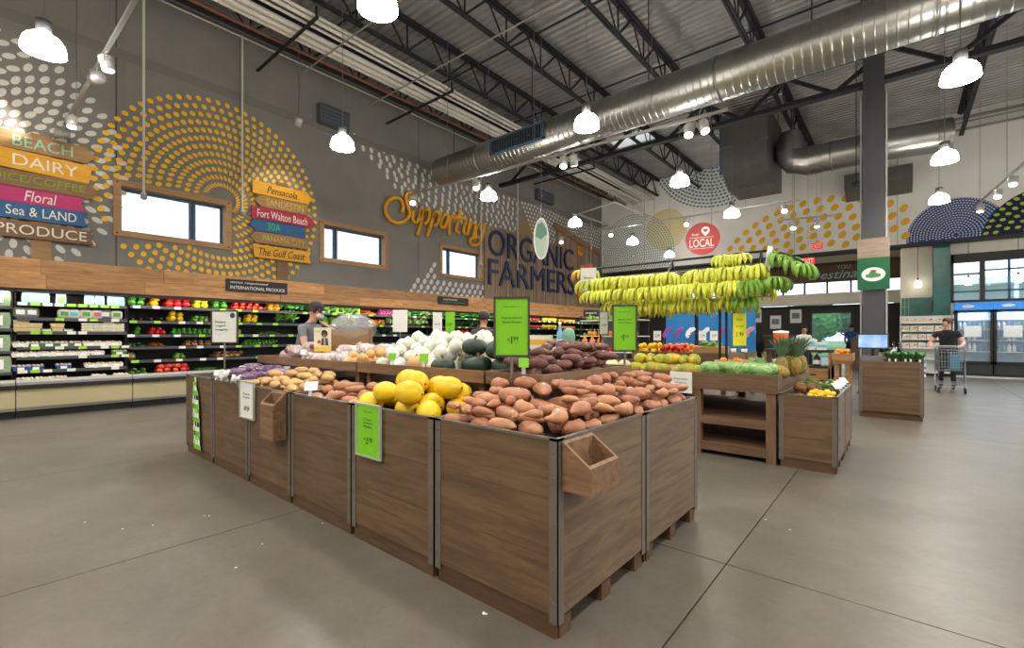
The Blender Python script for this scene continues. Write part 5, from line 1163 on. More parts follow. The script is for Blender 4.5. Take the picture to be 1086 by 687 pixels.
MB().tube([(RX0-.18, RY, 2.335), (RX1+.02, RY, 2.335)], .016, 8).build('top_rail', BLACK, t)
rows = [(2.15, .15), (1.965, .27), (1.80, .17)]
for z, dy in rows:
    for s in (-1, 1): MB().tube([(RX0+.05, RY+s*dy, z), (RX1, RY+s*dy, z)], .009, 6).build('rail', STEEL, t)
for x in (-3.5, -2.4, -1.3):
    for s in (-1, 1):
        MB().beam((x, RY, 2.33), (x, RY+s*.27, 1.965), .016, .03).build('arm', BLACK, t); MB().beam((x, RY+s*.27, 1.965), (x, RY+s*.17, 1.80), .014, .02).build('arm', BLACK, t)
random.seed(41)
for ri, (z, dy) in enumerate(rows):
    lab = ('top', 'middle', 'lowest')[ri]
    for s in (-1, 1):
        x = RX0+.14+(.0, .10, .38)[ri]
        while x < RX1-.04+(0, .02, -.1)[ri]:
            if random.random() < .93:
                kind = 'y' if x > RX0+.5 or ri != 2 else 'o'
                if x > RX1-.3 and s < 0 and ri > 0: kind = 'g'
                bunch((x, RY+s*(dy+.012), z-.004), 0 if s < 0 else PI, kind, '%s banana bunch hanging on the %s %s rail' % ({'y': 'yellow-green', 'o': 'ripe yellow', 'g': 'green'}[kind], lab, 'front' if s < 0 else 'back'), 'bananas on the %s %s rail' % (lab, 'front' if s < 0 else 'back'), random.choice((5, 6, 7)), random.uniform(1.15, 1.4))
            x += random.uniform(.155, .2)
for k, (x, kd) in enumerate(((-1.72, 'y'), (-1.62, 'y'), (-1.52, 'y'))): bunch((x, RY-.03, 2.325), 0, kd, 'yellow-green banana bunch hanging from the uppermost rail near its right end', 'bananas on the uppermost rail', 6, 1.0)
bunch((RX0+.12, RY-.03, 2.30), 0, 'y', 'yellow-green banana bunch beside the white hanging price sign', 'bananas at the left rail end'); bunch((RX0-.14, RY-.03, 2.325), -.6, 'o', 'ripe banana bunch at the left tip of the top rail', 'bananas at the left rail end')
# plantains on the right end arm
t = thing('plantain_arm', 'slanting end arm of the rack carrying green plantains', 'rack arm', (RX1, RY, 2.3))
MB().tube([(RX1+.02, RY, 2.335), (RX1+.22, RY-.30, 2.24), (RX1+.42, RY-.42, 2.10)], .012, 6).build('arm_tube', BLACK, t)
MB().tube([(RX1+.02, RY, 1.99), (RX1+.12, RY-.36, 1.97)], .012, 6).build('arm_tube', BLACK, t)
for k in range(7):
    q = k/6; bunch((RX1+.08+q*.32, RY-.12-.28*q, 2.29-.20*q), .9, 'g', 'green plantain bunch hanging on the slanting end arm', 'green plantains', 5, 1.05)
for k in range(4):
    bunch((RX1+.03+k*.04, RY-.06-.09*k, 1.98-.004*k), .7, 'g', 'green plantain bunch on the lower end arm', 'green plantains low', 6, 1.05)
# hanging price signs of the rack
def hang_sign(name, label, p, R, w, h, lines, top, tilt=0, m=PAPER, group=None):
    R = Vector(R).normalized(); N = R.cross(Vector((0,0,1))); c = Vector(p)-R*w/2; t = thing(name, label, 'sign', tuple(p), group=group)
    q = lambda a, z, d: tuple(c+R*(a+tilt*z)+Vector((0,0,z))+N*d); MB().prism([(0,0), (w,0), (w,h), (0,h)], q, -.004, 0).build('card', m, t)
    for s_, mm, fa, fz, hh, ww in lines: text(s_, mm, q(w*fa, h*fz, .0006), R, (0,0,1), height=hh*h, width=None if ww is None else ww*w, parent=t, depth=.0012, anchor=(.5,.5))
    if top: 
        for a in (.15, .85): MB().tube([q(w*a, h-.005, -.002), (q(w*a, 0, 0)[0], q(w*a, 0, 0)[1], top)], .0035, 5).build('hook', STEEL, t)
    return t
ps = at(624, 311, 7.05); hang_sign('hanging_sign', 'white banana price sign at the left end of the rack', (xu(624, RY-.24), RY-.24, 1.95), (.9,.44,0), .235, .37, [('Bananas', INK, .5, .60, .09, .55), ('49', INK, .5, .30, .16, .36)], 2.335)
hang_sign('hanging_sign', 'narrow tilted white sign card at the right end of the rack', (RX1+.02, RY-.22, 2.0), (.35,.94,0), .10, .36, [], None, tilt=.22)
hang_sign('price_sign', 'white papaya price card on the melon table front', (xu(722, 5.27), 5.27, .66), (1,0,0), .25, .24, [('Papaya', INK, .5, .66, .1, .6), ('Organic', INK, .5, .48, .09, .55), ('$2.49', INK, .5, .18, .11, .4)], None)
c = at(785, 366, 6.2)
card('price_sign', 'tall yellow price sign on a pole behind the watermelons', (xu(785, 6.0)-.07, 6.0-.04, 1.19), R_, .155, .39, mat('yellow_card', (226,222,40), .55), [('SALE', INK, .5, .80, .06, .5), ('Seedless', INK, .5, .6, .05, .6), ('2.99', INK, .5, .35, .12, .6)], pole=TT)
# small bin with coconuts
produce_bin(-.95, -.45, 5.29, 6.08, .73, 'small brown wooden bin of coconuts nearest the melon table front', floor=.62, group='small wooden bins')
produce_bin(-.95, -.45, 6.09, 6.89, .73, 'small brown wooden bin behind the coconut bin', floor=.62, group='small wooden bins')
hp = heap('coco', 'coconut', 'brown hairy coconut in the small bin', 'coconut', 'coconuts', (-.92, -.62, 5.45, 6.05), .63, lambda x, y: .79, 14, seed=14, over=.0)
heap('yelp', 'star_fruit', 'bright yellow star fruit at the front of the small bin', 'star fruit', 'star fruits', (-.72, -.475, 5.32, 5.62), .63, lambda x, y: .76, 34, seed=15, sc=.6)
heap('bean', 'okra', 'pale green okra in the small bin behind the coconuts', 'okra', 'okra', (-.90, -.50, 6.12, 6.5), .66, lambda x, y: .80, 40, seed=16)
heap('coco', 'coconut', 'brown coconut in the rear small bin', 'coconut', 'rear coconuts', (-.92, -.48, 6.5, 6.86), .63, lambda x, y: .78, 12, seed=17)
for k, (y, a) in enumerate(((5.75, 0), (5.98, 0), (6.2, 0), (6.5, 0))): clip_tag((-.455, y, .73), 'white tag on the right rim of the small bin, %s from the front' % ('first', 'second', 'third', 'fourth')[k], LBLW, .10, .055, .9, (.5,.86,0))
# ================================================================ MID-STORE DISPLAYS
def simple_table(x0, x1, y0, y1, h, label, mm=None):
    t = thing('produce_stand', label, 'stand', ((x0+x1)/2, (y0+y1)/2, 0), group='wooden stands')
    mm = mm or TBW
    n = 5
    for k in range(n): MB().box(x0, x1, y0+(y1-y0)*k/n, y0+(y1-y0)*(k+1)/n-.004, h-.03, h).build('plank', mm, t)
    for xx in (x0+.03, x1-.10):
        for yy in (y0+.03, y1-.10): MB().box(xx, xx+.07, yy, yy+.07, 0, h-.03).build('leg', mm, t)
    for a in (y0, y1-.02): MB().box(x0, x1, a, a+.02, h-.16, h-.031).build('apron_board', mm, t)
    MB().box(x0, x1, y0-.02, y0, h-.1, h+.05).build('lip_board', mm, t); MB().box(x1, x1+.02, y0, y1, h-.1, h+.05).build('lip_board', mm, t)
    MB().box(x0+.05, x1-.05, y0+.05, y1-.05, .28, .31).build('shelf', mm, t)
    return t
simple_table(-5.3, -3.95, 6.3, 7.3, .95, 'wooden stand of juices behind the purple yams')
def carton(c, w, d, h, rz, name, label, cat, m, lines, group=None, dot=None):
    t = thing(name, label, cat, c, rz, group)
    b = MB(); b.box(-w/2, w/2, -d/2, d/2, 0, h); o = inst(b.mesh('carton', m), 'carton', (0,0,0), parent=t)
    for k, (z0, z1, mm) in enumerate(lines): inst(MB().box(-w*.44, w*.44, -d/2-.002, -d/2, h*z0, h*z1).mesh('label', mm), 'label', (0,0,0), parent=t)
    inst(MB().box(-w/2, w/2, -.01, .01, h, h+.002).mesh('tape', LBLW), 'tape', (0,0,0), parent=t)
    return t
carton((-4.92, 6.62, .95), .42, .26, .36, .45, 'white_carton', 'white carton with yellow print behind the purple yams', 'carton', TRW, [(.55, .8, mat('label_yellow', (230,180,50), .5)), (.15, .3, mat('label_grey', (170,170,172), .5))])
carton((-4.98, 7.0, .95), .40, .22, .30, .45, 'cardboard_crate', 'brown cardboard crate behind the white carton', 'crate', CARD, [(.2, .6, LBLW)])
def bottle(c, h, r, body, cap, label, cat='bottle', name='bottle', group=None, lbl=None):
    t = thing(name, label, cat, c, group=group)
    inst(MB().lathe([(0, 0), (r, 0), (r, h*.6), (r*.85, h*.7), (r*.36, h*.82), (r*.33, h*.93), (0, h*.93)], seg=14).mesh('glass_body', body), 'glass_body', (0,0,0), parent=t)
    inst(MB().lathe([(r*.40, h*.92), (r*.40, h), (0, h)], seg=12).mesh('cap', cap), 'cap', (0,0,0), parent=t)
    inst(MB().lathe([(r*1.01, h*.15), (r*1.01, h*.48)], seg=14).mesh('label_band', lbl or LBLW), 'label_band', (0,0,0), parent=t)
    return t
bottle((-4.72, 6.95, .95), .60, .06, mat('water_blue', (120,170,210), .2), LBLW, 'tall blue-white bottle standing above the white carton')
t = thing('drink_dispenser', 'sea-green domed container on the juice stand', 'container', (-4.42, 6.78, .95))
MB().lathe([(0, .95), (.10, .95), (.11, 1.20), (.115, 1.30), (.09, 1.40), (.03, 1.44), (0, 1.44)], (-4.42, 6.78, 0), 18).build('tank', mat('sea_green_plastic', (110,160,140), .3), t); MB().lathe([(.118, 1.17), (.118, 1.20)], (-4.42, 6.78, 0), 18).build('band', BLACK, t)
for k in range(3): bottle((-4.2+.09*k, 6.95+.1*k, .95), .40, .05, mat('juice_orange', (226,130,40), .3), mat('cap_green', (90,160,50), .5), 'orange juice bottle with green label, %s of three' % ('left', 'middle', 'right')[k], group='juice bottles', lbl=mat('label_green', (96,160,60), .5))
heap('yelp', 'lemon', 'yellow lemon along the juice stand front', 'lemon', 'lemons on the juice stand', (-4.5, -4.0, 6.32, 6.6), .95, lambda x, y: 1.05, 24, seed=20, sc=.8)
# wire rack with fruit further back
t = thing('wire_rack', 'black wire shelf rack behind the juice stand', 'rack', (-4.9, 9.3, 0))
WIRE = mat('wire_white', (210,210,206), .4)
for x in (-5.6, -4.2):
    for y in (9.1, 9.6): MB().tube([(x, y, 0), (x, y, 1.75)], .014, 6).build('upright', BLACK, t)
for z in (.6, .95, 1.30, 1.65): MB().box(-5.62, -4.18, 9.08, 9.62, z-.02, z).build('shelf', WIRE, t)
for z, kd, nm in ((.95, 'tom', 'tomato'), (1.30, 'orange', 'orange'), (1.65, 'lime', 'lime')):
    heap(kd, nm, '%s on the wire rack behind the juice stand' % nm, nm, nm+'s on the wire rack', (-5.55, -4.25, 9.12, 9.4), z, lambda x, y, z=z: z+.11, 40, seed=int(z*10), sc=1.25)
c = at(641, 350, 6.4); card('price_sign', 'narrow grey price sign on a pole left of the smaller lime sign', (c.x-.05, c.y-.04, 1.33), R_, .11, .31, mat('card_grey', (176,184,170), .6), [('Organic', INK, .5, .7, .05, .7), ('2.99', INK, .5, .4, .1, .6)], frame=FR, pole=0.0)
# fruit stand behind the bananas
simple_table(-3.7, -2.1, 7.75, 8.75, .98, 'wooden fruit stand behind the banana rack')
heap('tom', 'vine_tomato', 'red tomato heaped behind the papayas', 'tomato', 'tomatoes behind the papayas', (-3.25, -2.85, 7.8, 8.2), .98, lambda x, y: 1.14, 60, seed=22, sc=1.1)
heap('yelp', 'lemon', 'yellow lemon at the left of the fruit stand', 'lemon', 'lemons on the fruit stand', (-3.66, -3.3, 7.8, 8.3), .98, lambda x, y: 1.16, 50, seed=23)
t = thing('fruit_basket', 'woven basket of green apples behind the watermelons', 'basket', (-2.45, 8.1, .98))
b = MB()
for k in range(8): b.tube([(-2.45+.28*math.cos(a*PI/12), 8.1+.2*math.sin(a*PI/12), .99+k*.018) for a in range(25)], .011, 5)
b.build('basket_weave', mat('wicker', (176,140,92), .8), t); MB().box(-2.68, -2.22, 7.96, 8.24, .98, 1.0).build('basket_floor', CARD, t)
heap('lime', 'green_apple', 'green apple in the woven basket', 'apple', 'green apples in the basket', (-2.63, -2.27, 7.98, 8.22), 1.0, lambda x, y: 1.2, 40, seed=24, sc=1.35)
heap('orange', 'orange', 'orange fruit on the right of the fruit stand', 'orange', 'oranges on the fruit stand', (-3.3, -2.8, 8.3, 8.7), .98, lambda x, y: 1.15, 40, seed=25)
for k, (u, v, t_) in enumerate(((745, 356, 8.2), (757, 352, 8.2), (697, 352, 8.2))): c = at(u, v, t_); card('price_sign', 'white price card on the fruit stand behind the bananas, %s' % ('beside the green apples', 'right of the green apples', 'left of the tomatoes')[k], (c.x-.05, c.y-.04, 1.22), R_, .13, .17, PAPER, [('2.99', INK, .5, .5, .25, .6)], pole=.98)
# orchids in front of blue boards
simple_table(-4.6, -2.5, 10.6, 11.5, .9, 'flower stand of orchids behind the bananas')
BLUEB = mat('blue_board', (20,112,176), .5)
for k, (x0, x1) in enumerate(((-4.55, -3.85), (-3.75, -3.0), (-2.9, -2.5))): tag(MB().box(x0, x1, 11.45, 11.49, .9, 1.95).build('blue_board', BLUEB), 'bright blue display board behind the orchids, %s of three' % ('left', 'middle', 'right')[k], 'board', 'blue boards')
def orchid(c, col, label, seed):
    r = random.Random(seed); t = thing('orchid', label, 'orchid', c, group='potted orchids')
    inst(MB().lathe([(0, 0), (.05, 0), (.065, .12), (.055, .12), (.05, .10), (0, .10)], seg=12).mesh('pot', LBLW), 'pot', (0,0,0), parent=t)
    pts = smooth([(0,0,.1), (.02,0,.3), (.06,.0,.48), (.16,0,.56)], 4); inst(MB().tube(pts, .006, 5).mesh('stem', STEM), 'stem', (0,0,0), parent=t)
    lf = MB()
    for k in range(5):
        a = k*1.3; lf.add([(0,0,.11), (.05*math.cos(a)-.03*math.sin(a), .05*math.sin(a)+.03*math.cos(a), .16), (.18*math.cos(a), .18*math.sin(a), .15), (.05*math.cos(a)+.03*math.sin(a), .05*math.sin(a)-.03*math.cos(a), .16)], [(0,1,2,3)])
    inst(lf.mesh('leaves', LEAF['chard']), 'leaves', (0,0,0), parent=t)
    fl_ = MB()
    for k in range(7):
        p = pts[-1-k]; 
        for j in range(5): a = j*2*PI/5; fl_.ell((p.x+r.uniform(-.02, .02)+.03*math.cos(a), p.y-.03, p.z+.03*math.sin(a)-.01), (.026, .008, .022), 6, 4)
    inst(fl_.mesh('blossom', col), 'blossom', (0,0,0), parent=t)
OP = mat('orchid_purple', (150,60,150), .5); OW = mat('orchid_white', (230,228,232), .5); OK_ = mat('orchid_pink', (206,130,150), .5)
for k, (x, m, cn) in enumerate(((-4.4, OP, 'purple'), (-4.15, OP, 'purple'), (-3.85, OW, 'white'), (-3.55, OW, 'white'), (-3.15, OP, 'lilac'), (-2.85, OK_, 'pink'), (-2.6, OK_, 'pink'))): orchid((x, 10.9+.12*(k % 2), .9), m, '%s orchid in a white pot on the flower stand, number %s from the left' % (cn, 'one two three four five six seven'.split()[k]), k)
# register counter with orange cooler
CT = wood('counter_board', (134,92,52), (178,134,84), 0, .6, .1)
t = thing('sample_counter', 'wooden counter with black top drawers left of the column', 'counter', (-1.75, 11.7, 0))
MB().box(-2.35, -1.1, 11.5, 12.1, .95, 1.0).build('worktop', BLACK, t)
for k in range(2):
    for j in range(2):
        o = MB().box(-2.33+k*.62, -1.74+k*.62, 11.5, 11.52, .12+j*.26, .36+j*.26).build('drawer', CT, t); MB().box(-2.08+k*.62, -1.98+k*.62, 11.485, 11.5, .22+j*.26, .24+j*.26).build('handle', BLACK, o)
MB().box(-2.35, -1.1, 11.52, 12.08, .08, .66).build('cabinet', BLACK, t); MB().box(-2.35, -2.3, 11.5, 12.1, 0, .95).build('end_panel', CT, t); MB().box(-1.15, -1.1, 11.5, 12.1, 0, .95).build('end_panel', CT, t)
for k in range(4): bottle((-2.15+.26*k, 11.7, .66), .26, .07, mat('jar_brown', (96,70,66), .3), LBLW, 'brown jar in the open shelf of the register counter, %s of four' % 'first second third fourth'.split()[k], 'jar', 'jar', 'jars in the counter')
t = thing('drink_cooler', 'orange round cooler standing on the register counter', 'cooler', (-2.05, 11.75, 1.0)); MB().lathe([(0, 0), (.13, 0), (.15, .34), (.15, .36), (0, .36)], (-2.05, 11.75, 1.0), 18).build('tank', mat('cooler_orange', (226,112,40), .4), t); MB().lathe([(.155, .36), (.155, .40), (0, .42)], (-2.05, 11.75, 1.0), 18).build('lid', LBLW, t)
for k, (x, h) in enumerate(((-1.75, .18), (-1.5, .24), (-1.3, .16))): carton((x, 11.8, 1.0), .18, .12, h, .2, 'white_box', 'small white box on the register counter, %s of three' % ('left', 'middle', 'right')[k], 'box', TRW, [(.3, .7, LBLT)], 'white boxes on the counter')
simple_table(-1.05, -.75, 11.2, 11.9, .9, 'narrow side stand between register counter and column', CT)
heap('orange', 'orange', 'orange fruit on the narrow stand by the column', 'orange', 'oranges by the column', (-1.03, -.77, 11.23, 11.6), .9, lambda x, y: 1.02, 20, seed=29)
# bin with potted herbs, bottles and a touch screen scale
produce_bin(-.53, .27, 9.35, 10.35, .905, 'wide brown bin of potted herbs with a screen behind', floor=.87, group='small wooden bins', skirt=False)
herb = bunch_mesh(77, 26, .20, .09, .05, LEAF['chard'], STEM)
pot = MB().lathe([(0, 0), (.04, 0), (.05, .07), (.042, .07), (0, .06)], seg=12).mesh('pot', mat('pot_black', (40,40,40), .6)); tg = MB().box(-.012, .012, -.058, -.055, .02, .075).mesh('label', LBLW)
for i in range(5):
    for j in range(3): place([('pot', pot), ('foliage', herb), ('label', tg)], 'potted_herb', 'small green potted herb on the wide bin, row %s' % ('front', 'middle', 'rear')[j], 'herb', (-.14+i*.09, 9.45+j*.13, .872), rotz=random.uniform(-.4, .4), group='potted herbs')
for k, (x, y) in enumerate(((-.25, 9.95), (-.17, 9.9), (-.10, 9.95), (-.02, 9.92))): bottle((x, y, .872), .33, .038, mat('wine_glass_dark', (30,28,26), .15), BLACK, 'dark wine bottle behind the potted herbs, %s of four' % 'first second third fourth'.split()[k], group='wine bottles', lbl=mat('label_cream', (200,190,160), .6))
mx, my = -.46, 9.55
t = thing('touch_screen', 'black touch screen with scale on the wide bin corner', 'screen', (mx, my, .872))
MB().box(mx-.05, mx+.25, my-.02, my+.28, .872, .96).build('scale_base', mat('scale_grey', (120,120,122), .4), t); MB().box(mx-.03, mx+.23, my+.02, my+.26, .96, .975).build('scale_pan', STEEL, t)
MB().tube([(mx+.1, my+.26, .92), (mx+.1, my+.26, 1.2)], .02, 8).build('stand', BLACK, t)
q = lambda a, z, d: (mx+.1+a, my+.16+z*.25-d, 1.09+z)
MB().prism([(-.21, 0), (.21, 0), (.21, .25), (-.21, .25)], q, -.03, 0).build('bezel', BLACK, t)
sc_ = MB().prism([(-.19, .02), (.19, .02), (.19, .23), (-.19, .23)], q, 0, .002).build('display', mat('screen_blue', (96,146,206), .3, emit=.35, rgb2=(190,210,230), scale=6), t)
t = thing('plastic_bag', 'crumpled white plastic bag behind the touch screen', 'bag', (mx+.42, my+.1, .872)); MB().ell((mx+.37, my+.42, .99), (.09, .08, .12), 14, 10, fn=lambda p, t_, ph: p*(1+.14*math.sin(4*t_+3*ph)+.08*math.sin(9*t_))).build('film', mat('bag_white', (216,222,228), .35), t)
# ================================================================ BACK OF THE STORE
# carton shelf
t = thing('gondola_shelf', 'white shelf unit of food cartons behind the shopper', 'shelf', (.62, 20.3, 0))
SW = mat('shelf_white', (222,222,218), .4)
MB().box(-.02, 1.27, 20.55, 20.6, 0, 1.95).build('back_panel', SW, t)
for xx in (-.03, 1.25): MB().box(xx, xx+.03, 20.1, 20.6, 0, 1.95).build('side_panel', SW, t)
SZ = [.12, .55, .9, 1.18, 1.45, 1.72]
for z in SZ: MB().box(0, 1.25, 20.05, 20.55, z-.03, z).build('shelf', SW, t)
FC = mat('carton_red', (200,84,60), .5); FC2 = mat('carton_cream', (222,196,160), .5); FC3 = mat('carton_green', (120,160,80), .5)
cm = []
for mm in (FC, FC3, FC2):
    b = MB(); b.box(-.09, .09, -.1, .1, 0, .17); b.box(-.075, .075, -.103, -.1, .02, .085, 1); b.ell((.03, -.1, .10), (.035, .004, .025), 8, 6, 2); cm.append(b.mesh('food_carton', [TRW, FC2, mm]))
for zi, z in enumerate(SZ[2:]):
    for k in range(6): inst(cm[(k+zi) % 3], 'food_carton', (.12+.2*k, 20.18, z), (0,0,random.uniform(-.05, .05)), 1, 'white food carton on the %s row of the white shelf' % ('lowest', 'third', 'second', 'top')[zi], 'carton', 'food cartons')
# glass door coolers
CB = mat('cooler_black', (20,21,24), .4); BH_ = mat('cooler_header_blue', (40,120,200), .4, emit=.5); CI = mat('cooler_inside', (150,190,226), .6); PKB = [mat('drink_white', (226,230,236), .4), mat('drink_blue', (60,120,180), .4), mat('drink_teal', (90,160,170), .4)]
def cooler(x0, x1, label):
    t = thing('drink_fridge', label, 'fridge', ((x0+x1)/2, 20.6, 0), group='glass door coolers'); y0, y1 = 20.35, 20.97
    b = MB(); b.box(x0, x1, y0+.06, y1, 0, .42); b.box(x0, x0+.05, y0+.06, y1, .42, 2.1); b.box(x1-.05, x1, y0+.06, y1, .42, 2.1); b.box(x0, x1, y0+.06, y1, 2.05, 2.1); b.box(x0, x1, y1-.04, y1, .42, 2.1); b.build('cabinet', CB, t)
    MB().box(x0+.05, x1-.05, y1-.05, y1-.04, .42, 2.05).build('liner', CI, t)
    MB().box(x0, x1, y0, y1, 2.1, 2.33).build('header', BH_, t)
    MB().prism([((x0+x1)/2-.12+.12*math.cos(k*PI/8)*1.2, 2.215+.05*math.sin(k*PI/8)) for k in range(16)], lambda a, c, d: (a, d, c), y0, y0-.004).build('header_logo', LBLW, t)
    MB().box(x0+.04, x1-.04, y0+.04, y0+.06, .1, .38).build('grille', mat('grille_dark', (34,35,38), .5), t)
    for z in (.8, 1.15, 1.5, 1.8): MB().box(x0+.05, x1-.05, y0+.12, y1-.05, z-.02, z).build('shelf', SW, t)
    d = MB(); d.box(x0, x0+.06, y0, y0+.05, .42, 2.09); d.box(x1-.06, x1, y0, y0+.05, .42, 2.09); d.box(x0, x1, y0, y0+.05, .42, .5); d.box(x0, x1, y0, y0+.05, 2.02, 2.09); dd = d.build('door', CB, t)
    MB().box(x0+.06, x1-.06, y0+.02, y0+.03, .5, 2.02).build('pane', mat('fridge_glass', (210,228,240), .05, alpha=.15), dd); MB().tube([(x0+.09, y0-.03, .9), (x0+.09, y0-.03, 1.6)], .012, 6).build('handle', STEEL, dd)
    ld = bpy.data.lights.new('fridge_light', 'AREA'); ld.energy = 14; ld.size = .6; ld.color = (.66,.85,1); lo = bpy.data.objects.new('fridge_light', ld); COL.objects.link(lo); lo.parent = t; lo.location = (0, -.08, 2.03)
    bt = [MB().lathe([(0, 0), (.04, 0), (.04, .16), (.015, .22), (.015, .25), (0, .25)], seg=10).mesh('bottle', m) for m in PKB]
    for z in (.8, 1.15, 1.5):
        n = int((x1-x0-.16)/.11)
        for k in range(n): inst(bt[(k//2+int(z*10)) % 3], 'drink_bottle', (x0+.12+k*.11, y0+.2, z), (0,0,0), 1, 'small drink bottle inside the '+label, 'bottle', 'bottles in the coolers')
    MB().box(x0+.2, x1-.25, y0-.004, y0+.0, 1.25, 1.6).build('door_notice', PAPER, dd)
cooler(1.32, 2.16, 'black glass-door cooler beside the teal column'); cooler(2.18, 3.02, 'black glass-door cooler at the right edge'); cooler(3.04, 3.9, 'black glass-door cooler beyond the right edge')
tag(MB().box(1.3, 3.95, 20.0, 20.34, 0, .04).build('floor_mat', mat('mat_pale', (180,178,172), .8)), 'pale threshold strip in front of the glass-door coolers', 'floor strip')
for k in range(6):
    carton((.35+.16*(k % 2), 18.9+.02*k, .0+.16*(k//2)), .30 if False else .15, .2, .158, 0, 'drink_pack', 'small drink multipack stacked left of the shopper, %s' % ('bottom left', 'bottom right', 'middle left', 'middle right', 'top left', 'top right')[k], 'drink pack', [mat('pack_blue', (60,90,160), .5), mat('pack_red', (180,60,60), .5), LBLT][k % 3], [(.2, .8, LBLW)], 'drink packs')
# storefront clutter in the recess
for k, (x, y, h, m) in enumerate(((-4.0, 22.5, 1.3, 'dark_cabinet'), (-5.6, 22.8, 1.6, 'grey_cabinet'), (-1.0, 22.6, 1.2, 'brown_cabinet'), (-7.4, 22.6, 1.4, 'dark_cabinet'))):
    mm = mat(m, {'dark_cabinet': (44,42,44), 'grey_cabinet': (96,98,102), 'brown_cabinet': (110,84,60)}[m], .6); t = thing('checkout_cabinet', '%s checkout cabinet in the far recess, %s' % (m.split('_')[0], ('left of the glass door', 'second left of the door', 'right of the door', 'far left')[k]), 'cabinet', (x, y, 0))
    MB().box(x-.5, x+.5, y-.3, y+.3, 0, h-.04).build('body', mm, t); MB().box(x-.54, x+.54, y-.34, y+.34, h-.04, h).build('top', TBW, t); MB().box(x-.45, x-.02, y-.32, y-.3, .1, h-.12).build('door', mm, t); MB().box(x+.02, x+.45, y-.32, y-.3, .1, h-.12).build('door', mm, t)
for k, (x, z, s_) in enumerate(((-5.2, 2.2, 'A'), (-3.6, 2.15, 'B'), (-4.4, 1.9, 'C'))):
    t = thing('wall_poster', 'white poster on the dark storefront wall, %s one' % ('leftmost', 'rightmost', 'lower')[k], 'poster', (x, YR-.03, z-.3)); MB().box(x-.22, x+.22, YR-.03, YR-.02, z-.3, z+.3).build('sheet', PAPER, t); MB().box(x-.15, x+.15, YR-.033, YR-.03, z-.1, z+.15).build('print', mat('print_grey', (120,130,140), .6), t)
# hanging red exit-like signs and round LOCAL sign
RED = mat('sign_red', (166,48,46), .6)
c = at(745, 253, 11.5); Rl = Vector((.97, .24, 0)).normalized()
t = thing('round_sign', 'round red hanging sign reading LOCAL with a heart pin', 'sign', (c.x, c.y, c.z-.40))
N_ = Rl.cross(Vector((0,0,1))); q = lambda a, z, d: tuple(c+Rl*a+Vector((0,0,z))+N_*d); rr = .40
MB().prism([(rr*math.cos(k*PI/24), rr*math.sin(k*PI/24)) for k in range(48)], q, -.02, 0).build('disc', RED, t)
text('LOCAL', LBLW, q(-.02, -.105, .001), Rl, (0,0,1), height=.20, width=.56, parent=t, depth=.004, anchor=(.5,.5)); text('buy', LBLW, q(-.16, .11, .001), Rl, (0,0,1), height=.075, width=.16, parent=t, depth=.004, anchor=(.5,.5))
for z0 in (.028, -.245): MB().prism([(-.30, z0), (.26, z0), (.26, z0+.008), (-.30, z0+.008)], q, 0, .003).build('rule', LBLW, t)
ht_ = [(math.sin(a)*.095, .20+math.cos(a)*.095) for a in [k*2*PI/24 for k in range(-8, 9)]]; pin = [(.07, .055)]+[(.07+p, z) for p, z in ht_]
MB().prism(pin, q, 0, .003).build('pin', LBLW, t)
he = []
for k in range(24): a = k*2*PI/24; he.append((.07+.0033*16*math.sin(a)**3, .20+.0033*(13*math.cos(a)-5*math.cos(2*a)-2*math.cos(3*a)-math.cos(4*a))))
MB().prism(he, q, .003, .005).build('heart', RED, t)
for a in (-.2, .2): MB().tube([q(a, .33, -.01), (q(a, 0, 0)[0], q(a, 0, 0)[1], ZT)], .004, 5).build('cable', STEEL, t)
# hanging oval sign
c = at(574, 253, 10.0); Rl2 = Vector((_c, _s, 0)); N2 = Rl2.cross(Vector((0,0,1))); q2 = lambda a, z, d: tuple(c+Rl2*a+Vector((0,0,z))+N2*d)
t = thing('oval_sign', 'pale green oval hanging sign with white edge in front of the letters', 'sign', (c.x, c.y, c.z-.45))
MB().prism([(.165*math.cos(k*PI/20), .45*math.sin(k*PI/20)) for k in range(40)], q2, -.03, 0).build('panel', LBLW, t); MB().prism([(.14*math.cos(k*PI/20), .42*math.sin(k*PI/20)) for k in range(40)], q2, 0, .003).build('face', mat('oval_green', (176,196,176), .5), t)
MB().prism([(-.13, .05), (.0, -.02), (.13, .10), (.12, .2), (.02, .36), (-.09, .3)], q2, .003, .005).build('leaf_print', mat('oval_leaf', (90,140,120), .5), t)
MB().tube([q2(0, .44, -.015), (c.x, c.y, ZT)], .004, 5).build('cable', STEEL, t)
# banner on the column
cx0, cx1 = GX-.285, GX+.285; cy = GY-.21
t = thing('column_banner', 'green and wood banner with a white oval crest on the steel column', 'banner', (GX, cy, 2.3))
MB().box(cx0, cx1, cy-.01, cy, 2.32, 3.03).build('green_panel', mat('banner_green', (10,96,56), .6), t)
for k in range(3): MB().box(cx0, cx1, cy-.015, cy, 3.03+k*.145, 3.03+k*.145+.142).build('plank', wood('banner_plank', (126,108,92), (168,150,130), 0, .7, .06), t)
MB().prism([(GX+.21*math.cos(k*PI/16), 2.66+.155*math.sin(k*PI/16)) for k in range(32)], lambda a, z, d: (a, d, z), cy-.010, cy-.013).build('oval_crest', LBLW, t)
MB().prism([(GX-.13, 2.60), (GX-.03, 2.58), (GX+.12, 2.6), (GX+.13, 2.66), (GX+.05, 2.69), (GX+.02, 2.72), (GX-.06, 2.72), (GX-.08, 2.67), (GX-.13, 2.66)], lambda a, z, d: (a, d, z), cy-.013, cy-.015).build('truck_mark', mat('crest_green', (70,140,80), .6), t)
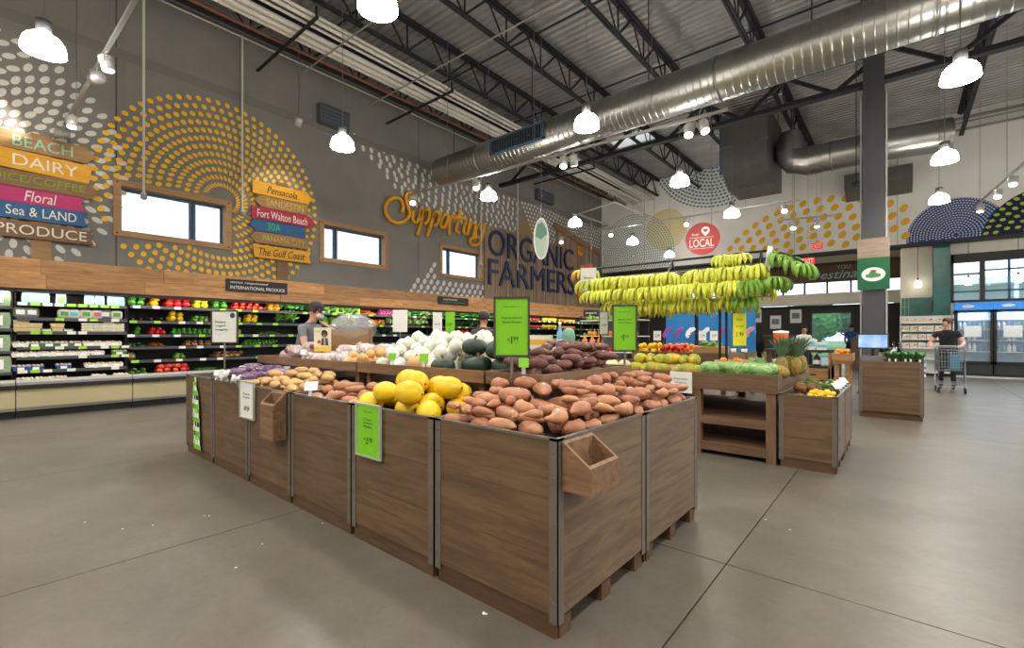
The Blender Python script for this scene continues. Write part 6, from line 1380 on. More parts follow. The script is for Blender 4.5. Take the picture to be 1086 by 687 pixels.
MB().prism([(GX-.05, 2.72), (GX+.05, 2.71), (GX+.06, 2.75), (GX-.04, 2.76)], lambda a, z, d: (a, d, z), cy-.013, cy-.015).build('red_mark', RED, t)
b = MB()
for k in range(24):
    x = cx0+.57*k/24; b.add([(x, cy-.012, 3.02), (x+.024, cy-.012, 3.02), (x+.012+.01*math.sin(k*2), cy-.012, 3.05+.03*abs(math.sin(k*1.7)))], [(0,1,2)])
b.build('grass_print', mat('banner_green', (10,96,56), .6), t)
# exit signs
EX = mat('exit_red', (210,40,36), .4, emit=1.5)
for k, (u, v, d_) in enumerate(((866, 261, 14.5), (857, 277, 13.5))):
    c = at(u, v, d_); t = thing('exit_sign', 'small red lit exit sign hanging near the soffit, %s one' % ('further', 'nearer')[k], 'exit sign', tuple(c-Vector((0,0,.1))), group='exit signs'); MB().box(c.x-.16, c.x+.16, c.y-.02, c.y+.02, c.z-.1, c.z+.1).build('case', mat('exit_case', (206,40,34), .4, emit=.5), t)
    text('EXIT', LBLW, (c.x, c.y-.021, c.z), (1,0,0), (0,0,1), height=.14, width=.27, parent=t, depth=.002, anchor=(.5,.5)); MB().tube([(c.x, c.y, c.z+.1), (c.x, c.y, ZT)], .005, 5).build('stem', STEEL, t)
c = at(627, 332, 12.0)
t = thing('hanging_sign', 'small black hanging aisle sign under the banana sign', 'sign', tuple(c-Vector((0,0,.1)))); q3 = lambda a, z, d: tuple(c+Rl2*a+Vector((0,0,z))+N2*d); MB().prism([(-.2,-.09), (.2,-.09), (.2,.09), (-.2,.09)], q3, -.02, 0).build('board', mat('chalk_black', (24,26,30), .6), t); text('organic', CW, q3(0, 0, .001), Rl2, (0,0,1), height=.07, width=.3, parent=t, depth=.002, anchor=(.5,.5)); MB().tube([q3(0,.09,-.01), q3(0, ZT-c.z, -.01)], .004, 5).build('cable', STEEL, t)
c = at(622, 283, 12.5); t = thing('hanging_sign', 'small dark red hanging board behind the banana sign', 'sign', tuple(c-Vector((0,0,.1)))); q4 = lambda a, z, d: tuple(c+Rl*a+Vector((0,0,z))+N_*d); MB().prism([(-.17,-.05), (.17,-.05), (.17,.06), (-.17,.06)], q4, -.02, 0).build('board', RED, t); MB().tube([q4(0,.05,-.01), (c.x, c.y, ZT)], .004, 5).build('cable', STEEL, t)
# ================================================================ LAMPS
SHADE = mat('lamp_shade_glow', (255,249,240), .4, emit=SHADE_E); ALUM = mat('lamp_aluminium', (120,120,122), .35, .9)
shade = MB().lathe([(.075, .20), (.11, .195), (.15, .165), (.178, .12), (.193, .06), (.198, 0), (.190, 0), (.184, .06), (.168, .115), (.14, .155), (.10, .18), (.0, .185)], seg=28).mesh('shade', SHADE)
sock = MB().lathe([(0, .37), (.068, .37), (.072, .36), (.072, .20), (.0, .20)], seg=18).mesh('socket', ALUM)
bulb = bpy.data.lights.new('bulb', 'SPOT'); bulb.energy = LAMP_W; bulb.spot_size = math.radians(165); bulb.spot_blend = .8; bulb.shadow_soft_size = .16; bulb.color = (1, .965, .90)
cab = {}
def pendant(x, y, label, z=4.585):
    t = thing('pendant_lamp', label, 'lamp', (x, y, z), group='white dome pendant lamps')
    inst(sock, 'socket', (0,0,0), parent=t); inst(shade, 'shade', (0,0,0), parent=t)
    k = round(ZT-z, 3)
    if k not in cab: cab[k] = MB().tube([(0,0,.365), (0,0,k)], .006, 5).mesh('cable', STEEL)
    inst(cab[k], 'cable', (0,0,0), parent=t)
    lo = bpy.data.objects.new('bulb', bulb); COL.objects.link(lo); lo.parent = t; lo.location = (0,0,-.02)
PL = [(-7.59, .60, 'at the upper left corner'), (-7.47, 4.27, 'before the grey wall box'), (-4.02, 2.68, 'cut by the top edge of the picture'), (-3.80, 6.34, 'in front of the round duct'), (-7.59, 8.14, 'beside the orange script lettering'), (-7.45, 11.77, 'above the ORGANIC letters'),
      (-3.68, 10.03, 'just right of the hanging track'), (-7.36, 15.46, 'before the lower teal ring mural'), (-3.57, 13.65, 'right of the round LOCAL sign'), (.58, 8.22, 'largest at the upper right'), (.63, 11.93, 'middle one of the right row'), (.72, 15.54, 'lowest one of the right row, before the blue mural')]
for x, y, d in PL: pendant(x, y, 'white glowing dome pendant lamp '+d)
for k, (x, y) in enumerate(((-7.6, -3.1), (-4.0, -1.0), (-4.0, -4.7), (.5, 4.5), (.5, .8), (.5, -2.9), (4.5, 2.7), (4.5, 6.4), (4.6, 10.1), (4.6, 13.8), (4.5, -1.0), (4.6, 17.5), (-7.4, 19.0), (-10.6, -3.0))):
    pendant(x, y, 'white glowing dome pendant lamp out of view, %s' % ('behind left', 'behind centre', 'far behind centre', 'overhead right', 'overhead', 'behind right', 'right aisle one', 'right aisle two', 'right aisle three', 'right aisle four', 'right aisle behind', 'right aisle five', 'far left', 'left corner behind')[k])
# small drop pendants in front of the lower back wall
dp = MB().lathe([(0, 0), (.075, 0), (.09, .05), (.085, .2), (.05, .25), (0, .25)], seg=14).mesh('globe', mat('small_globe', (255,248,236), .4, emit=4.0))
dcap = MB().lathe([(.03, .24), (.03, .32), (0, .32)], seg=10).mesh('cap', BLACK); dcb = MB().tube([(0,0,.3), (0,0,1.44)], .008, 5).mesh('cord', BLACK)
for k, (u, y) in enumerate(((973.5, 21.25), (1027, 21.25), (1080, 21.25))): place([('globe', dp), ('cap', dcap), ('cord', dcb)], 'drop_lamp', 'small white drop lamp before the cream wall, %s' % ('left of the teal column', 'right of the teal column', 'at the right edge')[k], 'lamp', (xu(u, y), y, 2.95), group='small drop lamps')
# track rails with spotlights
RAILM = mat('rail_silver', (170,168,164), .4, .7); HEADM = mat('spot_head', (190,190,188), .4, .4); GLOW = mat('spot_glow', (255,240,214), .4, emit=14.0)
hd = MB().lathe([(0, .16), (.05, .16), (.062, .13), (.062, 0), (.056, 0), (.056, .01)], seg=16).mesh('head', HEADM)
fin = MB(); [fin.lathe([(.064, .09+k*.018), (.070, .092+k*.018), (.070, .098+k*.018), (.064, .10+k*.018)], seg=16) for k in range(4)]; fin = fin.mesh('cooling_fins', HEADM)
lens = MB().lathe([(0, .004), (.052, .004)], seg=16).mesh('lens', GLOW); yoke = MB(); yoke.box(-.008, .008, -.07, .07, .16, .175); yoke.box(-.008, .008, -.07, -.064, .08, .17); yoke.box(-.008, .008, .064, .07, .08, .17); yoke.tube([(0,0,.17), (0,0,.24)], .01, 6); yoke = yoke.mesh('yoke', RAILM)
spot = bpy.data.lights.new('spot_bulb', 'SPOT'); spot.energy = SPOT_W; spot.spot_size = math.radians(70); spot.spot_blend = .6; spot.shadow_soft_size = .05; spot.color = (1, .9, .74)
def spotlight(p, aim, label, sc=1.0, grp='track spotlights'):
    d = (Vector(aim)-Vector(p)).normalized(); t = thing('spotlight', label, 'spotlight', p, group=grp)
    t.scale = (sc,)*3; M = Matrix.Translation((0,0,.10)) @ d.to_track_quat('-Z', 'Y').to_matrix().to_4x4() @ Matrix.Translation((0,0,-.10))
    for nm, me in (('head', hd), ('lens', lens), ('cooling_fins', fin)): inst(me, nm, (0,0,0), parent=t).matrix_local = M
    inst(yoke, 'yoke', (0,0,0), parent=t).rotation_euler = (0, 0, math.atan2(d.y, d.x))
    lo = bpy.data.objects.new('spot_bulb', spot); COL.objects.link(lo); lo.parent = t; lo.matrix_local = M @ Matrix.Translation((0,0,-.03))
def rail(p0, p1, label, n=2, r=.022):
    t = thing('track_rail', label, 'track rail', tuple((Vector(p0)+Vector(p1))/2), group='track rails'); MB().beam(p0, p1, .04, .045).build('rail', RAILM, t)
    for k in range(n):
        f = (k+.5)/n; p = Vector(p0).lerp(Vector(p1), f); MB().tube([tuple(p), (p.x, p.y, ZT)], .006, 5).build('cable', STEEL, t)
def on_rail(p0, p1, u):
    """point of the rail seen at image column u"""
    X, Y = _d(u); a = Vector(p0).xy; b_ = Vector(p1).xy-a; den = X*b_.y-Y*b_.x; f = -(X*a.y-Y*a.x)/den; return Vector(p0).lerp(Vector(p1), f)
ZR = 5.0
R1 = ((-11.2, 1.14, ZR), (-4.2, 1.25, ZR)); R2 = ((-9.75, 7.55, ZR), (-2.16, 8.04, ZR)); R3 = ((-10.2, 14.31, ZR), (-2.1, 14.66, ZR)); R4 = ((-2.75, 15.5, 4.7), (-1.4, 15.85, 4.7)); R5 = ((2.02, 14.6, ZR), (1.55, 19.3, ZR))
rail(*R1, 'silver track rail over the left aisle', 3); rail(*R2, 'silver track rail before the round duct', 3); rail(*R3, 'silver track rail above the banana rack', 3); rail(*R4, 'short silver track rail before the yellow dots', 2); rail(*R5, 'silver track rail before the blue mural', 2)
for R, u, aim, lb in ((R1, 103, (-11.7, .3, 4.6), 'nearer left head of the left aisle rail'), (R1, 113, (-7.5, 1.8, 1), 'nearer right head of the left aisle rail'), (R1, 68, (-11.7, -.2, 4.9), 'further left head of the left aisle rail'), (R1, 76, (-9.4, 1.0, 1), 'further right head of the left aisle rail'),
     (R2, 438, (-7.5, 5.5, 1), 'left end head of the rail before the duct'), (R2, 505, (-6.5, 6.5, 1), 'second head of the rail before the duct'), (R2, 598, (-4.5, 6.2, 1), 'third head of the rail before the duct'), (R2, 608, (-5, 9, 1), 'fourth head of the rail before the duct'), (R2, 731, (-2.5, 6.2, 1), 'fifth head of the rail before the duct'), (R2, 746, (-1, 6.5, .8), 'sixth head of the rail before the duct'),
     (R3, 595, (-7, 11, 1), 'left head above the banana rack'), (R3, 648, (-6, 11, 1), 'second head above the banana rack'), (R3, 728, (-4, 11, 1), 'third head above the banana rack'), (R3, 832, (-2, 12, 1), 'right head above the banana rack'),
     (R4, 841, (-2, 14, 1), 'left head before the yellow dots'), (R4, 866, (-1.5, 15, 1), 'right head before the yellow dots'), (R5, 1074, (1.8, 13, .8), 'right head before the blue mural'), (R5, 1058, (1.5, 14, .8), 'middle head before the blue mural'), (R5, 1040, (1.2, 17, 1), 'left head before the blue mural')):
    p = on_rail(*R, u); p.z -= (.27 if R is R1 else .305); spotlight(tuple(p), aim, 'small silver spotlight, '+lb, 1.15 if R is R1 else 1.3)
p = at(317, 134, 10.5); spotlight(tuple(p), (-11.6, 5, 4), 'single small spotlight hanging left of the grey wall box', 1.2); tag(MB().tube([(p.x, p.y, p.z+.24), (p.x, p.y, ZT)], .008, 5).build('drop_rod', STEEL), 'thin rod above the single small spotlight', 'rod')
# sensors on long white drop poles
for k, (u, v, x, top) in enumerate(((152.5, 208, -11.25, ZT), (257, 226, -11.55, 8.172), (510, 281, -11.55, 8.172), (549, 286, -11.55, 8.172))):
    X, Y = _d(u); q = x/X; y = Y*q; z = 1.32-(v-355)/490*q; t = thing('hanging_sensor', 'white drop pole with grey sensor ball, %s' % ('before the first window', 'right of the first window', 'right of the third window', 'before the ORGANIC letters')[k], 'sensor', (x, y, z-.08), group='sensors on drop poles')
    MB().tube([(x, y, z), (x, y, top)], .022, 8).build('pole', PW, t); MB().ell((x, y, z-.02), (.06, .06, .055), 12, 8).build('sensor_ball', mat('sensor_grey', (150,152,154), .5), t); MB().lathe([(.045, .03), (.05, .06), (0, .06)], (x, y, z), 12).build('collar', PW, t)
# grey boxes on the wall
for k, (u0, u1, v0, v1) in enumerate(((340, 371, 112, 130), (571, 588, 201, 210))):
    y0, y1 = yu(u0, -11.5), yu(u1, -11.5); X, Y = _d((u0+u1)/2); q = -11.5/X; z1 = 1.32-(v0+2-355)/490*q; z0 = 1.32-(v1+4-355)/490*q
    t = thing('wall_box', 'blue-grey louvred box high on the grey wall, %s one' % ('nearer', 'further')[k], 'wall box', (-11.55, (y0+y1)/2, z0), group='wall boxes'); MB().box(XW, XW+.2, y0, y1, z0, z1).build('housing', mat('wall_box_grey', (84,92,98), .6), t)
    for j in range(5): zz = z0+(z1-z0)*(j+.5)/5; MB().box(XW+.2, XW+.212, y0+.03, y1-.03, zz-.012, zz+.012).build('slat', mat('slat_grey', (74,84,94), .5, .4), t)
# security camera by the column
c = at(908, 195, 12.2); t = thing('security_camera', 'small dark security camera beside the steel column', 'camera', tuple(c)); MB().lathe([(0, -.09), (.05, -.09), (.06, .06), (0, .08)], c, 12, axis='x').build('housing', BLACK, t); MB().tube([tuple(c), (c.x, c.y, ZT)], .012, 6).build('bracket', BLACK, t)
# ================================================================ PEOPLE
def person(name, label, loc, rz, J, mats, H=1.72, extra=None, group=None):
    """J: joints in metres, facing -y; mats: shirt, trousers, skin, shoe, hair"""
    t = thing('person', label, 'person', loc, rz, group)
    chains = [  # (joint list, radii)
     (['pelvis', 'waist', 'chest', 'neck0', 'neck', 'head0', 'head', 'crown'], [(.15,.11), (.135,.10), (.165,.115), (.088,.072), (.054,.056), (.068,.082), (.088,.108), (.058,.074)]),
     (['pelvis', 'hipL', 'kneeL', 'ankleL', 'toeL'], [None, (.095,.10), (.06,.062), (.042,.045), (.04,.03)]), (['pelvis', 'hipR', 'kneeR', 'ankleR', 'toeR'], [None, (.095,.10), (.06,.062), (.042,.045), (.04,.03)]),
     (['chest', 'shL', 'elL', 'wrL', 'haL'], [None, (.07,.07), (.045,.045), (.03,.03), (.04,.022)]), (['chest', 'shR', 'elR', 'wrR', 'haR'], [None, (.07,.07), (.045,.045), (.03,.03), (.04,.022)])]
    vs = []; rad = []; idx = {}; ed = []
    for ch, rs in chains:
        for j, rr in zip(ch, rs):
            if j not in idx: idx[j] = len(vs); vs.append(J[j]); rad.append(rr)
        for a, b_ in zip(ch, ch[1:]): ed.append((idx[a], idx[b_]))
    for s in 'LR':                       # fingers and thumb
        wv, hv = Vector(J['wr'+s]), Vector(J['ha'+s]); d = (hv-wv).normalized(); sd = d.cross(Vector((0,0,1)) if abs(d.z) < .9 else Vector((0,1,0))).normalized()
        for k in range(4):
            off = sd*(.026*(k-1.5)/1.5); p1 = hv+d*.03+off; p2 = hv+d*(.075-.008*abs(k-1.3))+off+Vector((0,0,-.025)); i0 = len(vs); vs += [tuple(p1), tuple(p2)]; rad += [(.009,.009), (.007,.007)]; ed += [(idx['ha'+s], i0), (i0, i0+1)]
        p1 = hv+sd*(-.05 if s == 'L' else .05)-d*.015; i0 = len(vs); vs += [tuple(p1), tuple(p1+d*.035)]; rad += [(.011,.011), (.009,.009)]; ed += [(idx['ha'+s], i0), (i0, i0+1)]
    me = bpy.data.meshes.new('sk'); me.from_pydata([tuple(v) for v in vs], ed, []); me.update()
    ob = bpy.data.objects.new('sk', me); COL.objects.link(ob)
    sk = ob.modifiers.new('skin', 'SKIN'); sk.use_smooth_shade = True; sk.branch_smoothing = .4
    for i, rr in enumerate(rad): me.skin_vertices[0].data[i].radius = rr
    me.skin_vertices[0].data[idx['pelvis']].use_root = True
    su = ob.modifiers.new('sub', 'SUBSURF'); su.levels = 2; su.render_levels = 2
    bpy.context.view_layer.update(); dg = bpy.context.evaluated_depsgraph_get(); body = bpy.data.meshes.new_from_object(ob.evaluated_get(dg)); bpy.data.objects.remove(ob)
    body.name = 'body'; body.materials.clear()
    for m in mats[:4]: body.materials.append(m)
    def seg(p, a, b_): a, b_ = Vector(a), Vector(b_); ab = b_-a; q = max(0, min(1, (p-a).dot(ab)/max(1e-6, ab.dot(ab)))); return (p-a-ab*q).length
    bones = []
    for ch, _ in chains:
        for a, b_ in zip(ch, ch[1:]): bones.append((a, b_))
    for pl in body.polygons:
        p = pl.center; pl.use_smooth = True; a, b_ = min(bones, key=lambda e: seg(p, J[e[0]], J[e[1]]))
        k = 0
        if b_ == 'neck' and p.z < J['neck0'][2]+.025: k = 0
        elif b_[:4] in ('neck', 'head', 'crow') and b_ != 'neck0' : k = 2
        elif b_[:2] in ('wr', 'ha'): k = 2
        elif b_[:2] == 'el': k = 2 if (p-Vector(J[b_])).length < .16 else 0
        elif b_[:3] in ('kne', 'ank', 'hip'): k = 1
        elif b_[:3] == 'toe': k = 3
        elif b_ == 'waist' and p.z < J['waist'][2]-.06: k = 1
        pl.material_index = k
    o = inst(body, 'body', (0,0,0), parent=t)
    hc = Vector(J['head']); hd_ = J.get('look', (0,-1,0)); hd_ = Vector(hd_).normalized(); sx = hd_.cross(Vector((0,0,1))).normalized(); up = sx.cross(hd_)
    q = lambda a, b_, c: tuple(hc+sx*a+hd_*b_+up*c)
    ey = MB()
    for s in (-1, 1): ey.ell(q(s*.031, .083, .01), (.008, .008, .006), 6, 5, 0)
    inst(ey.mesh('eyes', mat('eye_dark', (40,32,28), .3)), 'eyes', (0,0,0), parent=o)
    no = MB(); no.add([q(-.014, .085, -.035), q(.014, .085, -.035), q(0, .118, -.032), q(0, .09, .012)], [(0,1,2), (0,2,3), (1,3,2), (0,3,1)], 0, True); inst(no.mesh('nose', mats[2]), 'nose', (0,0,0), parent=o)
    mo = MB(); mo.ell(q(0, .086, -.062), (.022, .012, .007), 8, 5); inst(mo.mesh('mouth', mat('lips', (160,90,84), .5)), 'mouth', (0,0,0), parent=o)
    for s in (-1, 1): inst(MB().ell(q(s*.083, -.005, -.01), (.012, .02, .03), 8, 6).mesh('ear', mats[2]), 'ear', (0,0,0), parent=o)
    def hairf(p, t_, ph): return p
    ha = MB(); vs2 = []; n1, n2 = 16, 8
    for i in range(n2+1):
        ph = PI*.62*i/n2
        for k in range(n1):
            th = 2*PI*k/n1; x, y, z = math.sin(ph)*math.cos(th), math.sin(ph)*math.sin(th), math.cos(ph)
            if y > .45 and z < .45: y = .45+.1*(y-.45); 
            f = 1+.04*math.sin(7*th+5*ph); vs2.append(q(x*.098*f, y*.112*f-.008, z*.118*f+.025))
    ha.add(vs2, [(i*n1+k, i*n1+(k+1) % n1, (i+1)*n1+(k+1) % n1, (i+1)*n1+k) for i in range(n2) for k in range(n1)], 0, True)
    hm = ha.mesh('hair', mats[4]); inst(hm, 'hair', (0,0,0), parent=t)
    if extra: extra(t, q, J)
    return t
def pose(h=1.72, lean=0.0, arms=None, look=(0,-1,0)):
    s = h/1.72; J = {'pelvis': (0,0,.93), 'waist': (0,-lean*.15,1.08), 'chest': (0,-lean*.45,1.30), 'neck0': (0,-lean*.62,1.42), 'neck': (0,-lean*.70-.005,1.475), 'head0': (0,-lean*.76-.018,1.535), 'head': (0,-lean*.82-.02,1.60), 'crown': (0,-lean*.86-.01,1.665),
     'hipL': (.10,0,.86), 'kneeL': (.11,-.02,.48), 'ankleL': (.11,.02,.085), 'toeL': (.12,-.13,.035), 'hipR': (-.10,0,.86), 'kneeR': (-.11,-.02,.48), 'ankleR': (-.11,.02,.085), 'toeR': (-.12,-.13,.035),
     'shL': (.185,-lean*.55,1.38), 'elL': (.24,-lean*.5+.03,1.10), 'wrL': (.23,-lean*.5-.08,.88), 'haL': (.225,-lean*.5-.12,.81), 'shR': (-.185,-lean*.55,1.38), 'elR': (-.24,-lean*.5+.03,1.10), 'wrR': (-.23,-lean*.5-.08,.88), 'haR': (-.225,-lean*.5-.12,.81)}
    if arms: J.update(arms)
    J = {k: tuple(c*s for c in v) for k, v in J.items()}; J['look'] = look; return J
SK = mat('skin_light', (206,156,130), .55); SK2 = mat('skin_tan', (180,128,102), .55); HB = mat('hair_brown', (74,46,34), .6); HK = mat('hair_black', (28,24,24), .6)
SHG = mat('shirt_grey', (112,116,124), .9, noise=.06, scale=40); TRD = mat('trousers_dark', (40,42,50), .9); SHB = mat('shirt_black', (24,24,28), .9); SHOE = mat('shoe_dark', (36,34,34), .7); SHC = mat('shirt_charcoal', (70,64,62), .9); BLU = mat('shirt_blue', (30,80,150), .9)
def cap_mask(t, q, J):
    b = MB(); vs = []; n = 16
    for i in range(7):
        ph = PI*.5*i/6
        for k in range(n): th = 2*PI*k/n; vs.append(q(math.sin(ph)*math.cos(th)*.105, math.sin(ph)*math.sin(th)*.122-.005, math.cos(ph)*.10+.055))
    b.add(vs, [(i*n+k, i*n+(k+1) % n, (i+1)*n+(k+1) % n, (i+1)*n+k) for i in range(6) for k in range(n)], 0, True)
    c = inst(b.mesh('cap', mat('cap_navy', (36,40,52), .8)), 'cap', (0,0,0), parent=t)
    b = MB(); L = [q(.09*math.sin(a), .10+.085*math.cos(a), .058-.012*math.cos(a)) for a in [k*PI/10-PI/2 for k in range(11)]]; L2 = [(p[0], p[1], p[2]-.008) for p in L]; m = len(L)
    b.add(L+L2, [list(range(m))[::-1], [m+i for i in range(m)]]+[(i, (i+1) % m, m+(i+1) % m, m+i) for i in range(m)]); inst(b.mesh('brim', mat('cap_navy', (36,40,52), .8)), 'brim', (0,0,0), parent=c)
    inst(MB().ell(q(0, .075, -.055), (.062, .062, .05), 10, 8).mesh('face_mask', mat('mask_pale', (214,196,198), .8)), 'face_mask', (0,0,0), parent=t)
# grey-shirted man: faces along the island (+x, +y) and reaches forward
wp = at(318, 322, 7.05)
person('p', 'person in grey shirt, dark cap and face mask leaning to the island', (wp.x, wp.y, 0), math.radians(118), pose(1.80, .30, {'elL': (.26,-.30,1.12), 'wrL': (.22,-.50,1.05), 'haL': (.20,-.58,1.04), 'elR': (-.27,-.28,1.10), 'wrR': (-.22,-.48,1.02), 'haR': (-.20,-.56,1.0)}, (0,-1,-.25)), [SHG, TRD, SK, SHOE, HB], extra=cap_mask)
def apron(t, q, J):
    b = MB(); 
    for s in (-1, 1): b.tube([(s*.13, -.12, 1.30), (s*.11, -.06, 1.445), (s*.05, .125, 1.30), (-s*.11, .13, 1.10)], .012, 5)
    inst(b.mesh('apron_strap', BLACK), 'apron_strap', (0,0,0), parent=t)
    inst(MB().ell((0, -.02, .95), (.19, .16, .26), 16, 8, fn=lambda p, t_, ph: Vector((p.x, p.y, math.copysign(abs(p.z)**.5, p.z)))).mesh('apron', mat('apron_black', (30,30,34), .9)), 'apron', (0,0,0), parent=t)
    cap_only(t, q)
def cap_only(t, q):
    b = MB(); vs = []; n = 16
    for i in range(7):
        ph = PI*.5*i/6
        for k in range(n): th = 2*PI*k/n; vs.append(q(math.sin(ph)*math.cos(th)*.105, math.sin(ph)*math.sin(th)*.122-.005, math.cos(ph)*.10+.055))
    b.add(vs, [(i*n+k, i*n+(k+1) % n, (i+1)*n+(k+1) % n, (i+1)*n+k) for i in range(6) for k in range(n)], 0, True); inst(b.mesh('cap', BLACK), 'cap', (0,0,0), parent=t)
wp = at(511, 334, 8.2)
person('p', 'person in charcoal shirt with black apron straps, seen from behind', (wp.x, wp.y, 0), math.radians(205), pose(1.73, .12), [SHC, TRD, SK2, SHOE, HK], extra=apron)
# shopper with trolley
sx_, sy_ = .86, 15.45
def bun(t, q, J):
    inst(MB().ell(q(0, -.10, .09), (.05, .05, .05), 10, 8).mesh('hair_bun', HB), 'hair_bun', (0,0,0), parent=t)
    b = MB(); b.tube([(.14, -.10, 1.42), (0, -.145, 1.25), (-.16, -.10, 1.0)], .012, 5); inst(b.mesh('bag_strap', BLACK), 'bag_strap', (0,0,0), parent=t)
    b = MB(); b.ell((0, .0, .78), (.20, .16, .30), 18, 8, fn=lambda p, t_, ph: Vector((p.x*(1.0-.15*p.z), p.y*(1-.1*p.z), math.copysign(abs(p.z)**.5, p.z)))); inst(b.mesh('skirt', SHB), 'skirt', (0,0,0), parent=t)
person('p', 'person in black top with brown bun pushing a shopping trolley', (sx_, sy_, 0), math.radians(-8), pose(1.72, .05, {'elL': (.30,-.06,1.12), 'wrL': (.27,-.26,1.05), 'haL': (.25,-.34,1.05), 'elR': (-.30,-.06,1.12), 'wrR': (-.27,-.26,1.05), 'haR': (-.25,-.34,1.05)}, (-.75,-.65,0)), [SHB, SHB, SK, SHOE, HB], extra=bun)
wp = at(904, 344, 19.5); person('p', 'person in blue top standing by the far glass door', (wp.x, 23.2, 0), 2.6, pose(1.75, .1), [BLU, TRD, SK2, SHOE, HK])
wp = at(852, 349, 15.2); person('p', 'person with dark hair behind the orange cooler', (wp.x, wp.y, 0), .4, pose(1.60, .1), [mat('shirt_white', (220,216,214), .9), TRD, SK2, SHOE, HK])
# shopping trolley
CM = mat('trolley_chrome', (150,152,156), .35, .8)
ty0, ty1 = 14.35, 15.05; cx = .88
t = thing('shopping_trolley', 'silver wire shopping trolley in front of the shopper', 'shopping cart', (cx, 14.7, 0))
b = MB()
def wire_panel(b, A, B, C, D, nu, nv, r=.0035):
    A, B, C, D = map(Vector, (A, B, C, D))
    for i in range(nu+1): f = i/nu; b.tube([A.lerp(B, f), D.lerp(C, f)], r, 4)
    for j in range(nv+1): f = j/nv; b.tube([A.lerp(D, f), B.lerp(C, f)], r*(1.8 if j in (0, nv) else 1), 4)
hw0, hw1 = .20, .27; yb0, yb1 = 14.38, 15.02
P = {'fbl': (cx-hw0, yb0, .52), 'fbr': (cx+hw0, yb0, .52), 'ftl': (cx-hw0-.02, yb0-.04, .98), 'ftr': (cx+hw0+.02, yb0-.04, .98), 'rbl': (cx-hw1+.03, yb1, .46), 'rbr': (cx+hw1-.03, yb1, .46), 'rtl': (cx-hw1, yb1, 1.02), 'rtr': (cx+hw1, yb1, 1.02)}
wire_panel(b, P['fbl'], P['fbr'], P['ftr'], P['ftl'], 9, 7); wire_panel(b, P['rbl'], P['rbr'], P['rtr'], P['rtl'], 9, 5); wire_panel(b, P['fbl'], P['rbl'], P['rtl'], P['ftl'], 12, 7); wire_panel(b, P['fbr'], P['rbr'], P['rtr'], P['ftr'], 12, 7); wire_panel(b, P['fbl'], P['fbr'], P['rbr'], P['rbl'], 9, 10)
b.build('basket', CM, t)
b = MB()
for s in (-1, 1): b.tube([(cx+s*.25, 15.04, 1.03), (cx+s*.26, 15.02, .5), (cx+s*.26, 14.98, .16), (cx+s*.22, 14.42, .14)], .013, 6); b.tube([(cx+s*.2, 14.4, .52), (cx+s*.24, 14.9, .2)], .011, 6)
b.tube([(cx-.22, 14.42, .14), (cx+.22, 14.42, .14)], .012, 6); b.tube([(cx-.26, 14.98, .16), (cx+.26, 14.98, .16)], .012, 6); b.build('frame', CM, t)
b = MB(); wire_panel(b, (cx-.22, 14.42, .20), (cx+.22, 14.42, .20), (cx+.24, 14.98, .22), (cx-.24, 14.98, .22), 8, 4); b.build('lower_tray', CM, t)
MB().tube([(cx-.27, 15.10, 1.05), (cx+.27, 15.10, 1.05)], .016, 8).build('handle', mat('trolley_handle', (150,150,150), .5), t)
for s in (-1, 1): MB().tube([(cx+s*.26, 15.10, 1.05), (cx+s*.25, 15.02, 1.02)], .013, 6).build('handle_arm', CM, t)
for x, y in ((cx-.22, 14.42), (cx+.22, 14.42), (cx-.25, 14.96), (cx+.25, 14.96)):
    w_ = MB().lathe([(0, -.016), (.06, -.016), (.062, 0), (.06, .016), (0, .016)], (x, y, .062), 14, axis='x').build('wheel', BLACK, t); MB().tube([(x, y, .062), (x, y+.02, .15)], .012, 6).build('caster_fork', CM, w_)
tag(MB().box(cx-.02, cx+.14, 14.55, 14.8, .53, .86).build('teal_bag', mat('bag_teal', (60,130,160), .6)), 'teal grocery bag inside the shopping trolley', 'bag')
# scraps of onion skin on the concrete
scr = MB().ell((0,0,.003), (.016, .010, .003), 8, 5, fn=lambda p, t_, ph: p*(1+.25*math.sin(3*t_))).mesh('scrap', LBLW)
for k, (u, v) in enumerate(((514, 651), (250, 602), (217, 547), (162, 557), (130, 561), (342, 555), (278, 577), (90, 554), (222, 547), (838, 562), (812, 551))):
    x, y = pz(u, v, 0); inst(scr, 'onion_skin_scrap', (x, y, 0), (0,0,k*1.1), .55+.5*(k == 0), 'tiny white scrap of skin lying on the concrete, %s' % ('beside the nearest bin', 'in the left aisle')[k > 0 and k < 9 or False] if k < 9 else 'tiny white scrap of skin on the concrete right of the bins', 'scrap', 'scraps on the floor')
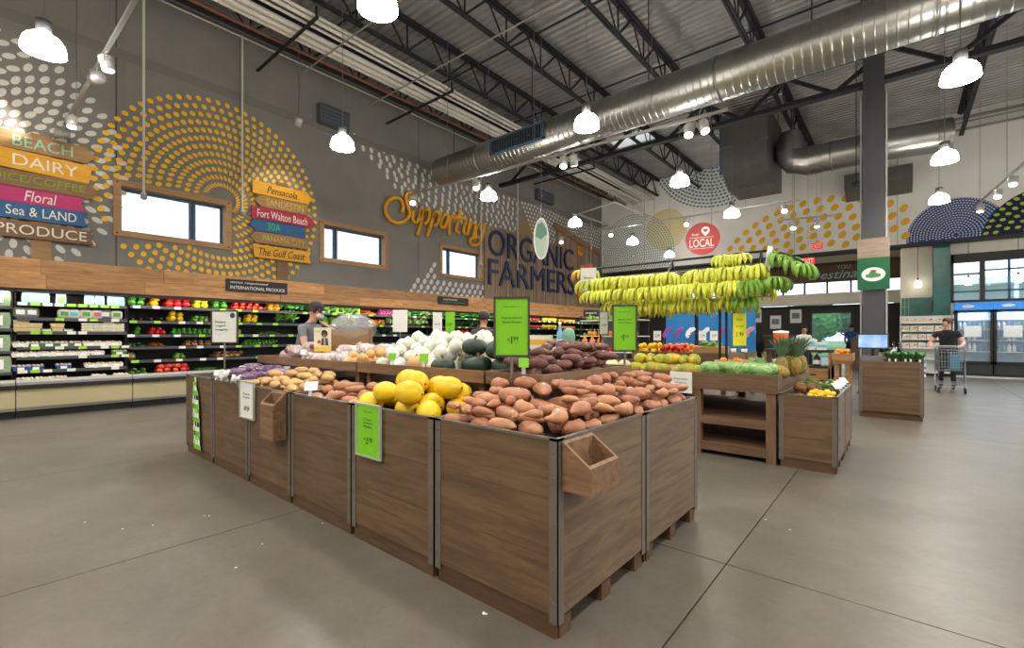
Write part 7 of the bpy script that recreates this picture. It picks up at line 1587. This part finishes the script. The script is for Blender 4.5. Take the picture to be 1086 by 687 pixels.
# ================================================================ OUTSIDE
o = tag(MB().box(-60, 60, 27.2, 120, -.3, -.05).build('ground_outside', mat('asphalt', (120,124,122), .9, noise=.1, scale=2)), kind='structure')
tag(MB().box(-60, 60, 34, 120, -.3, .03).build('lawn_outside', mat('lawn', (80,130,70), .9, noise=.2, scale=3)), kind='structure')
tag(MB().box(XR+.3, 60, -60, 27.2, -.4, -.06).build('ground_outside_right', mat('asphalt', (120,124,122), .9, noise=.1, scale=2)), kind='structure')
tag(MB().box(-60, XW-.3, -60, 120, -.4, -.06).build('ground_outside_left', mat('asphalt', (120,124,122), .9, noise=.1, scale=2)), kind='structure')
LT = [mat('tree_leaf', (54,130,62), .7, rand=.2), mat('tree_leaf_dark', (36,96,64), .7, rand=.2)]
def tree(x, y, h, label, m, seed):
    r = random.Random(seed); t = thing('tree', label, 'tree', (x, y, 0), group='trees outside'); MB().tube([(x, y, 0), (x, y, h*.5)], [.16, .10], 8).build('trunk', mat('bark', (90,72,56), .9), t)
    b = MB()
    for k in range(420):
        u = r.uniform(0, 2*PI); z = r.uniform(-1, 1); rr = math.sqrt(1-z*z); q = .75+.25*r.random(); c = Vector((x+rr*math.cos(u)*h*.38*q, y+rr*math.sin(u)*h*.38*q, h*.62+z*h*.36*q)); n = Vector((rr*math.cos(u), rr*math.sin(u), z)); a = n.cross(Vector((0,0,1))).normalized()*h*.075; v = a.cross(n).normalized()*h*.07
        b.add([c-a, c-v, c+a, c+v+n*h*.03], [(0,1,2,3)])
    b.build('crown', m, t)
tree(-4.3, 38, 3.4, 'round bright green tree seen through the far glass door', LT[0], 1)
for k in range(9):
    tree(-16+k*2.4, 52+5*(k % 2), 4.6+.5*math.sin(k*2), 'dark green tree outside, %s from the left' % 'first second third fourth fifth sixth seventh eighth ninth'.split()[k], LT[1], k+2)
# pale canopy building seen through the upper right window
t = thing('canopy_building', 'pale low building with canopy seen through the upper right window', 'building', (6, 44, 0)); MB().box(1, 16, 44, 50, 0, 4.6).build('wall', mat('far_wall', (190,196,204), .8), t); MB().box(0, 17, 42, 50, 4.6, 5.0).build('roof', mat('far_roof', (226,230,236), .6), t)
for k in range(5): MB().box(1.5+k*3, 3.1+k*3, 43.96, 44, 1.2, 3.4).build('window', mat('far_window', (90,120,150), .3), t)
for k in range(4): MB().tube([(.5+k*5, 42.3, 0), (.5+k*5, 42.3, 4.6)], .12, 8).build('post', LBLW, t)
# internal bookkeeping off
for o in bpy.data.objects:
    if '_w' in o: del o['_w']
